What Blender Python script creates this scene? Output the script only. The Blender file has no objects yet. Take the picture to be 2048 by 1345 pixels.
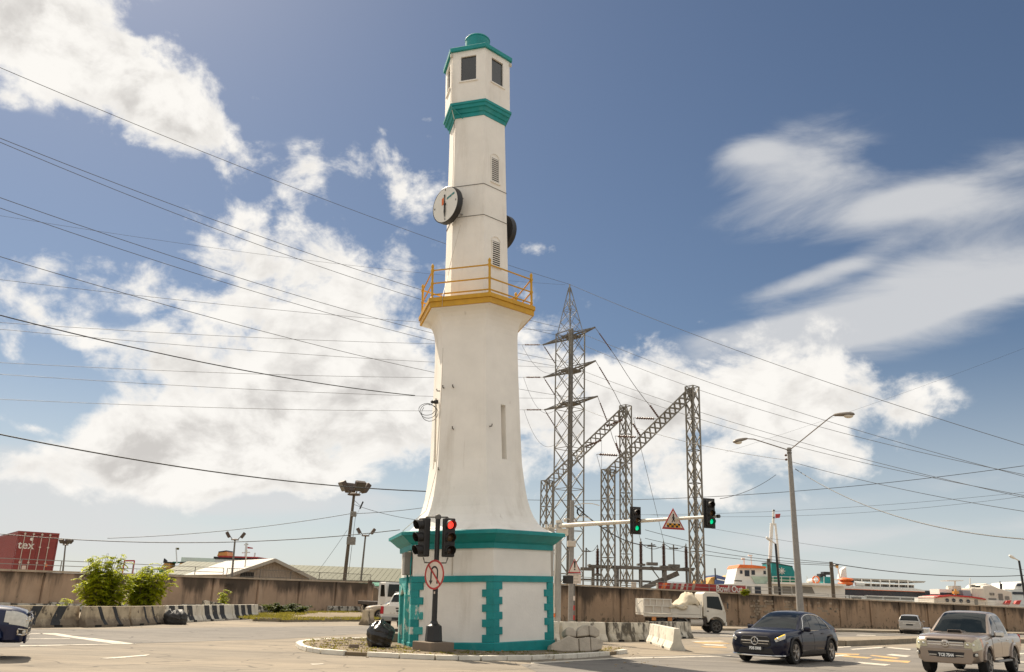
import bpy, bmesh, math, random
import numpy as np
from mathutils import Vector, Matrix
random.seed(7)
R = math.radians
C = bpy.context.scene.collection
scene = bpy.context.scene

# ------------------------------------------------------------------ camera
F, EYE, ROLL = 1700.0, 1.75, 0.035
TH = math.atan2(523, F)
cam_data = bpy.data.cameras.new('camera')
cam = bpy.data.objects.new('camera', cam_data); C.objects.link(cam)
cam_data.sensor_width = 36; cam_data.lens = 36*F/2048
cam_data.clip_start = 0.1; cam_data.clip_end = 6000
cam.matrix_world = Matrix.Translation((0, 0, EYE)) @ (Matrix.Rotation(math.pi/2+TH, 4, 'X') @ Matrix.Rotation(ROLL, 4, 'Z'))
scene.camera = cam

# survey helpers: sight lines measured on the photograph turned into places on the site
def ray(px, py):
    X, Y = px-1024, py-672.5
    c, s = math.cos(ROLL), math.sin(ROLL)
    X0, Y0 = X*c+Y*s, -X*s+Y*c
    f = Vector((0, math.cos(TH), math.sin(TH))); u = Vector((0, -math.sin(TH), math.cos(TH)))
    return F*f + Vector((X0, 0, 0)) - Y0*u
def G(px, py, z=0.0):
    d = ray(px, py); t = (z-EYE)/d.z
    return Vector((d.x*t, d.y*t, z))
def AT(px, py, D):
    d = ray(px, py); t = D/d.y
    return Vector((d.x*t, D, EYE+d.z*t))

# ------------------------------------------------------------------ light
SUN_EL, SUN_AZ = R(48), R(-36)          # azimuth from +Y towards +X
scene.view_settings.view_transform = 'Standard'
scene.view_settings.look = 'None'
scene.view_settings.exposure = 0.56
scene.view_settings.gamma = 1
scene.view_settings.use_curve_mapping = False
sd = bpy.data.lights.new('sun', 'SUN'); sd.energy = 5.0; sd.angle = R(0.5); sd.color = (1, .875, .70)
sun = bpy.data.objects.new('sun', sd); C.objects.link(sun)
sv = Vector((math.sin(SUN_AZ)*math.cos(SUN_EL), math.cos(SUN_AZ)*math.cos(SUN_EL), math.sin(SUN_EL)))
sun.rotation_euler = sv.to_track_quat('Z', 'Y').to_euler(); sun.location = (-40, 60, 80)

world = bpy.data.worlds.new('World'); scene.world = world; world.use_nodes = True
world.cycles.sampling_method = 'MANUAL'; world.cycles.sample_map_resolution = 512
wn = world.node_tree; wn.nodes.clear()
def wnode(t, **k):
    n = wn.nodes.new(t)
    for a, b in k.items(): setattr(n, a, b)
    return n
def wl(a, b): wn.links.new(a, b)
def wmath(op, a, b=None, c=None, clamp=False):
    n = wnode('ShaderNodeMath', operation=op, use_clamp=clamp)
    for i, v in enumerate((a, b, c)):
        if v is None: continue
        if isinstance(v, (int, float)): n.inputs[i].default_value = v
        else: wl(v, n.inputs[i])
    return n.outputs[0]
def smooth(v, lo, hi, o0=0., o1=1.):
    n = wnode('ShaderNodeMapRange', interpolation_type='SMOOTHSTEP')
    wl(v, n.inputs[0])
    for i, x in enumerate((lo, hi, o0, o1)): n.inputs[i+1].default_value = x
    return n.outputs[0]
SKY = 0.046
sky = wnode('ShaderNodeTexSky', sky_type='NISHITA', sun_disc=False, sun_elevation=SUN_EL, sun_rotation=SUN_AZ)
sky.altitude = 0; sky.air_density = 1.0; sky.dust_density = .55; sky.ozone_density = 2.4
tc = wnode('ShaderNodeTexCoord')
sep = wnode('ShaderNodeSeparateXYZ'); wl(tc.outputs['Generated'], sep.inputs[0])
az = wmath('ARCTAN2', sep.outputs[0], sep.outputs[1])
el = wmath('ARCSINE', sep.outputs[2])
pv = wnode('ShaderNodeCombineXYZ'); wl(az, pv.inputs[0]); wl(el, pv.inputs[1])
P = pv.outputs[0]
def azel(px, py):
    d = ray(px, py).normalized()
    return math.atan2(d.x, d.y), math.asin(d.z)
def blob(px, py, rx, ry, rot, amp):
    a, e = azel(px, py)
    m = wnode('ShaderNodeMapping', vector_type='TEXTURE')
    k = 1.0/1800
    wl(P, m.inputs[0]); m.inputs[1].default_value = (a, e, 0)
    m.inputs[2].default_value = (0, 0, R(rot)); m.inputs[3].default_value = (rx*k, ry*k, 1)
    ln = wnode('ShaderNodeVectorMath', operation='LENGTH'); wl(m.outputs[0], ln.inputs[0])
    return smooth(ln.outputs['Value'], 0.0, 1.55, amp, 0.0)
def total(lst):
    acc = None
    for b in lst:
        v = blob(*b); acc = v if acc is None else wmath('ADD', acc, v)
    return acc
def noise(vec, scale, detail=6, rough=.55, dist=0., sc=(1, 1, 1), off=(0, 0, 0)):
    m = wnode('ShaderNodeMapping'); wl(vec, m.inputs[0])
    m.inputs[1].default_value = off; m.inputs[3].default_value = sc
    n = wnode('ShaderNodeTexNoise'); wl(m.outputs[0], n.inputs['Vector'])
    n.inputs['Scale'].default_value = scale; n.inputs['Detail'].default_value = detail
    n.inputs['Roughness'].default_value = rough; n.inputs['Distortion'].default_value = dist
    return n.outputs['Fac']
cumulus = [(600, 520, 330, 120, 0, .62), (640, 690, 330, 150, 5, .72), (520, 830, 380, 130, 8, .7), (330, 905, 220, 90, 10, .5),
           (740, 850, 260, 130, 0, .55), (30, 610, 140, 110, 0, .6), (300, 720, 130, 70, 0, .42), (200, 120, 330, 130, -28, .8), (370, 220, 150, 80, -30, .5),
           (40, 50, 160, 110, 0, .55), (610, 345, 100, 60, 20, .45), (810, 365, 120, 60, -20, .55), (1085, 700, 130, 130, 0, .6),
           (1220, 790, 220, 95, 5, .62), (1110, 900, 210, 110, 0, .55), (1500, 720, 190, 90, 0, .75), (1660, 810, 210, 85, -4, .65),
           (1450, 870, 300, 75, 0, .6), (1430, 965, 230, 55, 0, .5), (1060, 495, 70, 22, 0, .45), (10, 820, 60, 35, 0, .55), (300, 590, 260, 60, -6, .34), (850, 240, 30, 12, 0, .5), (858, 272, 30, 12, 0, .5), (770, 258, 18, 12, 0, .4), (510, 195, 30, 12, 0, .4), (70, 740, 50, 20, 0, .4), (70, 857, 30, 12, 0, .45), (20, 700, 30, 40, 0, .45), (310, 920, 190, 80, 0, .5), (1700, 930, 60, 40, 0, .35), (1830, 830, 40, 40, 0, .45), (1340, 800, 200, 60, 0, .35), (15, 195, 30, 20, 0, .4), (10, 940, 60, 40, 0, .45), (420, 420, 130, 30, -8, .35), (90, 800, 150, 100, 0, -.55), (140, 455, 230, 45, 6, -.45), (250, 640, 110, 40, 0, -.25), (300, 345, 240, 60, -18, -.35), (370, 955, 230, 70, 0, .5), (560, 930, 200, 60, 0, .4), (260, 870, 130, 80, 0, .4), (1560, 560, 120, 60, 0, -.3)]
cirrus = [(1590, 330, 190, 60, -4, .8), (1720, 415, 300, 62, -2, .85), (1960, 385, 200, 80, 15, .45), (1700, 640, 430, 75, 9, .85),
          (1930, 560, 330, 100, 14, .6), (1640, 250, 260, 60, 20, .32), (1590, 570, 130, 22, 12, .6), (1700, 525, 120, 22, 15, .5), (180, 975, 420, 55, 0, .75), (520, 1000, 330, 28, -1, .5),
          (150, 1040, 420, 60, 0, .7), (1800, 1060, 500, 30, 2, .45), (1500, 1010, 260, 25, 0, .35), (1900, 850, 180, 25, 0, .35), (1750, 1120, 600, 30, 0, .4), (400, 950, 500, 60, 0, .6), (250, 1090, 500, 50, 0, .45), (1900, 960, 250, 40, 5, .3), (1650, 1080, 300, 22, 3, .45), (1500, 300, 80, 26, 0, .5), (1820, 400, 120, 30, 8, .5), (1560, 660, 200, 26, 4, .5), (1850, 620, 260, 26, 14, .5)]
nz = noise(P, 9.5, 12, .60, .30, (1, 1.35, 1))
nb = noise(P, 2.6, 3, .5, .3, (1, 1.3, 1), (4.1, 2.2, 0))
nz_s = noise(P, 9.5, 12, .60, .30, (1, 1.35, 1), (-.022, .038, 0))
# beyond the frame the same broken cloud cover carries on
away = wmath('ADD', smooth(wmath('ABSOLUTE', az), .62, .95), smooth(el, .66, .95), clamp=True)
gen = wmath('MULTIPLY', wmath('MULTIPLY', away, smooth(nb, .30, .5)), .8)
lowcut = smooth(el, .0, .1)
cm = wmath('MULTIPLY', wmath('ADD', total(cumulus), gen), lowcut)
nf = noise(P, 24, 6, .6, .2, (1, 1.2, 1), (2, 5, 0))
dens = wmath('ADD', cm, wmath('MULTIPLY', wmath('SUBTRACT', nz, .5), 2.3))
dens = wmath('ADD', dens, wmath('MULTIPLY', wmath('SUBTRACT', nf, .5), 1.0))
dens = wmath('ADD', dens, wmath('MULTIPLY', wmath('SUBTRACT', nb, .5), .35))
calpha = wmath('MULTIPLY', smooth(dens, .22, .74), smooth(cm, .02, .16))
shade = smooth(wmath('SUBTRACT', nz, nz_s), -.17, .13)
thick = smooth(dens, .40, 1.1)
cfac = wmath('SUBTRACT', 1.0, wmath('MULTIPLY', wmath('SUBTRACT', 1.0, shade), wmath('MULTIPLY', thick, .88)))
ns = noise(P, 5.0, 9, .58, .5, (1, 3.2, 1), (1.3, .7, 0))
ci = total(cirrus)
cia = wmath('MULTIPLY', smooth(wmath('ADD', ci, wmath('MULTIPLY', wmath('SUBTRACT', ns, .5), 1.9)), .15, 1.15), smooth(ci, .02, .3))
CW = 0.66
ccol = wnode('ShaderNodeMix', data_type='RGBA'); wl(cfac, ccol.inputs['Factor'])
ccol.inputs['A'].default_value = (.60*CW, .575*CW, .55*CW, 1); ccol.inputs['B'].default_value = (1.01*CW, .98*CW, .93*CW, 1)
skm = wnode('ShaderNodeVectorMath', operation='SCALE'); wl(sky.outputs[0], skm.inputs[0]); skm.inputs[3].default_value = SKY
hz = wnode('ShaderNodeMix', data_type='RGBA')      # pale sea air low over the horizon
wl(smooth(el, -.02, .30, .62, 0.), hz.inputs['Factor']); wl(skm.outputs[0], hz.inputs['A']); hz.inputs['B'].default_value = (.54, .575, .585, 1)
mx1 = wnode('ShaderNodeMix', data_type='RGBA'); wl(wmath('MULTIPLY', cia, .8), mx1.inputs['Factor']); wl(hz.outputs['Result'], mx1.inputs['A'])
mx1.inputs['B'].default_value = (.74*CW, .74*CW, .74*CW, 1)
mx2 = wnode('ShaderNodeMix', data_type='RGBA'); wl(calpha, mx2.inputs['Factor']); wl(mx1.outputs['Result'], mx2.inputs['A']); wl(ccol.outputs['Result'], mx2.inputs['B'])
bg = wnode('ShaderNodeBackground'); wl(mx2.outputs['Result'], bg.inputs['Color']); bg.inputs['Strength'].default_value = 1.0
wo = wnode('ShaderNodeOutputWorld'); wl(bg.outputs[0], wo.inputs['Surface'])

# ------------------------------------------------------------------ materials
def mat(name, col, rough=.75, metal=0., var=.16, scale=1.5, bump=0., bscale=30., coat=0., emit=0., stains=(), spec=.5, stretch=(1, 1, 1), local=False):
    m = bpy.data.materials.new(name); m.use_nodes = True
    nt = m.node_tree; b = nt.nodes['Principled BSDF']
    b.inputs['Roughness'].default_value = rough; b.inputs['Metallic'].default_value = metal
    b.inputs['Coat Weight'].default_value = coat; b.inputs['Coat Roughness'].default_value = .04
    b.inputs['Specular IOR Level'].default_value = spec
    g = nt.nodes.new('ShaderNodeTexCoord') if local else nt.nodes.new('ShaderNodeNewGeometry')
    pos = g.outputs['Object' if local else 'Position']
    def nse(sc, strch, det=6, rg=.6, off=(0, 0, 0)):
        mp = nt.nodes.new('ShaderNodeMapping'); nt.links.new(pos, mp.inputs[0]); mp.inputs[3].default_value = strch; mp.inputs[1].default_value = off
        n = nt.nodes.new('ShaderNodeTexNoise'); nt.links.new(mp.outputs[0], n.inputs['Vector'])
        n.inputs['Scale'].default_value = sc; n.inputs['Detail'].default_value = det; n.inputs['Roughness'].default_value = rg
        return n.outputs['Fac']
    mr = nt.nodes.new('ShaderNodeMapRange'); nt.links.new(nse(scale, stretch), mr.inputs[0])
    mr.inputs[1].default_value = .3; mr.inputs[2].default_value = .7; mr.inputs[3].default_value = 1-var; mr.inputs[4].default_value = 1+var
    sc = nt.nodes.new('ShaderNodeVectorMath'); sc.operation = 'SCALE'
    sc.inputs[0].default_value = col; nt.links.new(mr.outputs[0], sc.inputs[3])
    out = sc.outputs[0]
    for i, st in enumerate(stains):          # (colour, scale, stretch, lo, hi, amount[, z range])
        c2, s2, str2, lo, hi, amt = st[:6]
        r2 = nt.nodes.new('ShaderNodeMapRange'); r2.interpolation_type = 'SMOOTHSTEP'
        nv = nse(s2, str2, 8, .65, (i*3.7+1, i*1.9, i*2.3))
        if len(st) > 6:
            z0, z1, w = st[6]
            sp = nt.nodes.new('ShaderNodeSeparateXYZ'); nt.links.new(pos, sp.inputs[0])
            zr = nt.nodes.new('ShaderNodeMapRange'); nt.links.new(sp.outputs[2], zr.inputs[0])
            zr.inputs[1].default_value = z0; zr.inputs[2].default_value = z1; zr.inputs[3].default_value = 0; zr.inputs[4].default_value = w
            ad = nt.nodes.new('ShaderNodeMath'); ad.operation = 'ADD'; nt.links.new(nv, ad.inputs[0]); nt.links.new(zr.outputs[0], ad.inputs[1]); nv = ad.outputs[0]
        nt.links.new(nv, r2.inputs[0])
        r2.inputs[1].default_value = lo; r2.inputs[2].default_value = hi; r2.inputs[3].default_value = 0; r2.inputs[4].default_value = amt
        mx = nt.nodes.new('ShaderNodeMix'); mx.data_type = 'RGBA'
        nt.links.new(r2.outputs[0], mx.inputs['Factor']); nt.links.new(out, mx.inputs['A']); mx.inputs['B'].default_value = (*c2, 1)
        out = mx.outputs['Result']
    nt.links.new(out, b.inputs['Base Color'])
    if bump:
        bp = nt.nodes.new('ShaderNodeBump'); bp.inputs['Strength'].default_value = bump; bp.inputs['Distance'].default_value = .02
        nt.links.new(nse(bscale, (1, 1, 1)), bp.inputs['Height']); nt.links.new(bp.outputs[0], b.inputs['Normal'])
    if emit:
        b.inputs['Emission Color'].default_value = (*col, 1); b.inputs['Emission Strength'].default_value = emit
    return m
DK = (.035, .028, .022)
M = {}
M['white_wall'] = mat('white_painted_masonry', (.83, .79, .725), .8, var=.06, scale=.9, bump=.25, bscale=14, stains=[((.50, .44, .36), 1.1, (1, 1, .14), .52, .78, .5), ((.36, .31, .25), 3.5, (1, 1, .5), .66, .80, .32), ((.30, .22, .15), 2.2, (1.5, 1.5, .06), .62, .76, .45)])
M['teal'] = mat('teal_paint', (.0, .235, .235), .55, var=.12, scale=3, bump=.15, bscale=12, stains=[((.01, .12, .12), 2.0, (1, 1, .25), .55, .8, .5), ((.10, .33, .31), 1.2, (1, 1, .4), .55, .75, .4), ((.5, .52, .46), 10, (1, 1, .7), .70, .75, .6)])
M['teal_peel'] = mat('peeling_teal_paint', (.05, .36, .34), .7, var=.2, scale=6, bump=.5, bscale=16, stains=[((.7, .66, .58), 5, (1, 1, .5), .52, .60, .85)])
M['yellow'] = mat('yellow_paint', (.56, .30, .012), .5, var=.12, scale=4, stains=[((.25, .12, .02), 5, (1, 1, .4), .64, .8, .45)])
M['dark_glass'] = mat('dark_window', (.022, .024, .024), .12, var=.3, scale=2, spec=.8)
M['opening_shade'] = mat('painted_opening_shade', (.012, .011, .01), .9)  # near-black colour stands in for the shade inside louvres, slots and vents
M['cream_metal'] = mat('cream_metal', (.56, .5, .42), .5, var=.06)
M['clock_face'] = mat('white_clock_face', (.74, .72, .66), .35, var=.04)
M['black_paint'] = mat('black_paint', (.014, .013, .013), .45, var=.3, scale=5, stains=[((.2, .17, .14), 7, (1, 1, .5), .66, .74, .5)])
M['black_plastic'] = mat('black_plastic', (.018, .016, .015), .55, var=.25, scale=6)
M['orange'] = mat('orange_paint', (.72, .16, .03), .5)
M['red'] = mat('red_paint', (.42, .03, .025), .5)
M['sign_white'] = mat('white_sign_sheet', (.66, .56, .48), .5, var=.07, scale=5)
M['sign_black'] = mat('black_sign_print', (.02, .018, .016), .6)
M['sign_yellow'] = mat('amber_sign_print', (.75, .34, .01), .6)
M['steel'] = mat('galvanised_steel', (.27, .265, .25), .55, .35, var=.18, scale=3, stains=[((.17, .13, .09), 4, (1, 1, .4), .6, .8, .5)])
M['steel_lattice'] = mat('weathered_lattice_steel', (.22, .205, .175), .6, .25, var=.25, scale=1.5, stains=[((.15, .10, .065), 2, (1, 1, .5), .55, .8, .6)])
M['steel_dark'] = mat('weathered_steel', (.15, .14, .125), .65, .25, var=.3, scale=2, stains=[((.13, .085, .055), 3, (1, 1, .5), .55, .8, .6)])
M['pale_paint'] = mat('pale_painted_steel', (.62, .57, .49), .5, var=.08, stains=[((.33, .27, .2), 6, (1, 1, .3), .62, .8, .5)])
M['grey_pole'] = mat('grey_concrete_pole', (.27, .255, .235), .85, var=.12, scale=4, bump=.2)
M['brown_box'] = mat('grey_meter_box', (.19, .18, .16), .6)
M['porcelain'] = mat('brown_porcelain', (.10, .05, .035), .35, var=.2)
M['timber'] = mat('weathered_timber', (.105, .085, .062), .9, var=.3, scale=8, stretch=(1, 1, .1))
M['flood_shell'] = mat('rusty_brown_floodlight', (.085, .062, .048), .6, .1, var=.3, scale=3)
M['grey_paint'] = mat('grey_painted_steel', (.33, .315, .29), .5, var=.08)
M['lamp_shell'] = mat('brown_grey_lamp_housing', (.19, .16, .13), .5, .2)
M['lamp_glass'] = mat('milky_lamp_glass', (.62, .58, .5), .25)
M['wire'] = mat('black_cable', (.03, .03, .03), .6)
M['cable_grey'] = mat('grey_conductor', (.11, .11, .11), .5, .3)
M['barrier'] = mat('stained_white_concrete', (.62, .58, .49), .9, var=.14, scale=2, bump=.5, bscale=18, stains=[(DK, 2.6, (1, 1, .45), .56, .66, .8), ((.30, .24, .16), 1.2, (1, 1, .5), .5, .75, .5)])
M['barrier_tan'] = mat('dirty_tan_concrete', (.44, .365, .255), .92, var=.2, scale=2, bump=.5, bscale=18, stains=[(DK, 3.0, (1, 1, .8), .56, .64, .8), ((.12, .09, .065), 1.8, (1, 1, .5), .48, .72, .8, (.45, .10, .30))])
M['barrier_mould'] = mat('mould_blackened_concrete', (.56, .52, .43), .9, var=.18, scale=2, bump=.5, bscale=18, stains=[(DK, 2.4, (1, 1, .4), .46, .58, .9), ((.12, .10, .07), 1.4, (1, 1, .7), .50, .72, .7, (.5, .0, .15))])
M['stripe'] = mat('black_stripe_paint', (.03, .032, .036), .8, var=.3, scale=4, stains=[((.34, .28, .2), 6, (1, 1, .6), .6, .66, .8)])
M['block_grey'] = mat('grey_cast_concrete', (.47, .41, .33), .92, var=.15, scale=3, bump=.6, bscale=14, stains=[((.16, .12, .09), 3, (1, 1, 1), .6, .75, .5)])
M['plinth_block'] = mat('brown_concrete_block', (.20, .155, .115), .9, var=.12, bump=.4)
M['wall_left'] = mat('mould_streaked_render', (.40, .285, .20), .92, var=.13, scale=.7, bump=.5, bscale=8,
    stains=[((.50, .40, .31), .35, (1, 1, .6), .50, .75, .4), ((.10, .075, .055), .85, (1.2, 1, .10), .52, .70, .72, (.6, 2.5, .14)), ((.055, .042, .032), .45, (1, 1, .2), .54, .70, .88, (1.2, 2.45, .24)), ((.09, .085, .05), 3, (1, 1, .8), .62, .74, .7, (.6, .1, .16))])
M['wall_right'] = mat('dark_streaked_concrete', (.31, .215, .14), .92, var=.16, scale=.6, bump=.6, bscale=8,
    stains=[((.40, .31, .22), .6, (1, 1, .45), .52, .75, .45), ((.06, .045, .033), .8, (1.2, 1, .10), .56, .72, .7, (.6, 3.1, .14)), ((.04, .03, .022), .33, (1, 1, .25), .58, .72, .88, (1.2, 2.9, .22)), ((.05, .045, .025), 3, (1, 1, .8), .58, .68, .7, (.7, .1, .12))])
M['bare_block'] = mat('bare_sooty_block', (.27, .215, .155), .95, var=.35, scale=2.5, stains=[((.04, .03, .025), 1.2, (1, 1, 1), .5, .66, .7)])
M['coping'] = mat('pale_coping_concrete', (.40, .33, .25), .9, var=.2, scale=2, stains=[((.05, .04, .03), 2.2, (1, 1, 1), .58, .7, .7)])
M['footing'] = mat('flaking_whitewash', (.5, .47, .4), .9, var=.2, scale=3, bump=.5, stains=[((.05, .045, .035), 2.0, (1, 1, 1), .48, .56, .9)])
M['kerb'] = mat('white_painted_kerb', (.68, .64, .55), .8, var=.12, scale=3, stains=[((.24, .19, .13), 3, (1, 1, 1), .58, .68, .7)])
M['kerb_grey'] = mat('old_grey_kerb', (.24, .2, .145), .9, var=.2, scale=2)
M['red_box'] = mat('rust_red_container_paint', (.235, .035, .03), .55, var=.1, scale=.8, stains=[((.12, .03, .025), 2, (1, 1, .2), .6, .8, .5)])
M['white_paint'] = mat('white_paint', (.72, .70, .65), .45, var=.05)
M['roof_pale'] = mat('pale_sheet_roof', (.33, .305, .26), .6, var=.06, scale=1)
M['roof_olive'] = mat('olive_sheet_roof', (.095, .098, .055), .7, var=.08, scale=1)
M['gable'] = mat('beige_sheet_wall', (.33, .275, .22), .7, var=.08)
M['navy'] = mat('navy_hull_paint', (.03, .06, .17), .45)
M['ship_teal'] = mat('ship_funnel_teal', (.0, .20, .20), .5)
M['ship_green'] = mat('ship_deck_green', (.01, .17, .09), .5)
M['ship_window'] = mat('ship_window_band', (.018, .022, .035), .2)
M['ochre'] = mat('ochre_funnel_paint', (.58, .30, .07), .5)
M['foliage'] = None
M['bag'] = mat('black_polythene', (.01, .009, .009), .22, var=.3, scale=8, bump=.9, bscale=9, spec=.6)
M['bin'] = mat('dusty_black_plastic', (.03, .029, .028), .6, var=.4, scale=6)
M['tarp'] = mat('cream_tarpaulin', (.56, .48, .35), .85, var=.12, scale=3, bump=.8, bscale=6)
M['truck_white'] = mat('dusty_white_truck_paint', (.62, .58, .50), .5, var=.07, scale=2, stains=[((.36, .29, .21), 2.2, (1, 1, .5), .58, .8, .45)])
M['truck_frame'] = mat('dark_chassis', (.045, .035, .028), .75, var=.3)
M['rubber'] = mat('tyre_rubber', (.016, .015, .014), .85, var=.3, scale=8)
M['rim'] = mat('alloy_rim', (.33, .31, .29), .35, .7)
M['chrome'] = mat('chrome_trim', (.72, .70, .67), .16, 1.0, var=.03)
M['car_glass'] = mat('tinted_car_glass', (.006, .009, .009), .06, var=.2, spec=.4)
M['lens'] = mat('clear_headlight_lens', (.58, .56, .50), .12, var=.15, scale=14, coat=.6)
M['lens_amber'] = mat('amber_indicator_lens', (.55, .2, .04), .2, coat=.5)
M['lens_yellow'] = mat('fogged_headlight_lens', (.52, .48, .33), .22, var=.15, scale=12, coat=.4)
M['tail_red'] = mat('red_tail_lens', (.4, .015, .02), .2, coat=.5)
M['plate_black'] = mat('black_number_plate', (.014, .014, .014), .4)
M['plate_white'] = mat('white_number_plate_print', (.8, .8, .78), .5)
M['blue_car'] = mat('navy_metallic_paint', (.003, .004, .018), .4, .0, var=.1, coat=.55, spec=.12)
M['blue_pickup'] = mat('blue_metallic_paint', (.004, .010, .045), .4, .0, var=.1, coat=.7, spec=.15)
M['gold_car'] = mat('champagne_metallic_paint', (.30, .235, .185), .33, .5, var=.05, coat=.9, stains=[((.33, .25, .18), 2, (1, 1, 1), .55, .8, .3)])
M['white_car'] = mat('white_car_paint', (.64, .61, .56), .3, var=.04, coat=.8)
M['beige_car'] = mat('beige_car_paint', (.36, .29, .2), .35, .2, var=.05, coat=.8)
M['grey_car'] = mat('silver_car_paint', (.42, .39, .35), .3, .4, var=.05, coat=.8)
M['road_paint'] = mat('worn_white_road_paint', (.58, .53, .44), .85, var=.12, scale=2, stains=[((.27, .23, .18), 2.6, (.6, 1, 1), .48, .64, .85)])
M['road_yellow'] = mat('worn_yellow_road_paint', (.55, .34, .12), .85, var=.15, scale=2, stains=[((.30, .25, .2), 1.4, (1, 1, 1), .48, .6, .85)])
M['lit_red'] = mat('lit_red_lens', (1.0, .05, .03), .3, var=0, emit=1.1)
M['lit_green'] = mat('lit_green_lens', (.0, .75, .32), .3, var=0, emit=.55)
M['lit_amber'] = mat('lit_indicator_strip', (1.0, .62, .06), .3, var=0, emit=.8)
M['off_lens'] = mat('unlit_amber_lens', (.13, .07, .025), .25)
M['dark_lens'] = mat('unlit_dark_lens', (.03, .02, .016), .25)

def ground_mat(name, c1, c2, streak=None, bump=.35):
    m = bpy.data.materials.new(name); m.use_nodes = True
    nt = m.node_tree; b = nt.nodes['Principled BSDF']; b.inputs['Roughness'].default_value = .92
    g = nt.nodes.new('ShaderNodeNewGeometry')
    def nse(sc, strch=(1, 1, 1), det=8, rg=.62, off=(0, 0, 0), rot=0):
        mp = nt.nodes.new('ShaderNodeMapping'); nt.links.new(g.outputs['Position'], mp.inputs[0]); mp.inputs[3].default_value = strch; mp.inputs[1].default_value = off; mp.inputs[2].default_value = (0, 0, rot)
        n = nt.nodes.new('ShaderNodeTexNoise'); nt.links.new(mp.outputs[0], n.inputs['Vector'])
        n.inputs['Scale'].default_value = sc; n.inputs['Detail'].default_value = det; n.inputs['Roughness'].default_value = rg
        return n.outputs['Fac']
    def ramp(v, lo, hi, a, bb):
        r = nt.nodes.new('ShaderNodeMapRange'); nt.links.new(v, r.inputs[0])
        for i, x in enumerate((lo, hi, a, bb)): r.inputs[i+1].default_value = x
        return r.outputs[0]
    def mixc(f, a, bb, mode='MIX'):
        x = nt.nodes.new('ShaderNodeMix'); x.data_type = 'RGBA'; x.blend_type = mode
        nt.links.new(f, x.inputs['Factor'])
        for s, v in (('A', a), ('B', bb)):
            if isinstance(v, tuple): x.inputs[s].default_value = (*v, 1)
            else: nt.links.new(v, x.inputs[s])
        return x.outputs['Result']
    col = mixc(ramp(nse(.11, (1, 1.6, 1)), .42, .6, 0, 1), c1, c2)
    col = mixc(ramp(nse(.5, (.16, 1, 1), 8, .6, (3, 1, 0), R(-4)), .44, .66, 0, .45), col, tuple(x*.72 for x in c1))
    col = mixc(ramp(nse(1.7, (.5, 1, 1), 8, .7, (7, 1, 0)), .52, .68, 0, .55), col, tuple(x*.55 for x in c1))
    col = mixc(ramp(nse(2.6, (1, 1, 1), 10, .75, (9, 4, 0)), .58, .70, 0, .6), col, tuple(min(1, x*1.35) for x in c2))
    if streak:
        col = mixc(ramp(nse(1.0, (.035, streak, 1), 5, .6, (2, 3, 0), R(2)), .48, .66, 0, .55), col, tuple(x*.58 for x in c1))
    col = mixc(ramp(nse(.33, (.7, 1, 1), 6, .7, (5, 8, 0)), .54, .66, 0, .55), col, tuple(x*.58 for x in c1))
    # fine cracks and tar seams
    v = nt.nodes.new('ShaderNodeTexVoronoi'); v.feature = 'DISTANCE_TO_EDGE'
    mp = nt.nodes.new('ShaderNodeMapping'); nt.links.new(g.outputs['Position'], mp.inputs[0]); mp.inputs[3].default_value = (.22, .32, .3)
    nd = nt.nodes.new('ShaderNodeTexNoise'); nd.inputs['Scale'].default_value = 1.3; nt.links.new(mp.outputs[0], nd.inputs['Vector'])
    av = nt.nodes.new('ShaderNodeVectorMath'); av.operation = 'ADD'; nt.links.new(mp.outputs[0], av.inputs[0]); nt.links.new(nd.outputs['Color'], av.inputs[1])
    nt.links.new(av.outputs[0], v.inputs['Vector']); v.inputs['Scale'].default_value = 1
    col = mixc(ramp(v.outputs['Distance'], .003, .012, .75, 0), col, tuple(x*.35 for x in c1))
    col = mixc(ramp(nse(60, (1, 1, 1), 3), .35, .65, 0, .35), col, tuple(x*.45 for x in c1))
    nt.links.new(col, b.inputs['Base Color'])
    bp = nt.nodes.new('ShaderNodeBump'); bp.inputs['Strength'].default_value = bump; bp.inputs['Distance'].default_value = .015
    nt.links.new(nse(22), bp.inputs['Height']); nt.links.new(bp.outputs[0], b.inputs['Normal'])
    return m
M['ground'] = ground_mat('dusty_ground', (.32, .255, .175), (.39, .31, .21))
M['asphalt'] = ground_mat('dusty_tan_asphalt', (.245, .208, .16), (.335, .275, .20), streak=.7)
M['asphalt_grey'] = ground_mat('grey_asphalt', (.19, .172, .15), (.24, .214, .18), streak=1.5)
M['concrete_pad'] = ground_mat('concrete_paving', (.27, .22, .16), (.32, .265, .19))
M['dirt'] = ground_mat('dry_earth_and_dead_grass', (.185, .14, .085), (.28, .215, .13), bump=.8)
M['water'] = mat('harbour_water', (.05, .08, .09), .15, var=.2, bump=.3, bscale=1)

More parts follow.
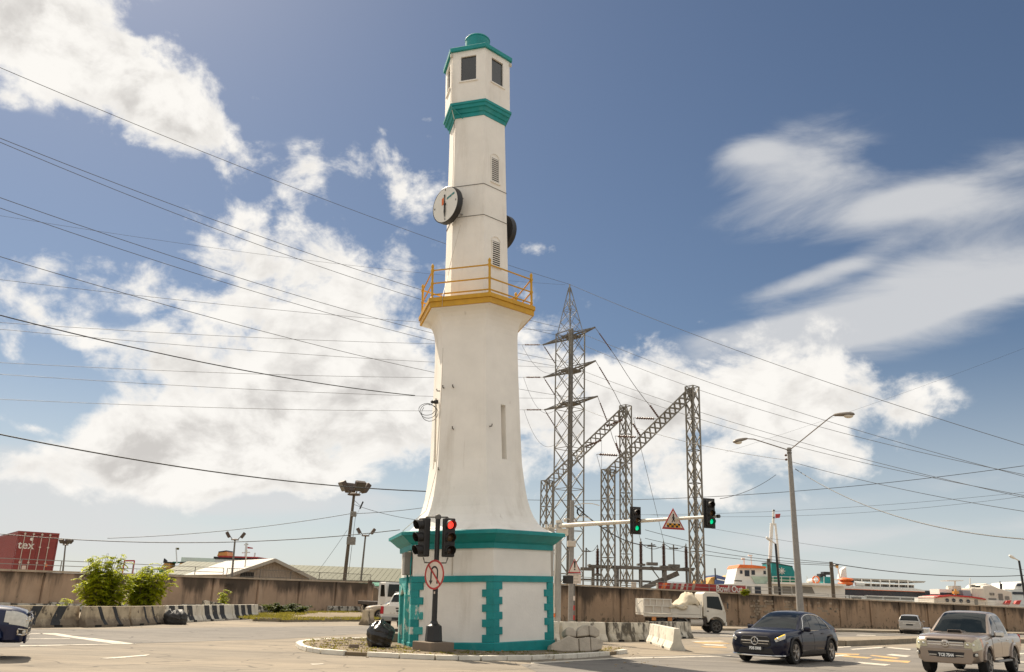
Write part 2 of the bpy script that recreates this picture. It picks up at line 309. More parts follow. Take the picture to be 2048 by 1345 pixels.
def leaf_mat(name, c):
    m = bpy.data.materials.new(name); m.use_nodes = True
    nt = m.node_tree; b = nt.nodes['Principled BSDF']; b.inputs['Roughness'].default_value = .55
    oi = nt.nodes.new('ShaderNodeNewGeometry')
    r = nt.nodes.new('ShaderNodeMapRange'); nt.links.new(oi.outputs['Random Per Island'], r.inputs[0]); r.inputs[3].default_value = .5; r.inputs[4].default_value = 1.5
    s = nt.nodes.new('ShaderNodeVectorMath'); s.operation = 'SCALE'; s.inputs[0].default_value = c; nt.links.new(r.outputs[0], s.inputs[3])
    nt.links.new(s.outputs[0], b.inputs['Base Color'])
    t = nt.nodes.new('ShaderNodeBsdfTranslucent'); t.inputs['Color'].default_value = (c[0]*2.9, c[1]*2.5, c[2]*1.0, 1)
    ms = nt.nodes.new('ShaderNodeMixShader'); ms.inputs[0].default_value = .5
    nt.links.new(b.outputs[0], ms.inputs[1]); nt.links.new(t.outputs[0], ms.inputs[2])
    nt.links.new(ms.outputs[0], nt.nodes['Material Output'].inputs['Surface'])
    return m
M['leaf'] = leaf_mat('bright_green_leaves', (.23, .28, .018))
M['leaf_dark'] = leaf_mat('dull_green_leaves', (.06, .085, .018))
M['grass'] = leaf_mat('dry_grass_blades', (.10, .10, .03))

# ------------------------------------------------------------------ mesh builder
class MB:
    def __init__(s): s.v = []; s.f = []; s.sm = []; s.mi = []
    def add(s, vs, fs, smooth=False, mi=0):
        o = len(s.v); s.v += [tuple(v) for v in vs]
        for f in fs: s.f.append(tuple(i+o for i in f)); s.sm.append(smooth); s.mi.append(mi)
        return s
    def box(s, c, d, rz=0, rot=None, mi=0):
        m = rot if rot is not None else Matrix.Rotation(rz, 3, 'Z')
        c = Vector(c); vs = []
        for z in (-1, 1):
            for x, y in ((-1, -1), (1, -1), (1, 1), (-1, 1)):
                vs.append(c + m @ Vector((x*d[0]/2, y*d[1]/2, z*d[2]/2)))
        return s.add(vs, [(3, 2, 1, 0), (4, 5, 6, 7), (0, 1, 5, 4), (1, 2, 6, 5), (2, 3, 7, 6), (3, 0, 4, 7)], mi=mi)
    def bar(s, p, q, w, h=None, mi=0):
        p, q = Vector(p), Vector(q); d = q-p
        if d.length < 1e-6: return s
        rot = d.to_track_quat('X', 'Z').to_matrix()
        return s.box((p+q)/2, (d.length, w, h or w), rot=rot, mi=mi)
    def ringpts(s, c, ax, r, n, ph=0):
        q = Vector(ax).to_track_quat('Z', 'Y').to_matrix()
        return [Vector(c)+q @ Vector((r*math.cos(ph+2*math.pi*i/n), r*math.sin(ph+2*math.pi*i/n), 0)) for i in range(n)]
    def loft(s, rings, cap=True, smooth=True, mi=0, close=True):
        n = len(rings[0]); vs = [p for r in rings for p in r]; fs = []
        m = n if close else n-1
        for k in range(len(rings)-1):
            for i in range(m):
                j = (i+1) % n
                fs.append((k*n+i, k*n+j, (k+1)*n+j, (k+1)*n+i))
        s.add(vs, fs, smooth, mi)
        if cap and close:
            o = len(s.v)-len(vs)
            s.f.append(tuple(o+i for i in reversed(range(n)))); s.sm.append(False); s.mi.append(mi)
            s.f.append(tuple(o+(len(rings)-1)*n+i for i in range(n))); s.sm.append(False); s.mi.append(mi)
        return s
    def cyl(s, p, q, r0, r1=None, n=12, cap=True, mi=0):
        p, q = Vector(p), Vector(q); r1 = r0 if r1 is None else r1
        return s.loft([s.ringpts(p, q-p, r0, n), s.ringpts(q, q-p, r1, n)], cap, True, mi)
    def lathe(s, p, ax, prof, n=16, cap=True, mi=0):
        p = Vector(p); ax = Vector(ax).normalized()
        return s.loft([s.ringpts(p+ax*h, ax, max(r, 1e-4), n) for r, h in prof], cap, True, mi)
    def tube(s, pts, r, n=6, mi=0):
        pts = [Vector(p) for p in pts]; rings = []
        for i, p in enumerate(pts):
            d = pts[min(i+1, len(pts)-1)]-pts[max(i-1, 0)]
            rr = r[i] if isinstance(r, (list, tuple)) else r
            rings.append(s.ringpts(p, d, rr, n))
        return s.loft(rings, True, True, mi)
    def sphere(s, c, r, n=12, m=8, sc=(1, 1, 1), mi=0):
        c = Vector(c); rings = []
        for k in range(m+1):
            t = math.pi*k/m; rr = max(math.sin(t), 1e-3)
            rings.append([c+Vector((r*sc[0]*rr*math.cos(2*math.pi*i/n), r*sc[1]*rr*math.sin(2*math.pi*i/n), -r*sc[2]*math.cos(t))) for i in range(n)])
        return s.loft(rings, True, True, mi)
    def prism(s, poly, o, ux, uy, dep, mi=0):
        o, ux, uy = Vector(o), Vector(ux), Vector(uy); nn = ux.cross(uy).normalized()
        a = [o+ux*x+uy*y for x, y in poly]; b = [p+nn*dep for p in a]; n = len(a)
        fs = [tuple(reversed(range(n))), tuple(range(n, 2*n))]+[(i, (i+1) % n, n+(i+1) % n, n+i) for i in range(n)]
        return s.add(a+b, fs, mi=mi)
    def mesh(s, name, mats, fix=True, auto=40):
        me = bpy.data.meshes.new(name); me.from_pydata(s.v, [], s.f)
        for m in (mats if isinstance(mats, (list, tuple)) else [mats]): me.materials.append(M[m] if isinstance(m, str) else m)
        me.polygons.foreach_set('use_smooth', s.sm); me.polygons.foreach_set('material_index', s.mi)
        if fix:
            bm = bmesh.new(); bm.from_mesh(me); bmesh.ops.recalc_face_normals(bm, faces=bm.faces); bm.to_mesh(me); bm.free()
        if any(s.sm): me.set_sharp_from_angle(angle=R(auto))
        me.update(); return me
    def build(s, name, mats, parent=None, bevel=0., fix=True, auto=40, label=None):
        o = bpy.data.objects.new(name, s.mesh(name, mats, fix, auto)); C.objects.link(o)
        if parent is not None: o.parent = parent
        if bevel:
            b = o.modifiers.new('bevel', 'BEVEL'); b.width = bevel; b.segments = 2; b.limit_method = 'ANGLE'; b.angle_limit = R(40)
        if label: o['label'] = label
        return o
def tag(o, label, cat, group=None, kind=None):
    o['label'] = label; o['category'] = cat
    if group: o['group'] = group
    if kind: o['kind'] = kind
    return o
def thing(name, label, cat, loc=(0, 0, 0), rz=0., group=None, rot=None):
    o = bpy.data.objects.new(name, None); C.objects.link(o)
    o.location = loc; o.rotation_euler = rot if rot else (0, 0, rz); o.empty_display_size = .3
    return tag(o, label, cat, group)
def struct(name, mb, m, **k):
    o = mb.build(name, m, **k); o['kind'] = 'structure'; return o
def dup(o, name=None, parent=None):
    c = o.copy(); C.objects.link(c)
    if parent is not None: c.parent = parent
    return c
def dup_tree(root, loc, rz, label=None):
    c = root.copy(); C.objects.link(c); c.location = loc; c.rotation_euler = (0, 0, rz)
    if label: c['label'] = label
    for a in root.children:
        d = dup(a, parent=c)
        for b in a.children: dup(b, parent=d)
    return c
BAR = {}
def unit_bar(m):
    if m not in BAR: BAR[m] = MB().box((0, 0, 0), (1, 1, 1)).mesh('steel_bar', m)
    return BAR[m]
def bar_obj(name, p, q, w, m, parent):          # one steel member, sharing one mesh
    p, q = Vector(p), Vector(q); d = q-p
    o = bpy.data.objects.new(name, unit_bar(m)); C.objects.link(o)
    if parent is not None: o.parent = parent
    o.location = (p+q)/2; o.rotation_mode = 'QUATERNION'; o.rotation_quaternion = d.to_track_quat('X', 'Z')
    o.scale = (d.length, w, w); return o
def cut(o, cutters):
    """boolean the closed cutters (MB) out of the mesh of o and keep the result"""
    for cmb in cutters:
        co = bpy.data.objects.new('cutter', cmb.mesh('cutter', o.data.materials[0])); C.objects.link(co)
        md = o.modifiers.new('cut', 'BOOLEAN'); md.operation = 'DIFFERENCE'; md.object = co; md.solver = 'EXACT'
        bpy.context.view_layer.update()
        co.parent = o.parent; 
        bpy.context.view_layer.update()
        dg = bpy.context.evaluated_depsgraph_get()
        me = bpy.data.meshes.new_from_object(o.evaluated_get(dg))
        o.modifiers.remove(md); o.data = me
        bpy.data.objects.remove(co)
    return o
def text(s, size, mtx, m, parent, name='lettering', ext=.004, bold=0., align='CENTER', sx=1.):
    cu = bpy.data.curves.new('text', 'FONT'); cu.body = s; cu.size = size; cu.extrude = ext; cu.offset = bold
    cu.align_x = align; cu.align_y = 'CENTER'; cu.resolution_u = 3
    to = bpy.data.objects.new('text', cu); C.objects.link(to)
    bpy.context.view_layer.update()
    me = bpy.data.meshes.new_from_object(to.evaluated_get(bpy.context.evaluated_depsgraph_get()))
    bpy.data.objects.remove(to); bpy.data.curves.remove(cu)
    me.transform(mtx @ Matrix.Diagonal((sx, 1, 1, 1))); me.materials.clear(); me.materials.append(M[m])
    o = bpy.data.objects.new(name, me); C.objects.link(o); o.parent = parent
    return o
def frame(o, ux, uy):                              # 4x4 that lays the XY plane onto ux, uy at o
    ux = Vector(ux).normalized(); uy = Vector(uy).normalized(); uz = ux.cross(uy)
    m = Matrix((ux, uy, uz)).transposed().to_4x4(); m.translation = Vector(o); return m
def pts_curve(xs, ys, x):
    return float(np.interp(x, xs, ys))
def pchip(xs, ys):
    xs = np.array(xs, float); ys = np.array(ys, float)
    h = np.diff(xs); d = np.diff(ys)/h; mm = np.zeros_like(ys)
    for i in range(1, len(xs)-1):
        if d[i-1]*d[i] > 0:
            w1 = 2*h[i]+h[i-1]; w2 = h[i]+2*h[i-1]; mm[i] = (w1+w2)/(w1/d[i-1]+w2/d[i])
    mm[0] = d[0]; mm[-1] = d[-1]
    def f(x):
        x = min(max(x, xs[0]), xs[-1]); i = min(int(np.searchsorted(xs, x, 'right'))-1, len(xs)-2)
        t = (x-xs[i])/h[i]
        return float((1+2*t)*(1-t)**2*ys[i]+t*(1-t)**2*h[i]*mm[i]+t*t*(3-2*t)*ys[i+1]+t*t*(t-1)*h[i]*mm[i+1])
    return f

# ------------------------------------------------------------------ ground, roads, markings
def sheet(name, pts, m, z):
    mb = MB(); mb.add([(p[0], p[1], z) for p in pts], [tuple(range(len(pts)))])
    return struct(name, mb, m, fix=False)
def ccw(pts):
    a = sum(pts[i][0]*pts[(i+1) % len(pts)][1]-pts[(i+1) % len(pts)][0]*pts[i][1] for i in range(len(pts)))
    return pts if a > 0 else pts[::-1]
sheet('ground', [(-2500, -60), (2500, -60), (2500, 3000), (-2500, 3000)], 'ground', 0)
sheet('water', [(-2500, 135), (2500, 135), (2500, 3000), (-2500, 3000)], 'water', .004)
sheet('road', [(-70, -40), (75, -40), (90, 92), (75, 97), (6, 60), (-16, 58), (-17, 40), (-70, 32)], 'asphalt', .004)
# the carriageway that crosses on the left and the lanes on the right are greyer
lane = [G(-60, 1262), G(130, 1259), G(420, 1256), G(760, 1252), G(760, 1266), G(560, 1279), G(300, 1287), G(60, 1294), G(-60, 1297)]
sheet('crossing_lane', ccw(lane), 'asphalt_grey', .008)
lane = [G(1040, 1330), G(1240, 1316), G(1440, 1309), G(1640, 1296), G(1700, 1294), G(2120, 1302), G(2160, 1345), (22, 14, 0), (10, 12, 0), (2, 16, 0)]
sheet('right_lane', ccw(lane), 'asphalt_grey', .008)
pad = [G(1100, 1297), G(1110, 1288), G(1310, 1288), G(1400, 1296), G(1460, 1306), G(1235, 1312), G(1258, 1306)]
sheet('pavement', ccw(pad), 'concrete_pad', .008)
far = [G(1300, 1264), G(1460, 1260), G(1700, 1263), G(2120, 1270), G(2140, 1285), G(1860, 1281), G(1690, 1277), G(1400, 1275), G(1290, 1273)]
sheet('far_road', ccw(far), 'asphalt_grey', .008)
mk = 0
def marking(name, px, m='road_paint', z=.012):
    return sheet(name, ccw([G(*p) for p in px]), m, z)
marking('painted_arrow', [(78, 1268), (112, 1267.5), (160, 1275), (190, 1278), (245, 1285), (272, 1289), (225, 1288.5), (180, 1282), (140, 1276), (100, 1270.5)])
marking('painted_line', [(40, 1292.2), (190, 1289.6), (272, 1288.4), (272, 1289.3), (150, 1291.5), (40, 1294)])
marking('painted_line', [(48, 1278.3), (140, 1277.5), (140, 1278.3), (48, 1279.2)])
marking('painted_line', [(48, 1268.2), (85, 1267.8), (85, 1268.6), (48, 1269)])
marking('painted_line', [(195, 1318), (240, 1315), (300, 1310), (292, 1313), (250, 1316.5), (215, 1319)])
marking('painted_line', [(620, 1329), (645, 1328), (650, 1330), (625, 1331)])
marking('painted_line', [(1062, 1326.3), (1224, 1317.2), (1460, 1312.2), (1462, 1313.5), (1225, 1319.2), (1062, 1328.6)])
for a in ([(1412, 1289), (1455, 1290.5), (1444, 1293), (1404, 1291)], [(1380, 1283), (1440, 1282.5), (1452, 1284), (1392, 1284.6)],
          [(1718, 1325), (1782, 1330), (1770, 1332.5), (1708, 1327)], [(1700, 1299), (1768, 1294.5), (1780, 1295.5), (1706, 1300.5)], [(1770, 1294.5), (1822, 1299), (1820, 1301), (1762, 1295.6)],
          [(1640, 1297), (1700, 1293.5), (1704, 1294.5), (1645, 1299)], [(1784, 1309), (1822, 1312.5), (1812, 1315), (1772, 1311)], [(2028, 1308), (2048, 1307), (2100, 1305), (2100, 1306.5), (2028, 1310)],
          [(2028, 1323), (2100, 1328), (2100, 1330.5), (2028, 1325)], [(1715, 1270.5), (1752, 1271), (1750, 1272), (1712, 1271.5)], [(1655, 1312), (1690, 1310), (1700, 1312), (1660, 1315)], [(1440, 1270.5), (1500, 1271), (1500, 1272), (1440, 1271.5)]):
    marking('painted_dash', a)
for a in ([(1385, 1285.5), (1440, 1285), (1462, 1288), (1405, 1288.3)], [(1690, 1312), (1745, 1316), (1735, 1318), (1682, 1314)], [(1750, 1318.5), (1822, 1323), (1816, 1327), (1740, 1321)],
          [(1400, 1293.5), (1450, 1294.5), (1455, 1296.5), (1412, 1296)], [(1660, 1307), (1720, 1309), (1716, 1311), (1655, 1309.5)], [(1745, 1311), (1800, 1317), (1792, 1319), (1738, 1312.5)]):
    marking('painted_hatch', a, 'road_yellow')

def kerb_line(parent, pts, w, h, m, step=1.0, z0=0., jit=.01, skip=()):
    """kerb stones end to end along a polyline of world points"""
    k = 0
    for a, b in zip(pts[:-1], pts[1:]):
        a, b = Vector((a[0], a[1], 0)), Vector((b[0], b[1], 0)); L = (b-a).length
        n = max(1, round(L/step))
        for i in range(n):
            k += 1
            if k in skip: continue
            p, q = a+(b-a)*(i/n), a+(b-a)*((i+1)/n); d = (q-p).normalized()*.012
            o = MB().bar((p.x+d.x, p.y+d.y, 0), (q.x-d.x, q.y-d.y, 0), w, h+random.uniform(-jit, jit)).build('kerb_stone', m, parent, bevel=.018)
            o.location = (0, 0, z0+h/2)
# traffic island round the tower
isl = [G(*p) for p in [(597, 1293), (603, 1299), (618, 1304), (645, 1308.5), (690, 1312), (735, 1314), (800, 1317.5), (870, 1320.5), (960, 1322), (1060, 1321), (1150, 1317), (1215, 1312), (1250, 1307.5),
                        (1236, 1301), (1160, 1297), (1110, 1292), (960, 1284), (735, 1281.5), (660, 1283.5), (618, 1286.5), (602, 1289.5)]]
mb = MB(); n = len(isl)
mb.add([(p.x, p.y, .105) for p in isl]+[(p.x, p.y, 0.001) for p in isl], [tuple(range(n))]+[(i, (i+1) % n, n+(i+1) % n, n+i) for i in range(n)])
island = struct('traffic_island', mb, 'dirt')
kerb_line(island, isl[:5], .2, .14, 'kerb', .55)
kerb_line(island, isl[5:13], .2, .14, 'kerb', .8, skip=(13,))
kerb_line(island, isl[15:18], .2, .10, 'kerb', .9)
kerb_line(island, isl[17:]+[isl[0]], .2, .12, 'kerb', .6)
# raised median and verge, back kerbs
med = [G(1640, 1291), G(1690, 1293), G(1760, 1290), G(1850, 1285.5), G(2130, 1288), G(2130, 1283), G(1850, 1280.5), G(1760, 1281), G(1690, 1283), G(1640, 1285)]
mb = MB(); n = len(med); mb.add([(p.x, p.y, .24) for p in med]+[(p.x, p.y, 0.001) for p in med], [tuple(range(n))]+[(i, (i+1) % n, n+(i+1) % n, n+i) for i in range(n)])
median = struct('raised_median', mb, 'concrete_pad')
kerb_line(median, med[:5], .22, .27, 'kerb_grey', 1.4)
ver = [G(505, 1243), G(560, 1244.5), G(745, 1243), G(745, 1228), G(600, 1229), G(505, 1234)]
mb = MB(); n = len(ver); mb.add([(p.x, p.y, .16) for p in ver]+[(p.x, p.y, 0.001) for p in ver], [tuple(range(n))]+[(i, (i+1) % n, n+(i+1) % n, n+i) for i in range(n)])
verge = struct('verge', mb, 'dirt')
kerb_line(verge, ver[:3], .22, .2, 'kerb_grey', 1.5)
wk = [G(1440, 1262), G(1700, 1265), G(2130, 1272)]
wkb = [Vector((p.x-.4, p.y+4.2, 0)) for p in wk][::-1]
mb = MB(); n = 6; q = wk+wkb; mb.add([(p.x, p.y, .14) for p in q]+[(p.x, p.y, 0.001) for p in q], [tuple(range(n))]+[(i, (i+1) % n, n+(i+1) % n, n+i) for i in range(n)])
footway = struct('footway', mb, 'concrete_pad')
kerb_line(footway, wk, .22, .17, 'kerb_grey', 2.0)

# dry grass and weeds: nobody could count these
def tufts(name, spots, m, hgt, label, n=9, sp=.12):
    mb = MB()
    for (x, y, z) in spots:
        for i in range(n):
            a = random.uniform(0, 6.28); r = random.uniform(0, sp); px, py = x+r*math.cos(a), y+r*math.sin(a)
            b = random.uniform(0, 6.28); h = hgt*random.uniform(.5, 1.2); w = .018*random.uniform(.7, 1.6)*(1+hgt)
            dx, dy = w*math.cos(b), w*math.sin(b); lx, ly = random.uniform(-.5, .5)*h, random.uniform(-.5, .5)*h
            mb.add([(px-dx, py-dy, z), (px+dx, py+dy, z), (px+lx, py+ly, z+h)], [(0, 1, 2)])
    o = mb.build(name, m, fix=False); tag(o, label, 'grass', kind='stuff'); return o
def inpoly(x, y, poly):
    c = False; j = len(poly)-1
    for i in range(len(poly)):
        a, b = poly[i], poly[j]
        if (a[1] > y) != (b[1] > y) and x < (b[0]-a[0])*(y-a[1])/(b[1]-a[1])+a[0]: c = not c
        j = i
    return c
sp = []
while len(sp) < 420:
    x, y = random.uniform(-6.8, 4.6), random.uniform(25.5, 35)
    if inpoly(x, y, isl) and math.hypot(x+.94, y-31.5) > 2.9: sp.append((x, y, .1))
tufts('dry_grass', sp, 'grass', .05, 'thin dry grass on the traffic island around the white tower', 8, .16)
sp = []
while len(sp) < 900:
    p = random.random(); a, b = ver[random.choice((0, 1, 3))], ver[random.choice((2, 4, 5))]
    x, y = a[0]+(b[0]-a[0])*p, a[1]+(b[1]-a[1])*p
    sp.append((x+random.uniform(-.6, .6), y+random.uniform(-1.5, 1.5), .15))
tufts('verge_grass', sp, 'grass', .13, 'green and dry grass on the verge in front of the long left wall', 10, .35)

def pebbles(name, spots, m, label, cat):
    mb = MB()
    for (x, y, z, r) in spots:
        mb.sphere((x, y, z), r, 5, 3, (random.uniform(.8, 1.6), random.uniform(.7, 1.2), random.uniform(.5, .8)))
    o = mb.build(name, m, fix=False); tag(o, label, cat, kind='stuff'); return o
sp = []
while len(sp) < 320:
    x, y = random.uniform(-6.8, 5.5), random.uniform(25.3, 34)
    ins_ = inpoly(x, y, isl)
    if math.hypot(x+.94, y-31.5) > 2.9 and (ins_ or random.random() < .12): sp.append((x, y, .115 if ins_ else .01, random.choice((.015, .02, .025, .04, .06))))
pebbles('gravel', sp, 'ground', 'loose stones and crumbs of soil on and around the traffic island', 'gravel')
for i, (px_, py_, lb) in enumerate(((650, 1299, 'flat scrap of brown cardboard on the nose of the traffic island'), (700, 1310, 'crumpled scrap of earth brown paper where the island kerb is broken'), (455, 1241, 'white scrap of paper at the foot of the rear striped barriers'))):
    g_ = G(px_, py_); mb = MB(); vs_ = []
    for j in range(5):
        for k_ in range(5): vs_.append((-.16+.08*k_, -.1+.05*j, .03+random.uniform(0, .05)))
    mb.add(vs_, [(j*5+k_, j*5+k_+1, j*5+k_+6, j*5+k_+5) for j in range(4) for k_ in range(4)])
    o = mb.build('litter', 'sign_white' if i == 2 else 'plinth_block', fix=False); o.location = (g_.x, g_.y, .10 if i < 1 else .0); tag(o, lb, 'litter', 'scraps of litter')

# ------------------------------------------------------------------ the lighthouse
T0, LX, LY, LEAN = 14.6, -.94, 31.55, .0405
tower = thing('lighthouse', 'white six-sided lighthouse with turquoise trim, yellow gallery and two clocks on a traffic island', 'lighthouse', (LX, LY, 0), rot=(0, -LEAN, 0))
def hv(R_, z, k): t = R(T0+60*k); return Vector((R_*math.sin(t), -R_*math.cos(t), z))
def hexring(R_, z): return [hv(R_, z, k) for k in range(6)]
def face_frame(R_, k, z=0):      # face between corner k and k+1: centre, along, outward
    a, b = hv(R_, z, k), hv(R_, z, k+1); u = (b-a).normalized(); return (a+b)/2, u, Vector((u.y, -u.x, 0)), (b-a).length
def hexsolid(prof): return MB().loft([hexring(r, z) for r, z in prof], True, False)
# base storey
hexsolid([(2.80, -.25), (2.795, 3.6)]).build('base_wall', 'white_wall', tower)
hexsolid([(2.89, -.25), (2.89, .30), (2.86, .33), (2.5, .335)]).build('plinth_band', 'teal', tower)
hexsolid([(2.6, 2.195), (2.87, 2.2), (2.875, 2.40), (2.6, 2.405)]).build('string_course', 'teal', tower)
hexsolid([(2.5, 3.26), (2.88, 3.27), (2.89, 3.44), (2.94, 3.47), (3.0, 3.50), (3.16, 3.63), (3.27, 3.71), (3.28, 3.72), (3.34, 3.725), (3.345, 3.83), (3.25, 3.86), (2.2, 3.90)]).build('cornice', 'teal', tower)
for k in (-2, -1, 0, 1, 2, 3):    # toothed corner stones, one object each
    c0 = hv(2.86, 0, k); prv, nxt = hv(2.86, 0, k-1), hv(2.86, 0, k+1)
    d1, d2 = (prv-c0).normalized(), (nxt-c0).normalized(); ci = hv(2.5, 0, k)
    rows = 8; hh = (2.195-.335)/rows
    for r in range(rows):
        a, b = (.39, .25) if r % 2 == 0 else (.25, .39)
        z0 = .335+r*hh+.001; z1 = z0+hh-.002
        inn = -(c0.normalized())*.12
        poly = [c0+d1*a, c0, c0+d2*b, c0+d2*b+inn, c0+inn*1.1, c0+d1*a+inn]
        mb = MB(); n = len(poly)
        mb.add([Vector((p.x, p.y, z0)) for p in poly]+[Vector((p.x, p.y, z1)) for p in poly], [tuple(range(n)), tuple(range(n, 2*n))]+[(i, (i+1) % n, n+(i+1) % n, n+i) for i in range(n)])
        mb.build('quoin', 'teal_peel' if (k == -1 and r in (1, 3, 4)) or k == -2 else 'teal', tower, bevel=.004)
# pilaster strip step in the upper wall and doorway on the sunlit left face
cc, u, nrm, L = face_frame(2.80, -1)
(MB().box(cc-u*.02+nrm*.012+Vector((0, 0, 2.835)), (.012, .03, .84), rz=math.atan2(u.y, u.x))).build('wall_joint', 'block_grey', tower)
cc, u, nrm, L = face_frame(2.80, -2); rz = math.atan2(u.y, u.x)
door = MB(); door.box(cc+nrm*.03+Vector((0, 0, 1.0)), (1.0, .05, 1.6), rz=rz); door.build('door', 'teal', tower, bevel=.01)
for s in (-1, 1):
    MB().box(cc+u*s*.62+nrm*.07+Vector((0, 0, .95)), (.22, .16, 1.75), rz=rz).build('door_jamb', 'teal_peel', tower, bevel=.02)
ar = [(-.72, 1.78), (-.5, 1.78), (0, 2.06), (.5, 1.78), (.72, 1.78), (.3, 2.19), (-.3, 2.19)]
MB().prism(ar, cc-nrm*.01, u, (0, 0, 1), .15).build('door_arch', 'teal_peel', tower, bevel=.015)
MB().box(cc+u*.95+nrm*.14+Vector((0, 0, 2.83)), (.5, .26, .74), rz=rz).build('meter_box', 'brown_box', tower, bevel=.02)
q = cc+u*1.22+nrm*.06
MB().tube([q+Vector((0, 0, 3.3)), q+Vector((.02, -.02, 3.0)), q+Vector((0, 0, 2.75)), q+Vector((0, 0, 2.3))], .022, 6).build('conduit', 'teal', tower)
q = cc+u*.8+nrm*.1
MB().tube([q+Vector((0, 0, 2.5)), q+Vector((0, 0, 2.1)), q-u*.12+Vector((0, 0, 1.85)), q-u*.12+Vector((0, 0, .2))], .035, 6).build('conduit', 'teal', tower)
# flared shaft
prof = [(3.0, 3.86), (2.82, 3.92), (2.58, 4.03), (2.38, 4.20), (2.21, 4.44), (2.08, 4.74), (1.97, 5.12), (1.88, 5.65), (1.79, 6.4), (1.75, 7.4), (1.72, 8.5), (1.685, 9.6), (1.665, 10.6), (1.667, 11.2), (1.685, 11.4), (1.725, 11.6), (1.79, 11.77), (1.88, 11.90), (1.98, 11.97), (2.06, 11.99), (2.25, 12.0), (2.25, 12.03), (1.5, 12.04)]
shaft = hexsolid(prof).build('shaft', 'white_wall', tower)
cuts = []
for k, z0, z1 in ((0, 6.45, 8.45), (-2, 6.2, 8.2)):
    cc, u, nrm, L = face_frame(1.73, k)
    cuts.append(MB().box(cc+Vector((0, 0, (z0+z1)/2)), (.24, .5, z1-z0), rz=math.atan2(u.y, u.x)))
cut(shaft, cuts)
# gallery
hexsolid([(2.1, 12.03), (2.33, 12.032), (2.335, 12.23), (2.1, 12.235)]).build('gallery_slab', 'yellow', tower)
hexsolid([(2.1, 12.23), (2.385, 12.237), (2.39, 12.39), (1.0, 12.4)]).build('gallery_deck', 'yellow', tower)
GR = 2.24
for k in range(6):
    b = hv(GR, 12.38, k)
    MB().lathe(b, (0, 0, 1), [(.075, 0), (.075, .05), (.045, .08), (.045, .14), (.06, .17), (.045, .2), (.045, .56), (.065, .6), (.065, .64), (.045, .68), (.045, 1.05), (.065, 1.1), (.065, 1.18), (.045, 1.21), (.05, 1.26), (.062, 1.3), (.05, 1.35), (.015, 1.41)], 10).build('rail_post', 'yellow', tower)
    for h in (.17, .62, 1.14):
        MB().cyl(hv(GR, 12.38+h, k), hv(GR, 12.38+h, k+1), .03, n=8).build('rail', 'yellow', tower)
# upper shaft, straps, louvres
hexsolid([(1.36, 12.395), (1.32, 12.6), (1.20, 20.6)]).build('upper_shaft', 'white_wall', tower)
for z in (16.0, 17.35):
    mb = MB()
    for k in range(6):
        rr = 1.32-(z-12.6)*.015+.012; mb.tube([hv(rr, z, k), hv(rr, z+random.uniform(-.01, .01), k+1)], .013, 5)
    mb.build('steel_strap', 'steel_dark', tower)
for zc in (18.15, 14.5):
    rr = 1.32-(zc-12.6)*.015; cc, u, nrm, L = face_frame(rr, 0, zc); rz = math.atan2(u.y, u.x); dn = Vector((0, 0, 1))
    lv = MB().box(cc+nrm*.004, (.40, .014, 1.06), rz=rz).build('louvre_window', 'opening_shade', tower)
    for i in range(12):
        rot = Matrix.Rotation(rz, 3, 'Z')
        MB().box(cc+nrm*.014+dn*(-.485+i*.088), (.39, .012, .033), rot=rot).build('slat', 'white_wall', lv)
    MB().box(cc+nrm*.03-dn*.57, (.54, .07, .05), rz=rz).build('sill', 'white_wall', lv)
    MB().tube([cc+nrm*.012+u*(.25*math.cos(R(a)))+dn*(.50+.24*math.sin(R(a))) for a in range(0, 181, 15)], .014, 5).build('arch_moulding', 'white_wall', lv)
    for s in (-1, 1): MB().box(cc+nrm*.018+u*s*.215, (.03, .03, 1.08), rz=rz).build('jamb', 'white_wall', lv)
# collar, lantern room, roof
hexsolid([(1.0, 20.45), (1.235, 20.46), (1.245, 20.62), (1.30, 20.64), (1.36, 20.78), (1.43, 20.80), (1.45, 20.93), (1.50, 20.95), (1.505, 21.05), (1.0, 21.06)]).build('collar', 'teal', tower)
a, b = hv(1.5, 20.93, -1), hv(1.22, 20.4, -1)+face_frame(1.22, -1)[1]*.35+face_frame(1.2, -1)[2]*.05
MB().bar(a+Vector((.02, -.03, 0)), b, .09, .02).build('loose_trim_board', 'teal', tower)
lw = MB(); z0, z1 = 21.055, 23.5; RL = 1.43
w2, wz0, wz1 = .33, 22.05, 23.22
for k in range(6):
    cc, u, nrm, L = face_frame(RL, k); l2 = L/2
    def pt(x, z, d=0): return cc+u*x-nrm*d+Vector((0, 0, z))
    xs, zs = (-l2, -w2, w2, l2), (z0, wz0, wz1, z1)
    for i in range(3):
        for j in range(3):
            if i == 1 and j == 1: continue
            lw.add([pt(xs[i], zs[j]), pt(xs[i+1], zs[j]), pt(xs[i+1], zs[j+1]), pt(xs[i], zs[j+1])], [(0, 1, 2, 3)])
    for (xa, za, xb, zb) in ((-w2, wz0, w2, wz0), (w2, wz0, w2, wz1), (w2, wz1, -w2, wz1), (-w2, wz1, -w2, wz0)):
        lw.add([pt(xa, za), pt(xb, zb), pt(xb, zb, .07), pt(xa, za, .07)], [(0, 1, 2, 3)])
    wi = MB().box(pt(0, (wz0+wz1)/2, .08), (2*w2+.04, .02, wz1-wz0+.04), rz=math.atan2(u.y, u.x)).build('lantern_window', 'dark_glass', tower)
    MB().box(pt(0, wz0-.03, -.02), (.8, .06, .05), rz=math.atan2(u.y, u.x)).build('window_sill', 'white_wall', wi)
lw.build('lantern_room', 'white_wall', tower)
hexsolid([(1.3, 23.49), (1.545, 23.495), (1.55, 23.66), (1.5, 23.70), (.62, 24.0), (.5, 24.02)]).build('roof', 'teal', tower)
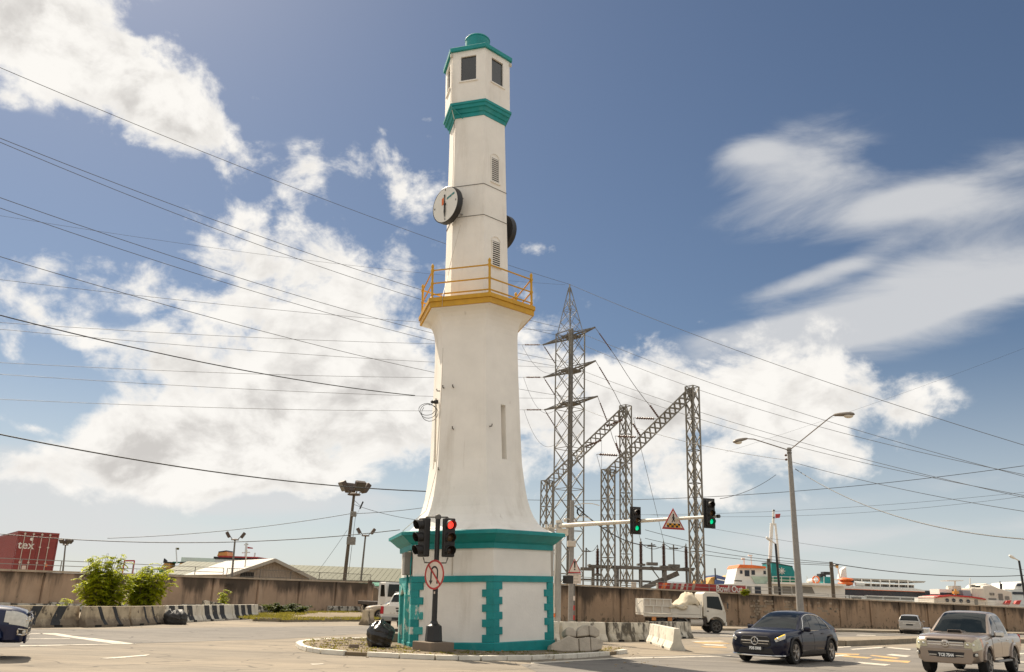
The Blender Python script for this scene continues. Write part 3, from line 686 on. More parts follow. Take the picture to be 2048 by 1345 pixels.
MB().lathe((0, 0, 23.98), (0, 0, 1), [(.53, 0), (.53, .78), (.55, .79), (.55, .83), (.50, .89), (.38, .955), (.2, .99), (.02, 1.0)], 24).build('cupola', 'teal', tower)
MB().lathe((0, 0, 24.96), (0, 0, 1), [(.03, 0), (.04, .05), (.075, .08), (.085, .13), (.06, .18), (.01, .2)], 10).build('finial', 'orange', tower)
for k in (-1, 1):
    cc = hv(1.47, 23.4, k)
    MB().lathe(cc, (0, 0, -1), [(.05, 0), (.06, .05), (.05, .14), (.01, .15)], 8).build('eaves_lamp', 'cream_metal', tower)
MB().tube([hv(1.47, 23.5, -1), hv(1.46, 22, -1), hv(1.47, 21, -1), hv(1.27, 20.4, -1), hv(1.29, 17.3, -1)], .014, 5).build('down_cable', 'pale_paint', tower)
# clocks on brackets
def clock(k_deg, z, out):
    t = R(T0+k_deg); nrm = Vector((math.sin(t), -math.cos(t), 0)); u = Vector((math.cos(t), math.sin(t), 0)); c0 = nrm*out+Vector((0, 0, z))
    ck = MB().lathe(c0-nrm*.27, nrm, [(.70, 0), (.76, .02), (.76, .26), (.735, .275), (.72, .262), (.70, .262)], 40).build('clock', 'black_paint', tower)
    MB().lathe(c0-nrm*.012, nrm, [(.722, 0), (.722, .008)], 40).build('clock_face', 'clock_face', ck)
    def flat(poly, nm, m, d): MB().prism(poly, c0+nrm*d, u, (0, 0, 1), .006).build(nm, m, ck)
    for a in (0, 90, 180, 270):
        s, c = math.sin(R(a))*.63, math.cos(R(a))*.63
        flat([(s-.02, c-.035), (s+.02, c-.035), (s+.02, c+.035), (s-.02, c+.035)], 'hour_mark', 'sign_black', .001)
    flat([(-.20, .02), (-.08, .02), (-.08, .34), (-.20, .30)], 'orange_emblem', 'orange', .001)
    for i, (xa, xb) in enumerate(((.10, .17), (.19, .24), (.26, .36), (.38, .42), (.44, .54))):
        zz = .15+.13*(xa)/.5
        flat([(xa, zz), (xb, zz+.02), (xb, zz+.10), (xa, zz+.08)], 'faded_lettering', 'ship_teal', .001)
    flat([(-.05, 0), (.02, .40), (-.02, .44), (-.06, .40), (.02, 0)][:5], 'hour_hand', 'sign_black', .02)
    flat([(-.035, .06), (.035, .06), (.05, -.30), (.0, -.62), (-.05, -.30)], 'minute_hand', 'sign_black', .03)
    MB().lathe(c0, nrm, [(.05, 0), (.05, .05), (.01, .055)], 10).build('hub', 'sign_black', ck)
    for s in (-.35, .35):
        for zz in (-.35, .35):
            MB().bar(c0-nrm*.2+u*s+Vector((0, 0, zz)), nrm*1.02+u*s+Vector((0, 0, z+zz)), .04).build('bracket', 'steel', ck)
clock(-60, 16.45, 1.68)
clock(120, 16.2, 1.56)
# hooks, service mast and cable coil on the shaft
for k, f, z in ((-1, .28, 9.05), (-1, .30, 7.5), (-1, .06, 9.05), (0, .10, 7.55), (-1, .03, 6.05), (-2, .85, 9.0)):
    rr = 1.70+(9.6-z)*.03; a, b = hv(rr, z, k), hv(rr, z, k+1); p = a+(b-a)*f; nn = face_frame(1.7, k)[2]
    MB().tube([p-nn*.03, p+nn*.10, p+nn*.12+Vector((0, 0, .08))], .022, 6).build('hook', 'steel_dark', tower)
cc, u, nrm, L = face_frame(1.70, -2)
p = cc+u*.45+nrm*.12
MB().cyl(p+Vector((0, 0, 6.4)), p+Vector((0, 0, 8.75)), .035, n=8).build('service_mast', 'pale_paint', tower)
MB().lathe(p+Vector((0, 0, 8.62)), (-1, 0, 0), [(.07, -.08), (.09, 0), (.05, .12), (.08, .14), (.02, .2)], 10).build('insulator', 'black_plastic', tower)
for j in range(3):
    MB().tube([p+Vector((-.32+.30*math.cos(a)+.05*j, -.1+.04*j, 8.32-.06*j+.22*math.sin(a)*(1+.2*j))) for a in np.linspace(.4+j, 6.0+j, 16)], .011, 5).build('cable_coil', 'wire', tower)
MB().tube([hv(1.66, 10.6, -1), hv(1.70, 9, -1), hv(1.84, 6.0, -1)+Vector((-.03, -.03, 0)), hv(2.25, 4.6, -1)+Vector((-.03, -.03, 0)), hv(3.3, 3.86, -1)], .013, 5).build('hanging_cable', 'pale_paint', tower)
a = hv(1.3, 16.3, -1); b = hv(2.4, 12.35, -1)+face_frame(2.4, -1)[1]*.55
MB().tube([a+Vector((.35, -.25, -.7)), a+Vector((-.02, -.12, -2.2)), hv(1.5, 13.5, -.98), b+face_frame(2.4, -1)[2]*.03, b+face_frame(2.4, -1)[2]*.03-Vector((0, 0, .35))], .012, 5).build('hanging_cable', 'pale_paint', tower)

# ------------------------------------------------------------------ long boundary walls
def wall(name, label, cat, A, B, hA, hB, t, step, m, mp, pil=.42, pilout=.16, foot=None):
    A, B = Vector((A[0], A[1], 0)), Vector((B[0], B[1], 0)); d = B-A; L = d.length
    root = thing(name, label, cat, A, math.atan2(d.y, d.x))
    n = max(1, round(L/step)); st = L/n
    hh = lambda x: hA+(hB-hA)*x/L
    def slab(x0, x1, y0, y1, z0, zo, nm, mm, bev=.0):
        mb = MB(); mb.add([(x0, y0, z0), (x1, y0, z0), (x1, y1, z0), (x0, y1, z0), (x0, y0, hh(x0)+zo), (x1, y0, hh(x1)+zo), (x1, y1, hh(x1)+zo), (x0, y1, hh(x0)+zo)],
               [(3, 2, 1, 0), (4, 5, 6, 7), (0, 1, 5, 4), (1, 2, 6, 5), (2, 3, 7, 6), (3, 0, 4, 7)])
        return mb.build(nm, mm, root, bevel=bev)
    for i in range(n):
        j = random.uniform(-.04, .04)
        slab(i*st+pil/2+.045, (i+1)*st-pil/2-.045, -t/2+j, t/2, -.1, -.13, 'wall_panel', m)
        slab(i*st+.006, (i+1)*st-.006, -t/2-.09+random.uniform(-.015, .015), t/2+.06, hh((i+.5)*st)-.6, 0, 'coping', mp).scale = (1, 1, 1)
    slab(0, L, .02, t/2-.01, -.1, -.2, 'wall_core', mp)
    for i in range(n+1):
        slab(i*st-pil/2, i*st+pil/2, -t/2-pilout, t/2+.04, -.1, -.125, 'pilaster', m, .015)
    for o in root.children:
        if o.name.split('.')[0] == 'coping':
            for v in o.data.vertices:
                if v.co.z < hh(v.co.x)-.3: v.co.z = hh(v.co.x)-.12
    if foot:
        x = 0
        while x < L-1:
            w = random.uniform(1.2, 3.2); w = min(w, L-x)
            if random.random() < .8:
                mb = MB().box((x+w/2, -t/2-.2, random.uniform(.2, .3)), (w-.05, .3, random.uniform(.4, .62))); mb.build('footing', foot, root, bevel=.05)
            x += w
    return root, L
WL0, WL1 = AT(-60, 1200, 52), AT(738, 1200, 80)
lwall, LL = wall('boundary_wall', 'long brown rendered wall with mould streaks and pilasters, left of the tower', 'wall', WL0, WL1, AT(-60, 1136, 52).z, AT(738, 1164, 80).z, .25, 4.3, 'wall_left', 'coping', foot='footing')
WR0, WR1 = Vector((-1.5, 69.6, 0)), Vector((68, 106, 0))
hr0 = 3.02; hr1 = 2.62
rwall, LR = wall('boundary_wall', 'long dark streaked concrete wall behind the cars, right of the tower', 'wall', WR0, WR1, hr0, hr1, .25, 4.25, 'wall_right', 'coping', pil=.34, pilout=.12)
for x0 in (27.6, 31.9, 36.2):          # bare blockwork where the render has gone
    for r in range(7):
        for c in range(8):
            if random.random() < .55:
                MB().box((x0+c*.42+(r % 2)*.2, -.135, .8+r*.24), (.38, .04+random.uniform(0, .02), .19)).build('block', 'bare_block', rwall)
# bricks laid bare on the left wall near the pilaster
for r in range(16):
    for c in range(3):
        MB().box((17.9+c*.25+(r % 2)*.1, -.15, .75+r*.085), (.23, .05+random.uniform(0, .02), .06)).build('brick', 'wall_left', lwall)

def railing(label, A, B, zA, zB, h, step, bars, m='steel_dark', gap=.12, group=None, r=.022):
    A, B = Vector((A[0], A[1], zA)), Vector((B[0], B[1], zB)); d = B-A
    root = thing('wall_railing', label, 'railing', A, 0, group)
    n = max(1, round(d.length/step)); up = Vector((0, 0, 1))
    for i in range(n+1): bar_obj('rail_post', d*(i/n), d*(i/n)+up*h, r*2.2, m, root)
    for k in ((.12, 1.0) if bars else (.5, 1.0)): bar_obj('rail', up*h*k, d+up*h*k, r*1.8, m, root)
    if bars:
        mb = MB(); q = int(d.length/gap)
        for i in range(1, q): p = d*(i/q); mb.bar(p+up*h*.12, p+up*h, .012)
        o = mb.build('pickets', m, root); o['kind'] = 'stuff'
    return root
def wpt(A, B, hA, hB, f, back=.0):
    p = Vector((A[0], A[1], 0)).lerp(Vector((B[0], B[1], 0)), f); return Vector((p.x, p.y+back, hA+(hB-hA)*f))
zl0, zl1 = AT(-60, 1136, 52).z, AT(738, 1164, 80).z
a, b = wpt(WL0, WL1, zl0, zl1, 0.0), wpt(WL0, WL1, zl0, zl1, .52)
railing('pale pipe railing on top of the left wall below the red container', a, b, a.z, b.z, .62, 2.6, False, 'steel')
a, b = wpt(WL0, WL1, zl0, zl1, .53), wpt(WL0, WL1, zl0, zl1, 1.0)
railing('picket railing on top of the left wall in front of the long olive roof', a, b, a.z, b.z, .62, 3.4, True, 'steel_dark', .16)
a, b = wpt(WR0, WR1, hr0, hr1, .03), wpt(WR0, WR1, hr0, hr1, .42)
railing('steel railing on top of the right wall below the substation', a, b, a.z, b.z, .62, 2.6, False, 'steel')
a, b = wpt(WR0, WR1, hr0, hr1, .43), wpt(WR0, WR1, hr0, hr1, 1)
railing('thin rail on top of the right wall in front of the ships', a, b, a.z, b.z, .3, 4, False, 'steel', r=.015)

# ------------------------------------------------------------------ concrete barriers
BP = [(.30, 0), (.30, .08), (.17, .33), (.11, .82)]
def bprof(t): return BP
def barrier(label, P_, Q_, m, group, flip=False, hs=1.0, stripes=(), name='concrete_barrier', jit=.0):
    P_, Q_ = Vector((P_[0], P_[1], 0)), Vector((Q_[0], Q_[1], 0)); d = Q_-P_; L = d.length; d.normalize()
    n = Vector((-d.y, d.x, 0));  n = n if n.y > 0 else -n
    c = (P_+Q_)/2+n*.30
    root = thing(name, label, 'barrier', c, math.atan2(d.y, d.x), group)
    ring = lambda x, e=0.: [Vector((x, -(y-e), z*hs)) for y, z in BP]+[Vector((x, y-e, z*hs)) for y, z in reversed(BP)]
    rs = [ring(-L/2, .02), ring(-L/2+.03)]+[ring(-L/2+.03+(L-.06)*i/4) for i in range(1, 4)]+[ring(L/2-.03), ring(L/2, .02)]
    MB().loft(rs, True, False).build('concrete_body', m, root, bevel=.012)
    for s in (-.25, .25): MB().box((s*L, -.29, .045), (.36, .05, .085)).build('drain_slot', 'opening_shade', root)
    for (x0, w, lean) in stripes:
        mb = MB(); e = .006
        ys = [(.30+e, .09), (.17+e, .33), (.11+e, .815)]
        for (ya, za), (yb, zb) in zip(ys[:-1], ys[1:]):
            xa, xb = x0+lean*(.82-za), x0+lean*(.82-zb)
            p = [(xa, -ya, za*hs), (xa+w, -ya, za*hs), (xb+w, -yb, zb*hs), (xb, -yb, zb*hs)]
            if min(v[0] for v in p) < -L/2-.05 or max(v[0] for v in p) > L/2+.05: continue
            b = [(v[0], v[1]+.02, v[2]) for v in p]
            mb.add(p+b, [(0, 1, 2, 3), (4, 7, 6, 5), (0, 4, 5, 1), (1, 5, 6, 2), (2, 6, 7, 3), (3, 7, 4, 0)])
        if mb.v: mb.build('black_stripe', 'stripe', root)
    return root
gl = 'striped concrete barriers by the left road'
barrier('long cream barrier with two wide black slanted stripes, partly behind the blue bonnet', G(-30, 1257.5), G(160, 1254.5), 'barrier_tan', gl, stripes=((-1.3, .42, -.5), (-.1, .42, -.5), (1.0, .42, -.5)))
barrier('tan barrier with two narrow black stripes, nearest the two leafy shrubs', G(173, 1255.5), G(261, 1253), 'barrier_tan', gl, stripes=((-.65, .2, .5), (.2, .2, .5)))
barrier('short tan barrier with black stripes beside the black rubbish sacks', G(265, 1252.5), G(333, 1248.5), 'barrier_tan', gl, stripes=((-.55, .16, .45), (.22, .16, .45)))
pa, pb = G(336, 1247), G(520, 1237.5)
for i in range(3):
    p, q = pa.lerp(pb, i/3+.004), pa.lerp(pb, (i+1)/3-.004); L = (q-p).length
    barrier(('peeling black and white barrier behind the rubbish sacks', 'peeling black and white barrier in the middle of the rear row', 'peeling black and white barrier at the far right end of the rear row')[i], p, q, 'barrier', gl,
            stripes=[(-L/2+.15+j*.95, .6, .25) for j in range(int((L-.4)/.95))])
gr = 'white concrete barriers right of the tower'
barrier('white barrier half hidden by the right edge of the tower base', G(1040, 1283), G(1121, 1284.3), 'barrier', gr)
barrier('long white barrier with few stains standing behind the broken concrete', G(1130, 1284.3), G(1217, 1284), 'barrier', gr)
barrier('white barrier with black mould along its foot, right of the clean one', G(1222, 1284.3), G(1303, 1283.8), 'barrier_mould', gr)
barrier('mould blackened barrier standing just behind the one with its end showing', G(1304, 1279), G(1388, 1277), 'barrier_mould', gr)
a, b = G(1318, 1286), G(1371, 1303)
barrier('short white barrier set at an angle with its end face turned to the road', a, b, 'barrier', gr)
# broken concrete lying on the island
root = thing('broken_concrete', 'grey broken concrete pieces lying on the kerb at the right foot of the tower', 'rubble', G(1155, 1310), R(14))
def lump(poly, o, ux, uy, dep, nm, n=1):
    MB().prism(poly, o, ux, uy, dep).build(nm, 'block_grey', root, bevel=.035)
ux, uz = Vector((1, 0, 0)), Vector((0, .22, 1))
lump([(-.95, .02), (-.9, .22), (-.55, .36), (-.3, .50), (-.18, .46), (.05, .40), (.05, .0), (-.5, -.02)], (0, .45, .0), ux, uz, .5, 'fallen_slab')
lump([(.07, .0), (.07, .42), (.46, .47), (.46, .0)], (0, .43, 0), ux, uz, .5, 'fallen_slab')
lump([(.48, .01), (.48, .47), (.80, .42), (.93, .30), (.86, .08)], (0, .45, 0), ux, uz, .5, 'fallen_slab')
lump([(-.38, .50), (-.38, .68), (-.26, .78), (-.1, .74), (.0, .62), (-.02, .46)], (0, .42, 0), ux, uz, .45, 'fallen_block')
lump([(.01, .47), (.03, .66), (.2, .84), (.44, .86), (.44, .52)], (0, .40, 0), ux, uz, .45, 'fallen_block')
lump([(.46, .53), (.46, .85), (.66, .84), (.84, .70), (.82, .52), (.7, .47)], (0, .42, 0), ux, uz, .45, 'fallen_block')
tag(MB().box((0, 0, .15), (.95, .75, .30), rz=R(2)).build('concrete_block', 'plinth_block', bevel=.02), 'brown concrete block under the foot of the turquoise doorway', 'block').location = (G(797, 1290).x, G(797, 1290).y, .10)
tag(MB().box((0, 0, .06), (.3, .2, .12), rz=R(20)).build('loose_brick', 'plinth_block', bevel=.01), 'small brown brick lying on the dry island in front of the rubbish bag', 'brick').location = G(707, 1297, .1)
tag(MB().box((0, 0, .09), (4.2, .3, .18)).build('concrete_beam', 'coping', bevel=.02), 'pale concrete beam lying on the ground behind the striped barriers', 'beam').location = (G(250, 1240).x, G(250, 1240).y+.5, .0)
o = MB().prism([(-2.6, 0), (2.6, 0), (2.6, .35), (1.5, .5), (-2.6, .95)], (0, 0, 0), (1, 0, 0), (0, 0, 1), .3).build('broken_parapet', 'footing', bevel=.03)
p = G(455, 1233); o.location = (p.x, p.y+.4, 0); o.rotation_euler = (0, 0, R(65)); tag(o, 'flaking whitewashed low parapet sloping down behind the rear striped barriers', 'low wall')

# rubbish bags
def bag(label, p, r, h, seed, m='bag', group=None, tie=True):
    rng = random.Random(seed); n, mm = 36, 22; ph = [rng.uniform(0, 6.28) for _ in range(8)]
    root = thing('rubbish_bag', label, 'rubbish bag', p, rng.uniform(0, 3), group)
    rings = []
    for k in range(mm+1):
        t = k/mm; z = h*t
        rr = r*(.86+.22*math.sin(math.pi*.62*t/.7)) if t < .7 else r*1.065*(1-.62*((t-.7)/.3)**1.6)
        if k == 0: rr *= .94
        ring = []
        for i in range(n):
            a = 2*math.pi*i/n
            w = 1+.05*math.sin(3*a+ph[0]+t*2)+.04*math.sin(7*a+ph[1]-t*5)+(.02+.08*max(0, t-.5))*math.sin(13*a+ph[2])+.022*math.sin(19*t+ph[3]+2*a)+.02*math.sin(31*t+5*a+ph[4])
            ring.append(Vector((rr*w*math.cos(a)+.10*h*t*math.sin(ph[5]), rr*w*.9*math.sin(a)+.1*h*t, z+max(0, t-.55)*h*(.18*math.sin(2*a+ph[6])+.16*math.sin(5*a+ph[7])+.08*math.sin(11*a+ph[0])))))
        rings.append(ring)
    MB().loft(rings, True, True).build('bag_body', m, root, auto=80)
    return root
bag('full shiny black rubbish bag on the island beside the turquoise doorway', G(759, 1294.5, .1), .42, .74, 3)
g = 'black rubbish sacks by the striped barriers'
bag('left of the two dusty black sacks at the end of the tan barriers', G(343, 1249.5), .36, .62, 5, 'bin', g)
bag('right of the two dusty black sacks at the end of the tan barriers', G(359, 1249.5), .38, .60, 8, 'bin', g)

# ------------------------------------------------------------------ traffic signals
def signal_head(parent, c, yaw, lit, s=1.0, backplate=False):
    """three lens head: housing part with visor and lens sub-parts, facing yaw (0 = towards -Y)"""
    n = Vector((math.sin(yaw), -math.cos(yaw), 0)); u = Vector((math.cos(yaw), math.sin(yaw), 0)); c = Vector(c)
    hs = MB().box(c, (.33*s, .20*s, 1.05*s), rz=yaw).build('signal_head', 'black_plastic', parent, bevel=.03*s)
    if backplate: MB().box(c-n*.02*s, (.52*s, .02*s, 1.22*s), rz=yaw).build('backboard', 'black_plastic', hs)
    for i, (cl, off) in enumerate((('lit_red', 'dark_lens'), ('lit_amber', 'off_lens'), ('lit_green', 'dark_lens'))):
        z = (.34-.34*i)*s; p = c+n*.10*s+Vector((0, 0, z))
        MB().lathe(p-n*.005, n, [(.10*s, 0), (.105*s, .012*s), (.08*s, .035*s), (.02*s, .045*s)], 18).build('lens', cl if lit == i else off, hs)
        ri = []; ro = []; nn = 17                      # visor: an open tunnel, cut back underneath
        mb = MB()
        for k in range(nn):
            a = R(-55+290*k/(nn-1)); dx, dz = math.cos(a)*.135*s, math.sin(a)*.135*s
            ln = (.13+.11*(0.5+.5*math.sin(a)))*s
            b = p+u*dx+Vector((0, 0, dz)); ri.append(b-n*.01*s); ro.append(b+n*ln-Vector((0, 0, .02*s)))
        inn = lambda q, L_: [x+(p+n*(x-p).dot(n)-x)*.08 for x in L_]
        a1, a2 = inn(0, ri), inn(0, ro)
        vs = ri+ro+a1+a2; fs = []
        for k in range(nn-1):
            fs += [(k, k+1, nn+k+1, nn+k), (2*nn+k+1, 2*nn+k, 3*nn+k, 3*nn+k+1), (nn+k, nn+k+1, 3*nn+k+1, 3*nn+k)]
        mb.add(vs, fs, True); mb.build('visor', 'black_plastic', hs)
    return hs
p = AT(866, 1300, 27.95); SX, SY = p.x, 27.85
o = MB().box((0, 0, .17), (.92, .92, .40), rz=R(42)).build('concrete_plinth', 'plinth_block', bevel=.02)
o.location = (SX, SY+.1, .0); tag(o, 'square brown concrete plinth under the front traffic light pole', 'plinth')
sig = thing('traffic_light', 'black traffic light pole with twin heads, the right one red, in front of the tower', 'traffic light', (SX, SY+.1, .37), rot=(0, R(-1.2), 0))
MB().lathe((0, 0, 0), (0, 0, 1), [(.27, 0), (.275, .04), (.27, .06), (.245, .42), (.24, .46), (.14, .52), (.11, .58), (.09, .62)], 8).build('pole_base', 'black_paint', sig, bevel=.01)
MB().cyl((0, 0, .55), (0, 0, 3.76), .085, .078, 14).build('pole', 'black_paint', sig)
MB().lathe((0, 0, 3.72), (0, 0, 1), [(.095, 0), (.1, .1), (.07, .14), (.03, .16)], 12).build('pole_cap', 'steel_dark', sig)
for z in (3.78, 2.36):
    MB().tube([(-.42, -.05, z-(.06 if z > 3 else -.16)), (-.37, -.03, z), (.31, -.03, z), (.36, -.05, z-(.06 if z > 3 else -.16))], .024, 8).build('bracket', 'steel_dark', sig)
for zz, kk in ((1.95, .03), (1.72, .02), (1.45, .045), (2.05, .02)):
    MB().box((-.02, -.083, zz), (kk, .012, kk*1.6)).build('torn_sticker', 'sign_white', sig)
signal_head(sig, (-.42, -.06, 3.14), R(-50), None, 1.15)
signal_head(sig, (.36, -.06, 3.14), R(22), 0, 1.15)

def disc_sign(parent_loc, yaw):
    root = thing('road_sign', 'round white no u-turn sign with red ring clamped to the front traffic light pole', 'road sign', parent_loc, yaw)
    MB().lathe((0, 0, 0), (0, -1, 0), [(.50, 0), (.50, .012)], 40).build('sign_plate', 'sign_white', root)
    def ringmesh(r0, r1, y0, y1, n=40):
        mb = MB(); vs = []
        for r, y in ((r0, y0), (r1, y0), (r1, y1), (r0, y1)):
            vs.append([Vector((r*math.cos(2*math.pi*i/n), y, r*math.sin(2*math.pi*i/n))) for i in range(n)])
        rs = vs+[vs[0]]
        mb.loft(rs, False, False); return mb
    ringmesh(.44, .505, -.010, -.022).build('red_ring', 'red', root)
    mb = MB(); mb.bar((-.315, -.025, .315), (.315, -.025, -.315), .012, .055); mb.build('red_slash', 'red', root)
    pts = [(-.165, -.018, -.24), (-.165, -.018, .10)]+[(-.165*math.cos(a), -.018, .10+.165*math.sin(a)) for a in np.linspace(.25, math.pi-.25, 8)]+[(.165, -.018, .10), (.165, -.018, -.30)]
    mb = MB()
    for i in range(len(pts)-1): mb.bar(pts[i], pts[i+1], .008, .06)
    mb.prism([(-.165-.09, -.20), (-.165+.09, -.20), (-.165, -.34)], (0, -.013, 0), (1, 0, 0), (0, 0, 1), .008)
    mb.build('arrow', 'sign_black', root)
    for z in (.2, -.2): MB().box((0, .07, z), (.22, .12, .05)).build('clamp', 'steel_dark', root)
    return root
ds = disc_sign((SX-.07, SY-.10, 2.36), R(-44)); ds.scale = (.9, .9, .9)

# mast arm signal
p = AT(1118, 1050, 40); q = AT(1438, 1034, 32.6)
mast = thing('mast_arm_signal', 'tall pale grey mast with a long arm over the road carrying two green signals', 'traffic light', (p.x, 40, 0))
MB().cyl((0, 0, 0), (0, 0, p.z+.1), .15, .13, 14).build('mast', 'grey_paint', mast)
MB().cyl((0, 0, p.z+.08), (0, 0, p.z+.2), .15, .15, 14).build('mast_cap', 'pale_paint', mast)
e = Vector((q.x-p.x, q.y-40, 4.95)); s0 = Vector((0, 0, p.z-.05))
MB().cyl(s0, e, .10, .055, 12).build('arm', 'pale_paint', mast)
MB().cyl(e-(e-s0).normalized()*.08, e+(e-s0).normalized()*.02, .07, .07, 10).build('arm_cap', 'black_plastic', mast)
MB().box((.18, 0, p.z-.32), (.5, .3, .3)).build('junction_box', 'pale_paint', mast, bevel=.02)
MB().tube([(-.17, -.08, p.z-.6), (-.17, -.1, .4)], .025, 6).build('conduit', 'pale_paint', mast)
def on_arm(px):
    a, b = s0+mast.location, e+mast.location; lo, hi = 0, 1
    for _ in range(40):
        m_ = (lo+hi)/2; w = a.lerp(b, m_); v = w-Vector((0, 0, EYE))
        d = Vector((v.x, v.y*math.cos(TH)+v.z*math.sin(TH), -v.y*math.sin(TH)+v.z*math.cos(TH)))
        X, Y = F*d.x/d.y, -F*d.z/d.y; xx = 1024+X*math.cos(ROLL)-Y*math.sin(ROLL)
        if xx < px: lo = m_
        else: hi = m_
    return a.lerp(b, lo)-mast.location
w1, w2 = on_arm(1270), on_arm(1417)
signal_head(mast, w1+Vector((0, -.17, .02)), R(14), 2, .92, True)
signal_head(mast, w2+Vector((0, -.17, .12)), R(14), 2, .92, True)
MB().box((.45, -.05, 2.62), (.36, .36, .36), rz=R(35)).build('camera_box', 'black_plastic', mast, bevel=.04)
MB().box((-.16, -.12, 1.28), (.10, .05, .24)).build('warning_tag', 'sign_white', mast)
MB().box((-.16, -.121, 1.06), (.10, .05, .16)).build('warning_tag', 'orange', mast)
# second mast just behind it, arm leading left behind the tower
p2 = AT(1103, 1058, 41.5)
m2 = thing('mast_arm_signal', 'second pale mast standing close behind, its short arm running left behind the tower', 'traffic light', (p2.x, 41.5, 0))
MB().cyl((0, 0, 0), (0, 0, p2.z), .14, .13, 12).build('mast', 'grey_paint', m2)
MB().bar((.15, 0, p2.z-.02), (-3.2, .4, p2.z-.1), .16).build('arm', 'pale_paint', m2)
for x in (-.25, -.05, .2): MB().box((x, -.05, p2.z+.1), (.12, .12, .18)).build('arm_clamp', 'pale_paint', m2)
# curved camera pole beside the masts
p3 = AT(1143, 1120, 63)
cp = thing('camera_pole', 'grey pole with thin curved white brackets and dome cameras behind the long signal arm', 'camera pole', (p3.x, 63, 0))
MB().cyl((0, 0, 0), (0, 0, 8.7), .2, .15, 12).build('pole', 'grey_pole', cp)
MB().box((-.02, -.02, 5.6), (.6, .5, .4)).build('pole_box', 'cream_metal', cp, bevel=.02)
for (a, b, h) in ((2.0, 0, 8.4), (1.3, -.4, 7.4)):
    MB().tube([(0, 0, h-.6), (.12, b*.3, h-.1), (.4*a, b*.6, h+.12), (.75*a, b*.9, h+.12), (1.0*a, b, h)], .03, 6).build('curved_bracket', 'pale_paint', cp)
for (x, z) in ((-.5, 7.4), (.95, 7.2), (2.6, 7.3)):
    MB().tube([(0, 0, z-.1), (x, -.05, z)], .025, 6).build('bracket', 'pale_paint', cp)
    MB().sphere((x, -.05, z-.14), .13, 10, 6).build('dome_camera', 'pale_paint', cp)
for k in range(3):
    MB().tube([(.6+.26*math.cos(a)*(1-.1*k), -.1-.05*k, 7.9+.28*math.sin(a)) for a in np.linspace(0, 6.2, 18)], .035, 6).build('cable_coil', 'wire', cp)

# warning signs
def tri(root, c, w, h, u, nrm):
    n = Vector(nrm)
    MB().prism([(-w/2, 0), (w/2, 0), (0, h)], c, u, (0, 0, 1), -.012).build('red_border', 'red', root)
    k = .80; MB().prism([(-w/2*k, .085*h), (w/2*k, .085*h), (0, .085*h+k*h)], Vector(c)+n*.003, u, (0, 0, 1), .006).build('sign_plate', 'sign_white', root)
w = on_arm(1345)+mast.location
ts = thing('road_sign', 'triangular pedestrian crossing warning sign hung on the signal arm between the two green lights', 'road sign', (w.x, w.y-.16, w.z-.42), R(16))
u = Vector((1, 0, 0)); nr = (0, -1, 0)
tri(ts, (0, 0, 0), 1.0, .84, u, nr)
for r in range(2):
    for c in range(6):
        MB().box((-.24+c*.096, -.014, .12+r*.075), (.094, .006, .073)).build('amber_check' if (r+c) % 2 else 'black_check', 'sign_yellow' if (r+c) % 2 else 'sign_black', ts)
MB().sphere((.005, -.014, .58), .035, 8, 6, (1, .3, 1)).build('walking_figure', 'sign_black', ts)
fg = MB(); fg.bar((.0, -.015, .54), (.005, -.015, .40), .008, .06).bar((.0, -.015, .41), (.06, -.015, .30), .008, .03).bar((.0, -.015, .41), (-.06, -.015, .28), .008, .03).bar((.0, -.016, .52), (.07, -.016, .42), .008, .022).bar((.0, -.016, .52), (-.06, -.016, .43), .008, .022)
fg.build('walking_figure', 'sign_black', ts)
MB().box((0, .07, .42), (.1, .12, .12)).build('clamp', 'steel_dark', ts)
p = AT(1149, 1168, 58); q = AT(1149, 1118, 58)
es = thing('road_sign', 'triangular exclamation mark sign with a small arrow plate below, on a thin banded post', 'road sign', (p.x, 58, 0), R(4))
MB().cyl((0, .06, 0), (0, .06, p.z+.2), .05, n=8).build('post', 'steel_dark', es)
for z in (.5, 1.1, 1.7): MB().cyl((0, .06, z), (0, .06, z+.3), .056, n=8).build('post_band', 'sign_white' if z > 1.5 else 'red', es)
hh = (q.z-p.z)
tri(es, (0, 0, p.z+hh*.42), .86, hh*.60, u, nr)
MB().prism([(-.035, 0), (.035, 0), (.06, .42), (-.06, .42)], (0, -.018, p.z+hh*.42+.34), u, (0, 0, 1), .006).build('exclamation_mark', 'sign_black', es)
MB().lathe((0, -.012, p.z+hh*.42+.24), (0, -1, 0), [(.05, 0), (.05, .008)], 10).build('exclamation_mark', 'sign_black', es)
MB().box((0, 0, p.z+hh*.19), (.86, .012, hh*.38)).build('arrow_plate', 'sign_white', es)
ar = MB(); z = p.z+hh*.2
ar.bar((-.36, -.012, z), (-.12, -.012, z), .006, .06).bar((-.36, -.013, z), (-.24, -.013, z+.2), .006, .05).bar((-.36, -.013, z), (-.24, -.013, z-.2), .006, .05); ar.build('arrow', 'sign_black', es)
for r, zz in enumerate((.20, 0, -.20)):
    x = -.10+(.05 if r else 0)
    for wd in ((.05, .09, .06, .10), (.08, .05, .09), (.09, .06, .07, .06))[r]:
        MB().box((x+wd/2, -.010, z+zz), (wd*.8, .006, .09)).build('faded_lettering', 'block_grey', es); x += wd+.02
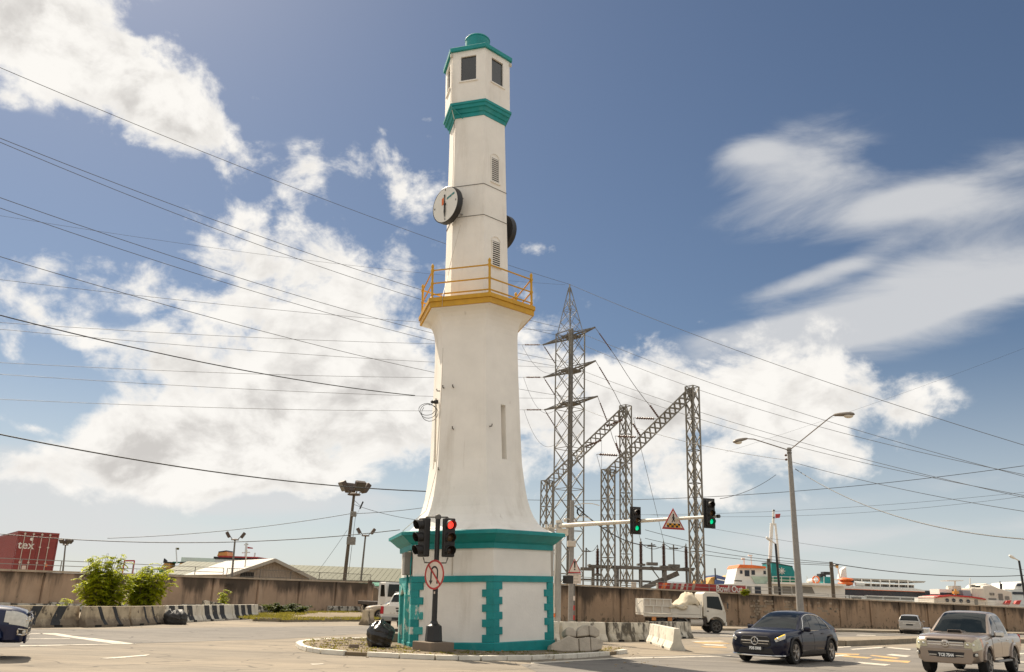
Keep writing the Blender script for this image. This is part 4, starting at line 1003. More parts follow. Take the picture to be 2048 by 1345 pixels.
# posts and bars of the gate opening left of the tower
gp = AT(741, 1160, 78.5)
gate = thing('pipe_gate', 'rusty pipe gate with crossing braces closing the gap beside the tower', 'gate', (gp.x, 78.5, 0))
MB().box((0, 0, 1.4), (.35, .35, 2.8)).build('gate_post', 'wall_left', gate, bevel=.02)
bar_obj('gate_bar', (.1, 0, 2.75), (3.2, .2, 2.7), .10, 'steel_dark', gate)
bar_obj('gate_bar', (.1, -.05, 2.6), (2.2, 0, .9), .07, 'steel', gate)
bar_obj('gate_bar', (2.2, -.05, 1.5), (.9, 0, .2), .07, 'steel', gate)
bar_obj('gate_bar', (2.0, -.05, 1.9), (3.2, 0, .9), .07, 'steel', gate)
a = G(735, 1250); 
barrier('stub of a pale concrete barrier with a dark end, behind the rubbish bag', G(737, 1251.5), G(752, 1250.5), 'barrier_tan', gl)

# ------------------------------------------------------------------ lattice steelwork
def lattice(root, base, top, w0, w1, n, rz, leg=.11, br=.055, m='steel_lattice', horiz=True, rings=False):
    """square braced column or beam from base to top (local points)"""
    base, top = Vector(base), Vector(top); d = top-base; q = d.to_track_quat('Z', 'Y').to_matrix() @ Matrix.Rotation(rz, 3, 'Z')
    cs = ((-1, -1), (1, -1), (1, 1), (-1, 1))
    def pt(t, i): w = (w0+(w1-w0)*t)/2; return base+d*t+q @ Vector((cs[i][0]*w, cs[i][1]*w, 0))
    for i in range(4): bar_obj('leg', pt(0, i), pt(1, i), leg, m, root)
    for k in range(n):
        a, b = k/n, (k+1)/n
        for i in range(4):
            j = (i+1) % 4
            bar_obj('cross_brace', pt(a, i), pt(b, j), br, m, root); bar_obj('cross_brace', pt(a, j), pt(b, i), br, m, root)
            if horiz and (k % 2 == 0): bar_obj('tie_bar', pt(a, i), pt(a, j), br, m, root)
    for i in range(4): bar_obj('tie_bar', pt(1, i), pt(1, (i+1) % 4), br, m, root)
    return pt
def insulator(name, p, q, r, parent, m='porcelain', n=9):
    p, q = Vector(p), Vector(q); d = q-p; L = d.length; pr = []
    for i in range(n):
        pr += [(r*.55, L*i/n), (r, L*(i+.35)/n), (r*.55, L*(i+.7)/n)]
    return MB().lathe(p, d, pr+[(r*.3, L)], 8).build(name, m, parent)

TD = 90.0
tb = AT(1138, 1000, TD); tx = tb.x
tt = thing('transmission_tower', 'tall grey lattice power tower with three pairs of cross arms behind the right wall', 'power tower', (tx, TD, 0))
zb = AT(1137, 668, TD).z; ztop = AT(1134, 569, TD).z
wdt = (AT(1167, 900, TD).x-AT(1111, 900, TD).x)/1.36
TRZ = R(38)
lattice(tt, (0, 0, 0), (-.1, 0, zb), wdt, wdt*1.02, 14, TRZ, .14, .055)
lattice(tt, (-.1, 0, zb), (-.25, 0, ztop-.4), wdt*.92, .16, 4, TRZ, .075, .035)
MB().cyl((-.2, 0, ztop-2.6), (-.25, 0, ztop), .08, n=8).build('peak_post', 'steel', tt)
MB().cyl((.05, -1.9, 0), (-.05, -1.9, zb), .15, .15, 8).build('front_leg', 'steel_dark', tt)
arms = []
for (yl, yc, yr, xl, xr) in ((690, 672, 655, 1086, 1190), (755, 740, 722, 1087, 1191), (820, 806, 793, 1089, 1195)):
    zc = AT(1138, yc, TD).z-.2
    # arm runs level; nearer end to the right
    def end(px, py):
        lo, hi = 60., 130.
        for _ in range(40):
            m_ = (lo+hi)/2
            if AT(px, py, m_).z < zc: lo = m_
            else: hi = m_
        return AT(px, py, lo)
    eR, eL = end(xr, yr), end(xl, yl)
    c0 = Vector((tx, TD, zc)); lR = eR-c0; lL = eL-c0
    lR *= min(1, 5.6/lR.length); lL *= min(1, 5.6/lL.length)
    lR.z = lL.z = 0; zo = Vector((0, 0, zc))
    for v, nm in ((lR, 'r'), (lL, 'l')):
        s = Vector((-v.y, v.x, 0)).normalized()*.45
        bar_obj('cross_arm', zo+s, zo+v, .13, 'steel_dark', tt); bar_obj('cross_arm', zo-s, zo+v, .13, 'steel_dark', tt)
        bar_obj('cross_arm', zo+Vector((0, 0, .6)), zo+v, .07, 'steel_dark', tt)
        for f in (.35, .65): bar_obj('tie_bar', zo+s*(1-f)+v*f, zo-s*(1-f)+v*f, .07, 'steel_dark', tt)
    MB().box(zo+Vector((0, -.1, .05)), (1.6, 1.6, .16), rz=TRZ).build('arm_plate', 'steel_dark', tt)
    arms.append((c0+lL, c0+lR))

def gantry(label, pxa, pya, pxb, pyb, Da, Db, wpx, group):
    a, b = AT(pxa, pya, Da), AT(pxb, pyb, Db); w = wpx/F*Da*1.02/1.38
    root = thing('gantry', label, 'gantry', (a.x, a.y, 0), 0, group); o = root.location
    lattice(root, (0, 0, 0), (0, 0, a.z), w, w, 10, R(40), .16, .07)
    c = Vector((b.x, b.y, 0))-o
    lattice(root, c, c+Vector((0, 0, b.z)), w, w, 14, R(40), .16, .07)
    lattice(root, Vector((0, 0, a.z-.5)), c+Vector((0, 0, b.z-.5)), .95, .95, 17, R(10), .13, .085, 'steel_lattice', False)
    return root, a, b
gg = 'lattice gantries of the substation'
g1, g1a, g1b = gantry('lattice gantry with sloping beam directly behind the power tower', 1094, 962, 1251, 812, 104, 102, 22, gg)
g2, g2a, g2b = gantry('nearer and taller lattice gantry with sloping beam, right of the power tower', 1216, 940, 1384, 774, 90, 88, 25.5, gg)

# overhead lines -----------------------------------------------------------------
def cable(label, A, B, sag, r=.022, m='cable_grey', group='overhead lines', n=22, name='overhead_line'):
    A, B = Vector(A), Vector(B); mb = MB()
    pts = [A.lerp(B, i/n)-Vector((0, 0, sag*4*(i/n)*(1-i/n)))-A for i in range(n+1)]
    o = mb.tube(pts, r, 5).build(name, m, fix=False); o.location = A
    tag(o, label, 'cable', group); return o
def ext(A, B, k):                        # carry a line on past A, out of the picture
    A, B = Vector(A), Vector(B); return A+(A-B)*k
def wire(label, a, b, sag, r=.022, m='cable_grey', k=.12, **kw):
    A, B = AT(*a) if len(a) == 3 and not isinstance(a, Vector) else a, AT(*b) if len(b) == 3 and not isinstance(b, Vector) else b
    return cable(label, ext(A, B, k) if k else A, B, sag, r, m, **kw)
TOP = Vector((tx-.25, TD, ztop))
L_ = arms
wire('topmost thin line running from upper left down to the tip of the power tower', (0, 117, 46), TOP, 1.1, .02, k=.2)
wire('upper line of the close pair falling from the left edge towards the yellow gallery', (0, 249, 44), L_[0][1]+Vector((-1.2, 2.6, .2)), 1.5, .02, k=.2)
wire('lower line of the close pair falling from the left edge towards the yellow gallery', (0, 251, 46), L_[0][1]+Vector((-1.6, 3.0, -.5)), 1.9, .02, k=.2)
wire('upper line of the second pair, reaching the tower just below the gallery', (0, 367, 44), L_[1][1]+Vector((-1.2, 2.6, .2)), 1.5, .02, k=.2)
wire('lower line of the second pair, reaching the tower just below the gallery', (0, 387, 46), L_[1][1]+Vector((-1.5, 3.2, -.2)), 1.6, .02, k=.2)
wire('line from the left edge crossing the shaft between gallery and cable coil', (0, 488, 44), L_[2][1]+Vector((-1.2, 2.4, .2)), 1.3, .02, k=.2)
wire('faint thin line crossing the big white cloud behind the upper shaft', (0, 418, 60), (1130, 570, 90), 1.0, .012, k=.2)
ins = []
for i, (xx, yy) in enumerate(((1034, 690), (1043, 755), (1043, 820))):
    e = L_[i][0]; d = (AT(xx, yy, e.y+2.2)-e); ins.append(e+d.normalized()*3.0)
    o = thing('insulator_string', ('dark insulator string on the upper left arm of the power tower', 'dark insulator string on the middle left arm of the power tower', 'dark insulator string on the lower left arm of the power tower')[i], 'insulator', e, 0, 'tower insulators')
    insulator('insulator', d.normalized()*.5, d.normalized()*2.6, .10, o, 'porcelain', 10); MB().tube([(0, 0, 0), d.normalized()*3.0], .03, 5).build('link', 'steel_dark', o)
    e2 = Vector((e.x+1.9, e.y-1.0, e.z-3.2)); d2 = e2-e
    insulator('insulator', d2*.1, d2*.75, .08, o, 'porcelain', 9); MB().tube([(0, 0, 0), d2], .03, 5).build('link', 'steel_dark', o)
    cable(('slack jumper loop under the upper left arm', 'slack jumper loop under the middle left arm', 'slack jumper loop under the lower left arm')[i], ins[-1], e2, 2.4 if i else 1.5, .018, group='jumper loops', name='jumper_cable')
for i, (ya, yb) in enumerate(((550, 637), (650, 717), (740, 790))):
    wire(('upper line to the top left insulator of the power tower', 'upper line to the middle left insulator of the power tower', 'upper line to the lowest left insulator of the power tower')[i], (0, (637, 717, 790)[i], 62), ins[i], .6, .018, k=.2)
wire('line passing just below the gallery corner from the left edge', (0, 550, 62), (1110, 662, 96), .7, .018, k=.2)
wire('second of two near level lines above the shrubs, behind mid shaft', (0, 650, 60), (1112, 735, 96), .6, .018, k=.2)
wire('third near level line crossing behind the middle of the shaft', (0, 740, 60), (1112, 797, 96), .6, .018, k=.2)
wire('thick service cable sagging from the left edge to the mast on the shaft', (0, 615, 20), Vector((-3.45, 30.2, 8.65)), .35, .016, 'wire', k=.2)
wire('thick sagging cable running from the left edge to behind the foot of the shaft', (0, 845, 30), (960, 985, 45), .75, .026, 'wire', k=.2)
wire('low sagging cable from the left edge above the container and lamps to the cornice', (0, 1050, 55), (800, 1060, 60), 1.0, .026, 'wire', k=.2)
wire('low cable from the container top rising to the floodlight mast', (215, 1077, 70), (700, 1028, 72), .35, .022, 'wire', k=0)
wire('low cable from the floodlight mast rightwards to behind the tower', (700, 1028, 72), (860, 1014, 74), .1, .022, 'wire', k=0)
wire('thin cable from the floodlight mast head slanting right down to the tower', (704, 1008, 72), (850, 1042, 72), .2, .018, 'wire', k=0)
wire('thin guy wire slanting left down from the floodlight mast', (695, 1060, 72), (637, 1142, 74), .05, .014, 'wire', k=0)
# right hand side
wire('long line from the tower tip descending to the right edge', (2048, 880, 60), TOP, .9, .022, k=.15)
wire('upper line from the top arms descending to the right edge', (2048, 940, 62), (1165, 668, 92), 1.1, .02, k=.15)
wire('second line from the top arms descending to the right edge', (2048, 930, 61), (1165, 690, 92), 1.6, .02, k=.15)
wire('line from the middle arms descending to the right edge past the street lamp', (2048, 982, 62), (1165, 742, 92), 1.1, .02, k=.15)
wire('second line from the middle arms descending to the right edge past the street lamp', (2048, 974, 61), (1165, 757, 92), 1.4, .02, k=.15)
wire('line from the lower arms to the head of the concrete street lamp', (1577, 921, 71.8), (1165, 818, 92), .7, .02, k=0)
wire('line from the concrete street lamp head to the right edge', (2048, 1018, 60), (1583, 924, 71.8), .4, .02, k=.15)
wire('thick service cable sagging from the street lamp down to the right edge', (2048, 1061, 45), (1590, 938, 71.5), 1.35, .03, 'wire', k=.1)
wire('cable rising to the right edge behind the street lamp', (1040, 1000, 95), (2048, 932, 75), 1.0, .026, 'wire', k=0)
wire('faint cable low in the sky rising to the right edge', (1200, 1030, 110), (2048, 985, 95), .7, .016, 'wire', k=0)
wire('second faint cable low in the sky rising to the right edge', (1300, 1030, 110), (2048, 993, 95), 1.0, .016, 'wire', k=0)
wire('slack cable from the signal heads rising to the street lamp', (1440, 998, 60), (1552, 950, 71), .3, .02, 'wire', k=0)
wire('faint line high over the street lamp rising to the upper right edge', (1450, 905, 120), (2048, 697, 110), .4, .012, 'wire', k=0)
wire('faint line low over the ships falling to the right edge', (1410, 1055, 110), (2048, 1140, 90), .4, .016, 'wire', k=0)
wp = AT(1663, 1128, 94)
for j, (ya, sg, lb) in enumerate(((1060, .5, 'upper'), (1077, .5, 'middle'), (1090, .4, 'lower'))):
    wire(lb+' of three cables falling from the substation to the right timber pole', (1290, ya, 92), (1662, (1126, 1128, 1131)[j], 93), sg, .026, 'wire', k=0)
wire('heavy cable sagging from the right timber pole to the right edge', (2048, 1147, 100), (1663, 1127, 94), .7, .04, 'wire', k=.1)
wire('thick black cable from the camera pole down to the substation terminal', (1150, 1012, 63), (1310, 1090, 92), .9, .05, 'wire', k=0)
dz = 0
for i, (p0, pm, p1) in enumerate(((L_[0][1], (1330, 800), g2b), (L_[1][1], (1270, 845), g2b), (L_[2][1], (1235, 898), g1b))):
    t = (.30, .55, .62)[i]
    q = (g2a.lerp(g2b, (.62, .40, .18)[i]) if i < 2 else g2a.lerp(g2b, .16))+Vector((0, 0, -.2))
    d = (q-p0)
    lbl = ('upper', 'middle', 'lower')[i]
    o = thing('insulator_string', 'long dark insulator string hanging from the '+lbl+' right arm of the power tower', 'insulator', p0, 0, 'tower insulators')
    insulator('insulator', d.normalized()*.8, d.normalized()*3.0, .085, o, 'porcelain', 11); MB().tube([(0, 0, 0), d.normalized()*4.0], .03, 5).build('link', 'steel_dark', o)
    cable('line dropping from the '+lbl+' right arm of the power tower to the near gantry beam', p0+d.normalized()*4.0, q-d.normalized()*1.6, .25, .03, 'cable_grey', 'gantry droppers')
    o = thing('insulator_string', 'brown insulator where the '+lbl+' dropper meets the near gantry beam', 'insulator', q-d.normalized()*1.9, 0, 'gantry insulators')
    insulator('insulator', (0, 0, 0), d.normalized()*1.8, .14, o, 'porcelain', 8)
for i, f in enumerate((.18, .40, .62)):
    q = g2a.lerp(g2b, f)+Vector((0, 0, -.1)); lb = ('lowest', 'middle', 'highest')[i]
    o = thing('insulator_string', lb+' level insulator sticking out left of the near gantry beam', 'insulator', q, 0, 'gantry insulators')
    e = Vector((-2.5, .6, .15)); insulator('insulator', e*.25, e, .15, o, 'porcelain', 8); MB().tube([(0, 0, 0), e*1.1], .03, 5).build('link', 'steel_dark', o)
    cable('vertical line from the '+lb+' gantry insulator down to its bushing', q+e*1.1, AT((1240, 1282, 1328)[i], 1085, 92), .0, .022, 'cable_grey', 'gantry droppers')
for i, f in enumerate((.45, .72)):
    q = g1a.lerp(g1b, f)+Vector((0, 0, -.1)); lb = ('lower', 'upper')[i]
    o = thing('insulator_string', lb+' dark insulator on the rear gantry beam beside the power tower', 'insulator', q, 0, 'gantry insulators')
    e = Vector((2.2, -1.2, .8)); insulator('insulator', e*.15, e, .16, o, 'porcelain', 8)
    cable('vertical line hanging from the '+lb+' insulator of the rear gantry', q+e, Vector((q.x+2.2, q.y-1.2, 4.5)), .0, .02, 'cable_grey', 'gantry droppers')

# substation deck and bushings
SD = 91.0
a, b = AT(1178, 1140, SD), AT(1384, 1136, SD)
zd = AT(1290, 1134, SD).z
sub = thing('switch_platform', 'steel platform on columns carrying brown bushings in the substation behind the right wall', 'steel platform', (a.x, SD, 0))
W = b.x-a.x
for y in (-.7, .7): bar_obj('deck_beam', (0, y, zd-.15), (W, y, zd-.15), .28, 'steel_dark', sub)
for i in range(6): bar_obj('deck_beam', (W*i/5, -1, zd-.05), (W*i/5, 1, zd-.05), .18, 'steel_dark', sub)
for i in range(5):
    for y in (-.6, .6): bar_obj('column', (W*(.04+.23*i), y, 0), (W*(.04+.23*i), y, zd-.2), .26 if i % 2 else .18, 'steel_dark', sub)
bar_obj('lower_beam', (-1, 0, zd*.72), (W*.6, 0, zd*.72), .18, 'steel_dark', sub)
bar_obj('inclined_duct', (W*.42, -.2, zd*.5), (W*.86, -.2, zd*.9), .5, 'steel_dark', sub)
bar_obj('inclined_duct', (W*.30, -.2, zd*.36), (W*.62, -.2, zd*.68), .2, 'steel', sub)
bar_obj('knee_brace', (W*.1, -.6, zd*.6), (W*.2, -.6, zd-.2), .1, 'steel_dark', sub); bar_obj('knee_brace', (W*.7, -.6, zd*.7), (W*.6, -.6, zd-.2), .1, 'steel_dark', sub)
for fx in (.42, .66): MB().box((W*fx, -.9, zd*.62), (.5, .3, .8)).build('control_box', 'cream_metal', sub, bevel=.03)
for i, (px, yt, yb, lb) in enumerate(((1195, 1094, 1150, 'leftmost'), (1282, 1080, 1130, 'second from left'), (1328, 1084, 1134, 'third from left'), (1373, 1090, 1138, 'rightmost'))):
    p, q = AT(px, yb, SD-.5), AT(px, yt, SD-.5)
    o = thing('bushing', 'brown ribbed bushing, '+lb+' of the four on the steel platform', 'bushing', p, 0, 'substation bushings'); h = q.z-p.z
    insulator('insulator', (0, 0, .1), (0, 0, h-.35), .23, o, 'porcelain', 16)
    MB().lathe((0, 0, h-.36), (0, 0, 1), [(.1, 0), (.14, .05), (.14, .15), (.05, .2), (.05, .45), (.01, .5)], 10).build('terminal', 'steel_dark', o)
    MB().box((0, 0, .0), (.8, .8, .2)).build('base_plate', 'steel_dark', o); MB().cyl((0, 0, -zd*.8), (0, 0, 0), .12, n=8).build('stalk', 'steel_dark', o)
for i, (px, yt, yb, lb) in enumerate(((1172, 1096, 1140, 'left'), (1304, 1086, 1130, 'middle'), (1348, 1090, 1134, 'right'))):
    p, q = AT(px, yb, SD-.4), AT(px, yt, SD-.4); h = q.z-p.z
    o = thing('post_insulator', 'thin dark T-headed post, '+lb+' of three on the steel platform', 'insulator post', p, 0, 'substation posts')
    MB().cyl((0, 0, 0), (0, 0, h), .07, n=8).build('stem', 'steel_dark', o); MB().box((0, 0, h-.35), (.9, .2, .12)).build('head', 'steel_dark', o)
    MB().box((0, 0, .08), (1.1, .8, .3)).build('base_plate', 'steel_dark', o)
for i, (px, px2) in enumerate(((1282, 1328), (1328, 1373), (1172, 1195))):
    wire(('slack lead between the second and third bushings', 'slack lead between the third and rightmost bushings', 'slack lead to the leftmost bushing')[i], (px, 1087 if i < 2 else 1096, SD-.5), (px2, 1090, SD-.5), .5, .03, 'wire', k=0, group='substation leads')

# ------------------------------------------------------------------ street lamps and masts
def lamphead(root, p, d, s=1.0):
    d = Vector(d).normalized(); up = Vector((0, 0, 1)); side = d.cross(up).normalized(); up = side.cross(d); rs = []
    for t, w, h in ((0, .06, .05), (.08, .10, .08), (.3, .16, .11), (.6, .20, .13), (.82, .19, .12), (.95, .12, .08), (1.0, .04, .03)):
        c = Vector(p)+d*t*.95*s
        rs.append([c+side*w*s*math.cos(a)+up*h*s*math.sin(a)*(1 if math.sin(a) > 0 else .55) for a in np.linspace(0, 2*math.pi, 13)[:-1]])
    sh = MB().loft(rs).build('lamp_head', 'lamp_shell', root)
    MB().sphere(Vector(p)+d*.66*s-up*.05*s, .2*s, 12, 8, (1.2, .8, .62)).build('lamp_bowl', 'lamp_glass', sh)
zt = AT(1578, 896, 71.6).z; pb = G(1604, 1262); pt_ = AT(1578, 896, 71.6)
sl = thing('street_lamp', 'tall concrete street lamp pole leaning left with two arms, behind the dark blue car', 'street lamp', (pb.x, 71.6, 0))
tp = Vector((pt_.x-pb.x, 0, zt))
MB().cyl((0, 0, -.1), tp, .30, .175, 10).build('pole', 'grey_pole', sl)
for z in (.97, .985): MB().cyl(tp*z-Vector((0, 0, .05)), tp*z+Vector((0, 0, .05)), .21, n=10).build('pole_band', 'steel_dark', sl)
dxm = lambda px, py, D: AT(px, py, D)-Vector((pb.x, 71.6, 0))
s0_ = tp*.985
e1, e2 = dxm(1495, 878, 71.0), dxm(1667, 831, 69.5)
MB().tube([s0_, s0_.lerp(e1, .85)+Vector((0, 0, .12)), e1], .045, 8).build('arm', 'lamp_shell', sl)
MB().tube([s0_, s0_.lerp(e2, .93)+Vector((0, 0, .05)), e2], .045, 8).build('arm', 'lamp_shell', sl)
lamphead(sl, e1, dxm(1462, 886, 70.6)-e1, 1.5); lamphead(sl, e2, dxm(1714, 829, 69)-e2, 1.75)
for z in (.955, .93): MB().lathe(tp*z+Vector((-.25, -.1, 0)), (-1, 0, 0), [(.05, 0), (.1, .05), (.1, .15), (.04, .2)], 8).build('insulator_spool', 'porcelain', sl)
# floodlight masts on the left
def flood(label, pxb, pxt, pyt, D, n, s, group=None, boxes=False, r=.1):
    t = AT(pxt, pyt, D); bx = AT(pxb, 1150, D).x
    bx = t.x+(bx-t.x)*max(1, (t.z)/(t.z-AT(pxb, 1150, D).z))
    root = thing('floodlight_mast', label, 'floodlight', (bx, D, 0), 0, group); tp = Vector((t.x-bx, 0, t.z))
    MB().cyl((0, 0, 0), tp, r*1.25, r*.8, 8).build('pole', 'timber' if boxes else 'steel_dark', root)
    MB().lathe(tp-Vector((0, 0, .05)), (0, 0, 1), [(.5*s, 0), (.55*s, .1*s), (.2*s, .2*s)], 10).build('lamp_ring', 'flood_shell', root)
    for k in range(n):
        a = (2*math.pi*k/n+.6) if n > 2 else (math.pi*k+.25); o = Vector((math.cos(a), math.sin(a), 0)); c = tp+o*.95*s+Vector((0, 0, .62*s))
        rot = Matrix.Rotation(a-math.pi/2, 3, 'Z') @ Matrix.Rotation(R(-32), 3, 'X')
        h = MB().box(c, (.85*s, .38*s, .8*s), rot=rot).build('floodlight_head', 'flood_shell', root, bevel=.05*s)
        MB().box(c+rot @ Vector((0, .20*s, 0)), (.72*s, .03, .66*s), rot=rot).build('lamp_glass', 'dark_glass', h)
        bar_obj('yoke', tp+o*.3*s, c-o*.1*s, .07, 'steel_dark', root)
    if boxes:
        for z, w in ((.83, .5), (.60, .75)): MB().box(tp*z+Vector((.3*w, -.1, 0)), (w, .4, w*.9)).build('pole_box', 'brown_box', root, bevel=.03)
        MB().tube([tp*.95+Vector((.1, 0, 0)), tp*.9+Vector((.75, -.1, 0)), tp*.8+Vector((.35, 0, 0)), tp*.3+Vector((.3, 0, 0))], .02, 5).build('loose_cable', 'wire', root)
        MB().box(tp*.9+Vector((.8, -.1, .1)), (.12, .1, .7), rot=Matrix.Rotation(R(20), 3, 'Y')).build('switch', 'black_plastic', root)
    return root
gf = 'floodlight masts in the port'
flood('tallest floodlight mast, timber pole with four brown lamps left of the tower', 690, 708, 990, 78, 4, 1.12, gf, True, .15)
flood('short floodlight mast with two lamps, just left of the tower', 723, 731, 1072, 88, 2, .75, gf)
flood('floodlight mast with two lamps above the pale gabled roof', 464, 470, 1080, 84, 2, .72, gf)
flood('slim floodlight mast with a cluster of lamps beside the red container', 125, 131, 1090, 72, 5, .42, gf, False, .07)
# timber poles and small lamps at the right
for (pxb, pxt, pyt, D, lb) in ((1664, 1662, 1124, 94, 'short timber pole standing right of the street lamp in front of the ferry'), (1541, 1537, 1118, 91, 'short timber pole in front of the teal ship funnel')):
    t = AT(pxt, pyt, D)
    o = thing('timber_pole', lb, 'pole', (t.x, D, 0), 0, 'timber poles behind the right wall')
    MB().cyl((0, 0, 0), (0, 0, t.z), .22, .19, 10).build('pole', 'timber', o); MB().box((-.1, -.15, t.z-.5), (.3, .2, .25)).build('clamp', 'steel_dark', o)
def small_lamp(label, pxt, pyt, pxh, pyh, D):
    t = AT(pxt, pyt, D); h = AT(pxh, pyh, D-.3)
    root = thing('street_lamp', label, 'street lamp', (t.x+.25, D, 0)); o = root.location
    MB().cyl((0, 0, 0), (-.25, 0, t.z), .15, .11, 10).build('pole', 'black_paint', root)
    a, b = t-o, h-o; MB().tube([a-Vector((0, 0, .4)), a, a.lerp(b, .45)], .06, 8).build('arm', 'pale_paint', root)
    hd = a.lerp(b, .4); d = b-hd; rs = []
    lam = MB().tube([hd, hd+d*.35, hd+d*.8, hd+d*1.15], [.07, .13, .17, .08], 10).build('lamp_head', 'white_paint', root)
small_lamp('black street lamp post with a white head in front of the teal ship funnel', 1551, 1088, 1534, 1076, 92)
small_lamp('black street lamp post with a white head at the far right edge', 2038, 1122, 2020, 1112, 94)

# ------------------------------------------------------------------ port buildings and the container
def pp(root, name, px, D, dep, m, bevel=0., parent=None):
    """solid from a surveyed outline: real outline at distance D, given real depth"""
    o = root.location; pts = [AT(x, y, D)-o for x, y in px]; n = len(pts)
    mb = MB(); mb.add(pts+[p+Vector((0, dep, 0)) for p in pts], [tuple(range(n)), tuple(reversed(range(n, 2*n)))]+[(i, (i+1) % n, n+(i+1) % n, n+i) for i in range(n)])
    return mb.build(name, m, parent if parent is not None else root, bevel=bevel)
def pb(root, name, x0, y0, x1, y1, D, dep, m, bevel=0., parent=None):
    ym = (y0+y1)/2; xm = (x0+x1)/2
    a, b, c, d = AT(x0, ym, D).x, AT(x1, ym, D).x, AT(xm, y1, D).z, AT(xm, y0, D).z; o = root.location
    return MB().box(((a+b)/2-o.x, D+dep/2-o.y, (c+d)/2-o.z), (b-a, dep, d-c)).build(name, m, parent if parent is not None else root, bevel=bevel)
def root_at(name, label, cat, px, D, group=None):
    return thing(name, label, cat, (AT(px, 1180, D).x, D, 0), 0, group)

CD = 57.0
ca = AT(37, 1062, CD); ang = R(36)
cont = thing('shipping_container', 'dark red shipping container with white lettering behind the left wall', 'container', (ca.x, CD, 0), ang)
CH, CWD, CL = 2.9, 2.44, 12.2; zc = ca.z-CH
def cbox(nm, x0, x1, y0, y1, z0, z1, m='red_box', par=None, bev=0.): return MB().box(((x0+x1)/2, (y0+y1)/2, (z0+z1)/2), (x1-x0, y1-y0, z1-z0)).build(nm, m, par or cont, bevel=bev)
for x in (0, CWD):
    for y in (.0, CL): cbox('corner_post', x-.07 if x else 0, x if x else .07, y-.0 if y == 0 else y-.1, .1 if y == 0 else y, zc, zc+CH)
cbox('roof', .0, CWD, 0.1, CL-.1, zc+CH-.06, zc+CH-.01); cbox('floor', 0, CWD, .1, CL-.1, zc, zc+.14)
cbox('end_header', .07, CWD-.07, 0, .1, zc+CH-.14, zc+CH); cbox('end_sill', .07, CWD-.07, 0, .1, zc, zc+.16)
for sx in (0, 1):
    mb = MB(); n = 44; pr = []
    for i in range(n*4+1):
        y = .1+(CL-.2)*i/(n*4); ph = i % 4; d = 0.0 if ph in (0, 3) else .04; pr.append((d+.015, y))
    for (d0, y0), (d1, y1) in zip(pr[:-1], pr[1:]):
        x0, x1 = (d0, d1) if sx == 0 else (CWD-d0, CWD-d1)
        mb.add([(x0, y0, zc+.12), (x1, y1, zc+.12), (x1, y1, zc+CH-.1), (x0, y0, zc+CH-.1)], [(0, 1, 2, 3)])
    mb.build('side_panel', 'red_box', cont, fix=False)
    cbox('top_rail', .0 if sx == 0 else CWD-.07, .07 if sx == 0 else CWD, .1, CL-.1, zc+CH-.13, zc+CH)
for s in (0, 1):
    d = cbox('door', .08+s*1.15, 1.215+s*1.14, .025, .07, zc+.18, zc+CH-.16, bev=.012)
    for k in range(4): cbox('door_rib', .16+s*1.15, 1.14+s*1.14, .012, .03, zc+.35+k*.62, zc+.62+k*.62, 'red_box', d, .01)
    for x in (.42+s*1.0, .92+s*.98):
        lb = MB().cyl((x, -.02, zc+.05), (x, -.02, zc+CH-.06), .022, n=8).build('locking_bar', 'cream_metal', d)
        for z in (.1, .9, 1.9, 2.7): cbox('bar_bracket', x-.06, x+.06, -.045, .03, zc+z, zc+z+.08, 'cream_metal', d)
text('tex', .72, frame((.60, .004, zc+2.02), (1, 0, 0), (0, 0, 1)), 'white_paint', cont, bold=.006)
MB().lathe((.86, .006, zc+2.42), (0, -1, 0), [(.1, 0), (.1, .01)], 16).build('white_disc', 'white_paint', cont)
MB().box((.72, 0.004, zc+.62), (.24, .012, .24)).build('placard', 'sign_white', cont); MB().lathe((1.98, .006, zc+.82), (0, -1, 0), [(.1, 0), (.1, .01)], 12).build('orange_label', 'orange', cont)
for (x, z, ws) in ((1.50, 2.2, (.22,)), (1.86, 2.2, (.12, .12, .08)), (1.86, 2.02, (.2,)), (1.44, 1.78, (.12, .1)), (1.44, 1.62, (.1, .14)), (1.44, 1.42, (.2,)), (1.44, 1.26, (.14, .06)), (1.84, 1.8, (.1, .08)), (1.84, 1.66, (.24,)), (1.84, 1.52, (.14, .08)), (1.84, 1.38, (.24,)), (1.84, 1.24, (.2,)), (.95, 1.3, (.16,)), (.95, 1.2, (.2,))):
    for w in ws: MB().box((x+w/2, .004, z), (w*.9, .01, .07)).build('container_lettering', 'white_paint', cont); x += w+.02
tr = thing('trailer', 'low dark trailer frame under the red container behind the left wall', 'trailer', (ca.x, CD, 0), ang)
for x in (.5, 1.9): MB().box((x, CL/2, zc-.2), (.2, CL, .4)).build('chassis_beam', 'truck_frame', tr)
for y in (1.5, 2.8, 10.5):
    for x in (.25, 2.2): MB().cyl((x-.15, y, .5), (x+.15, y, .5), .5, n=16).build('wheel', 'rubber', tr)
MB().box((1.2, CL/2, (zc-.4+.6)/2+.2), (1.2, CL*.9, max(.2, zc-1.0))).build('support_frame', 'truck_frame', tr)

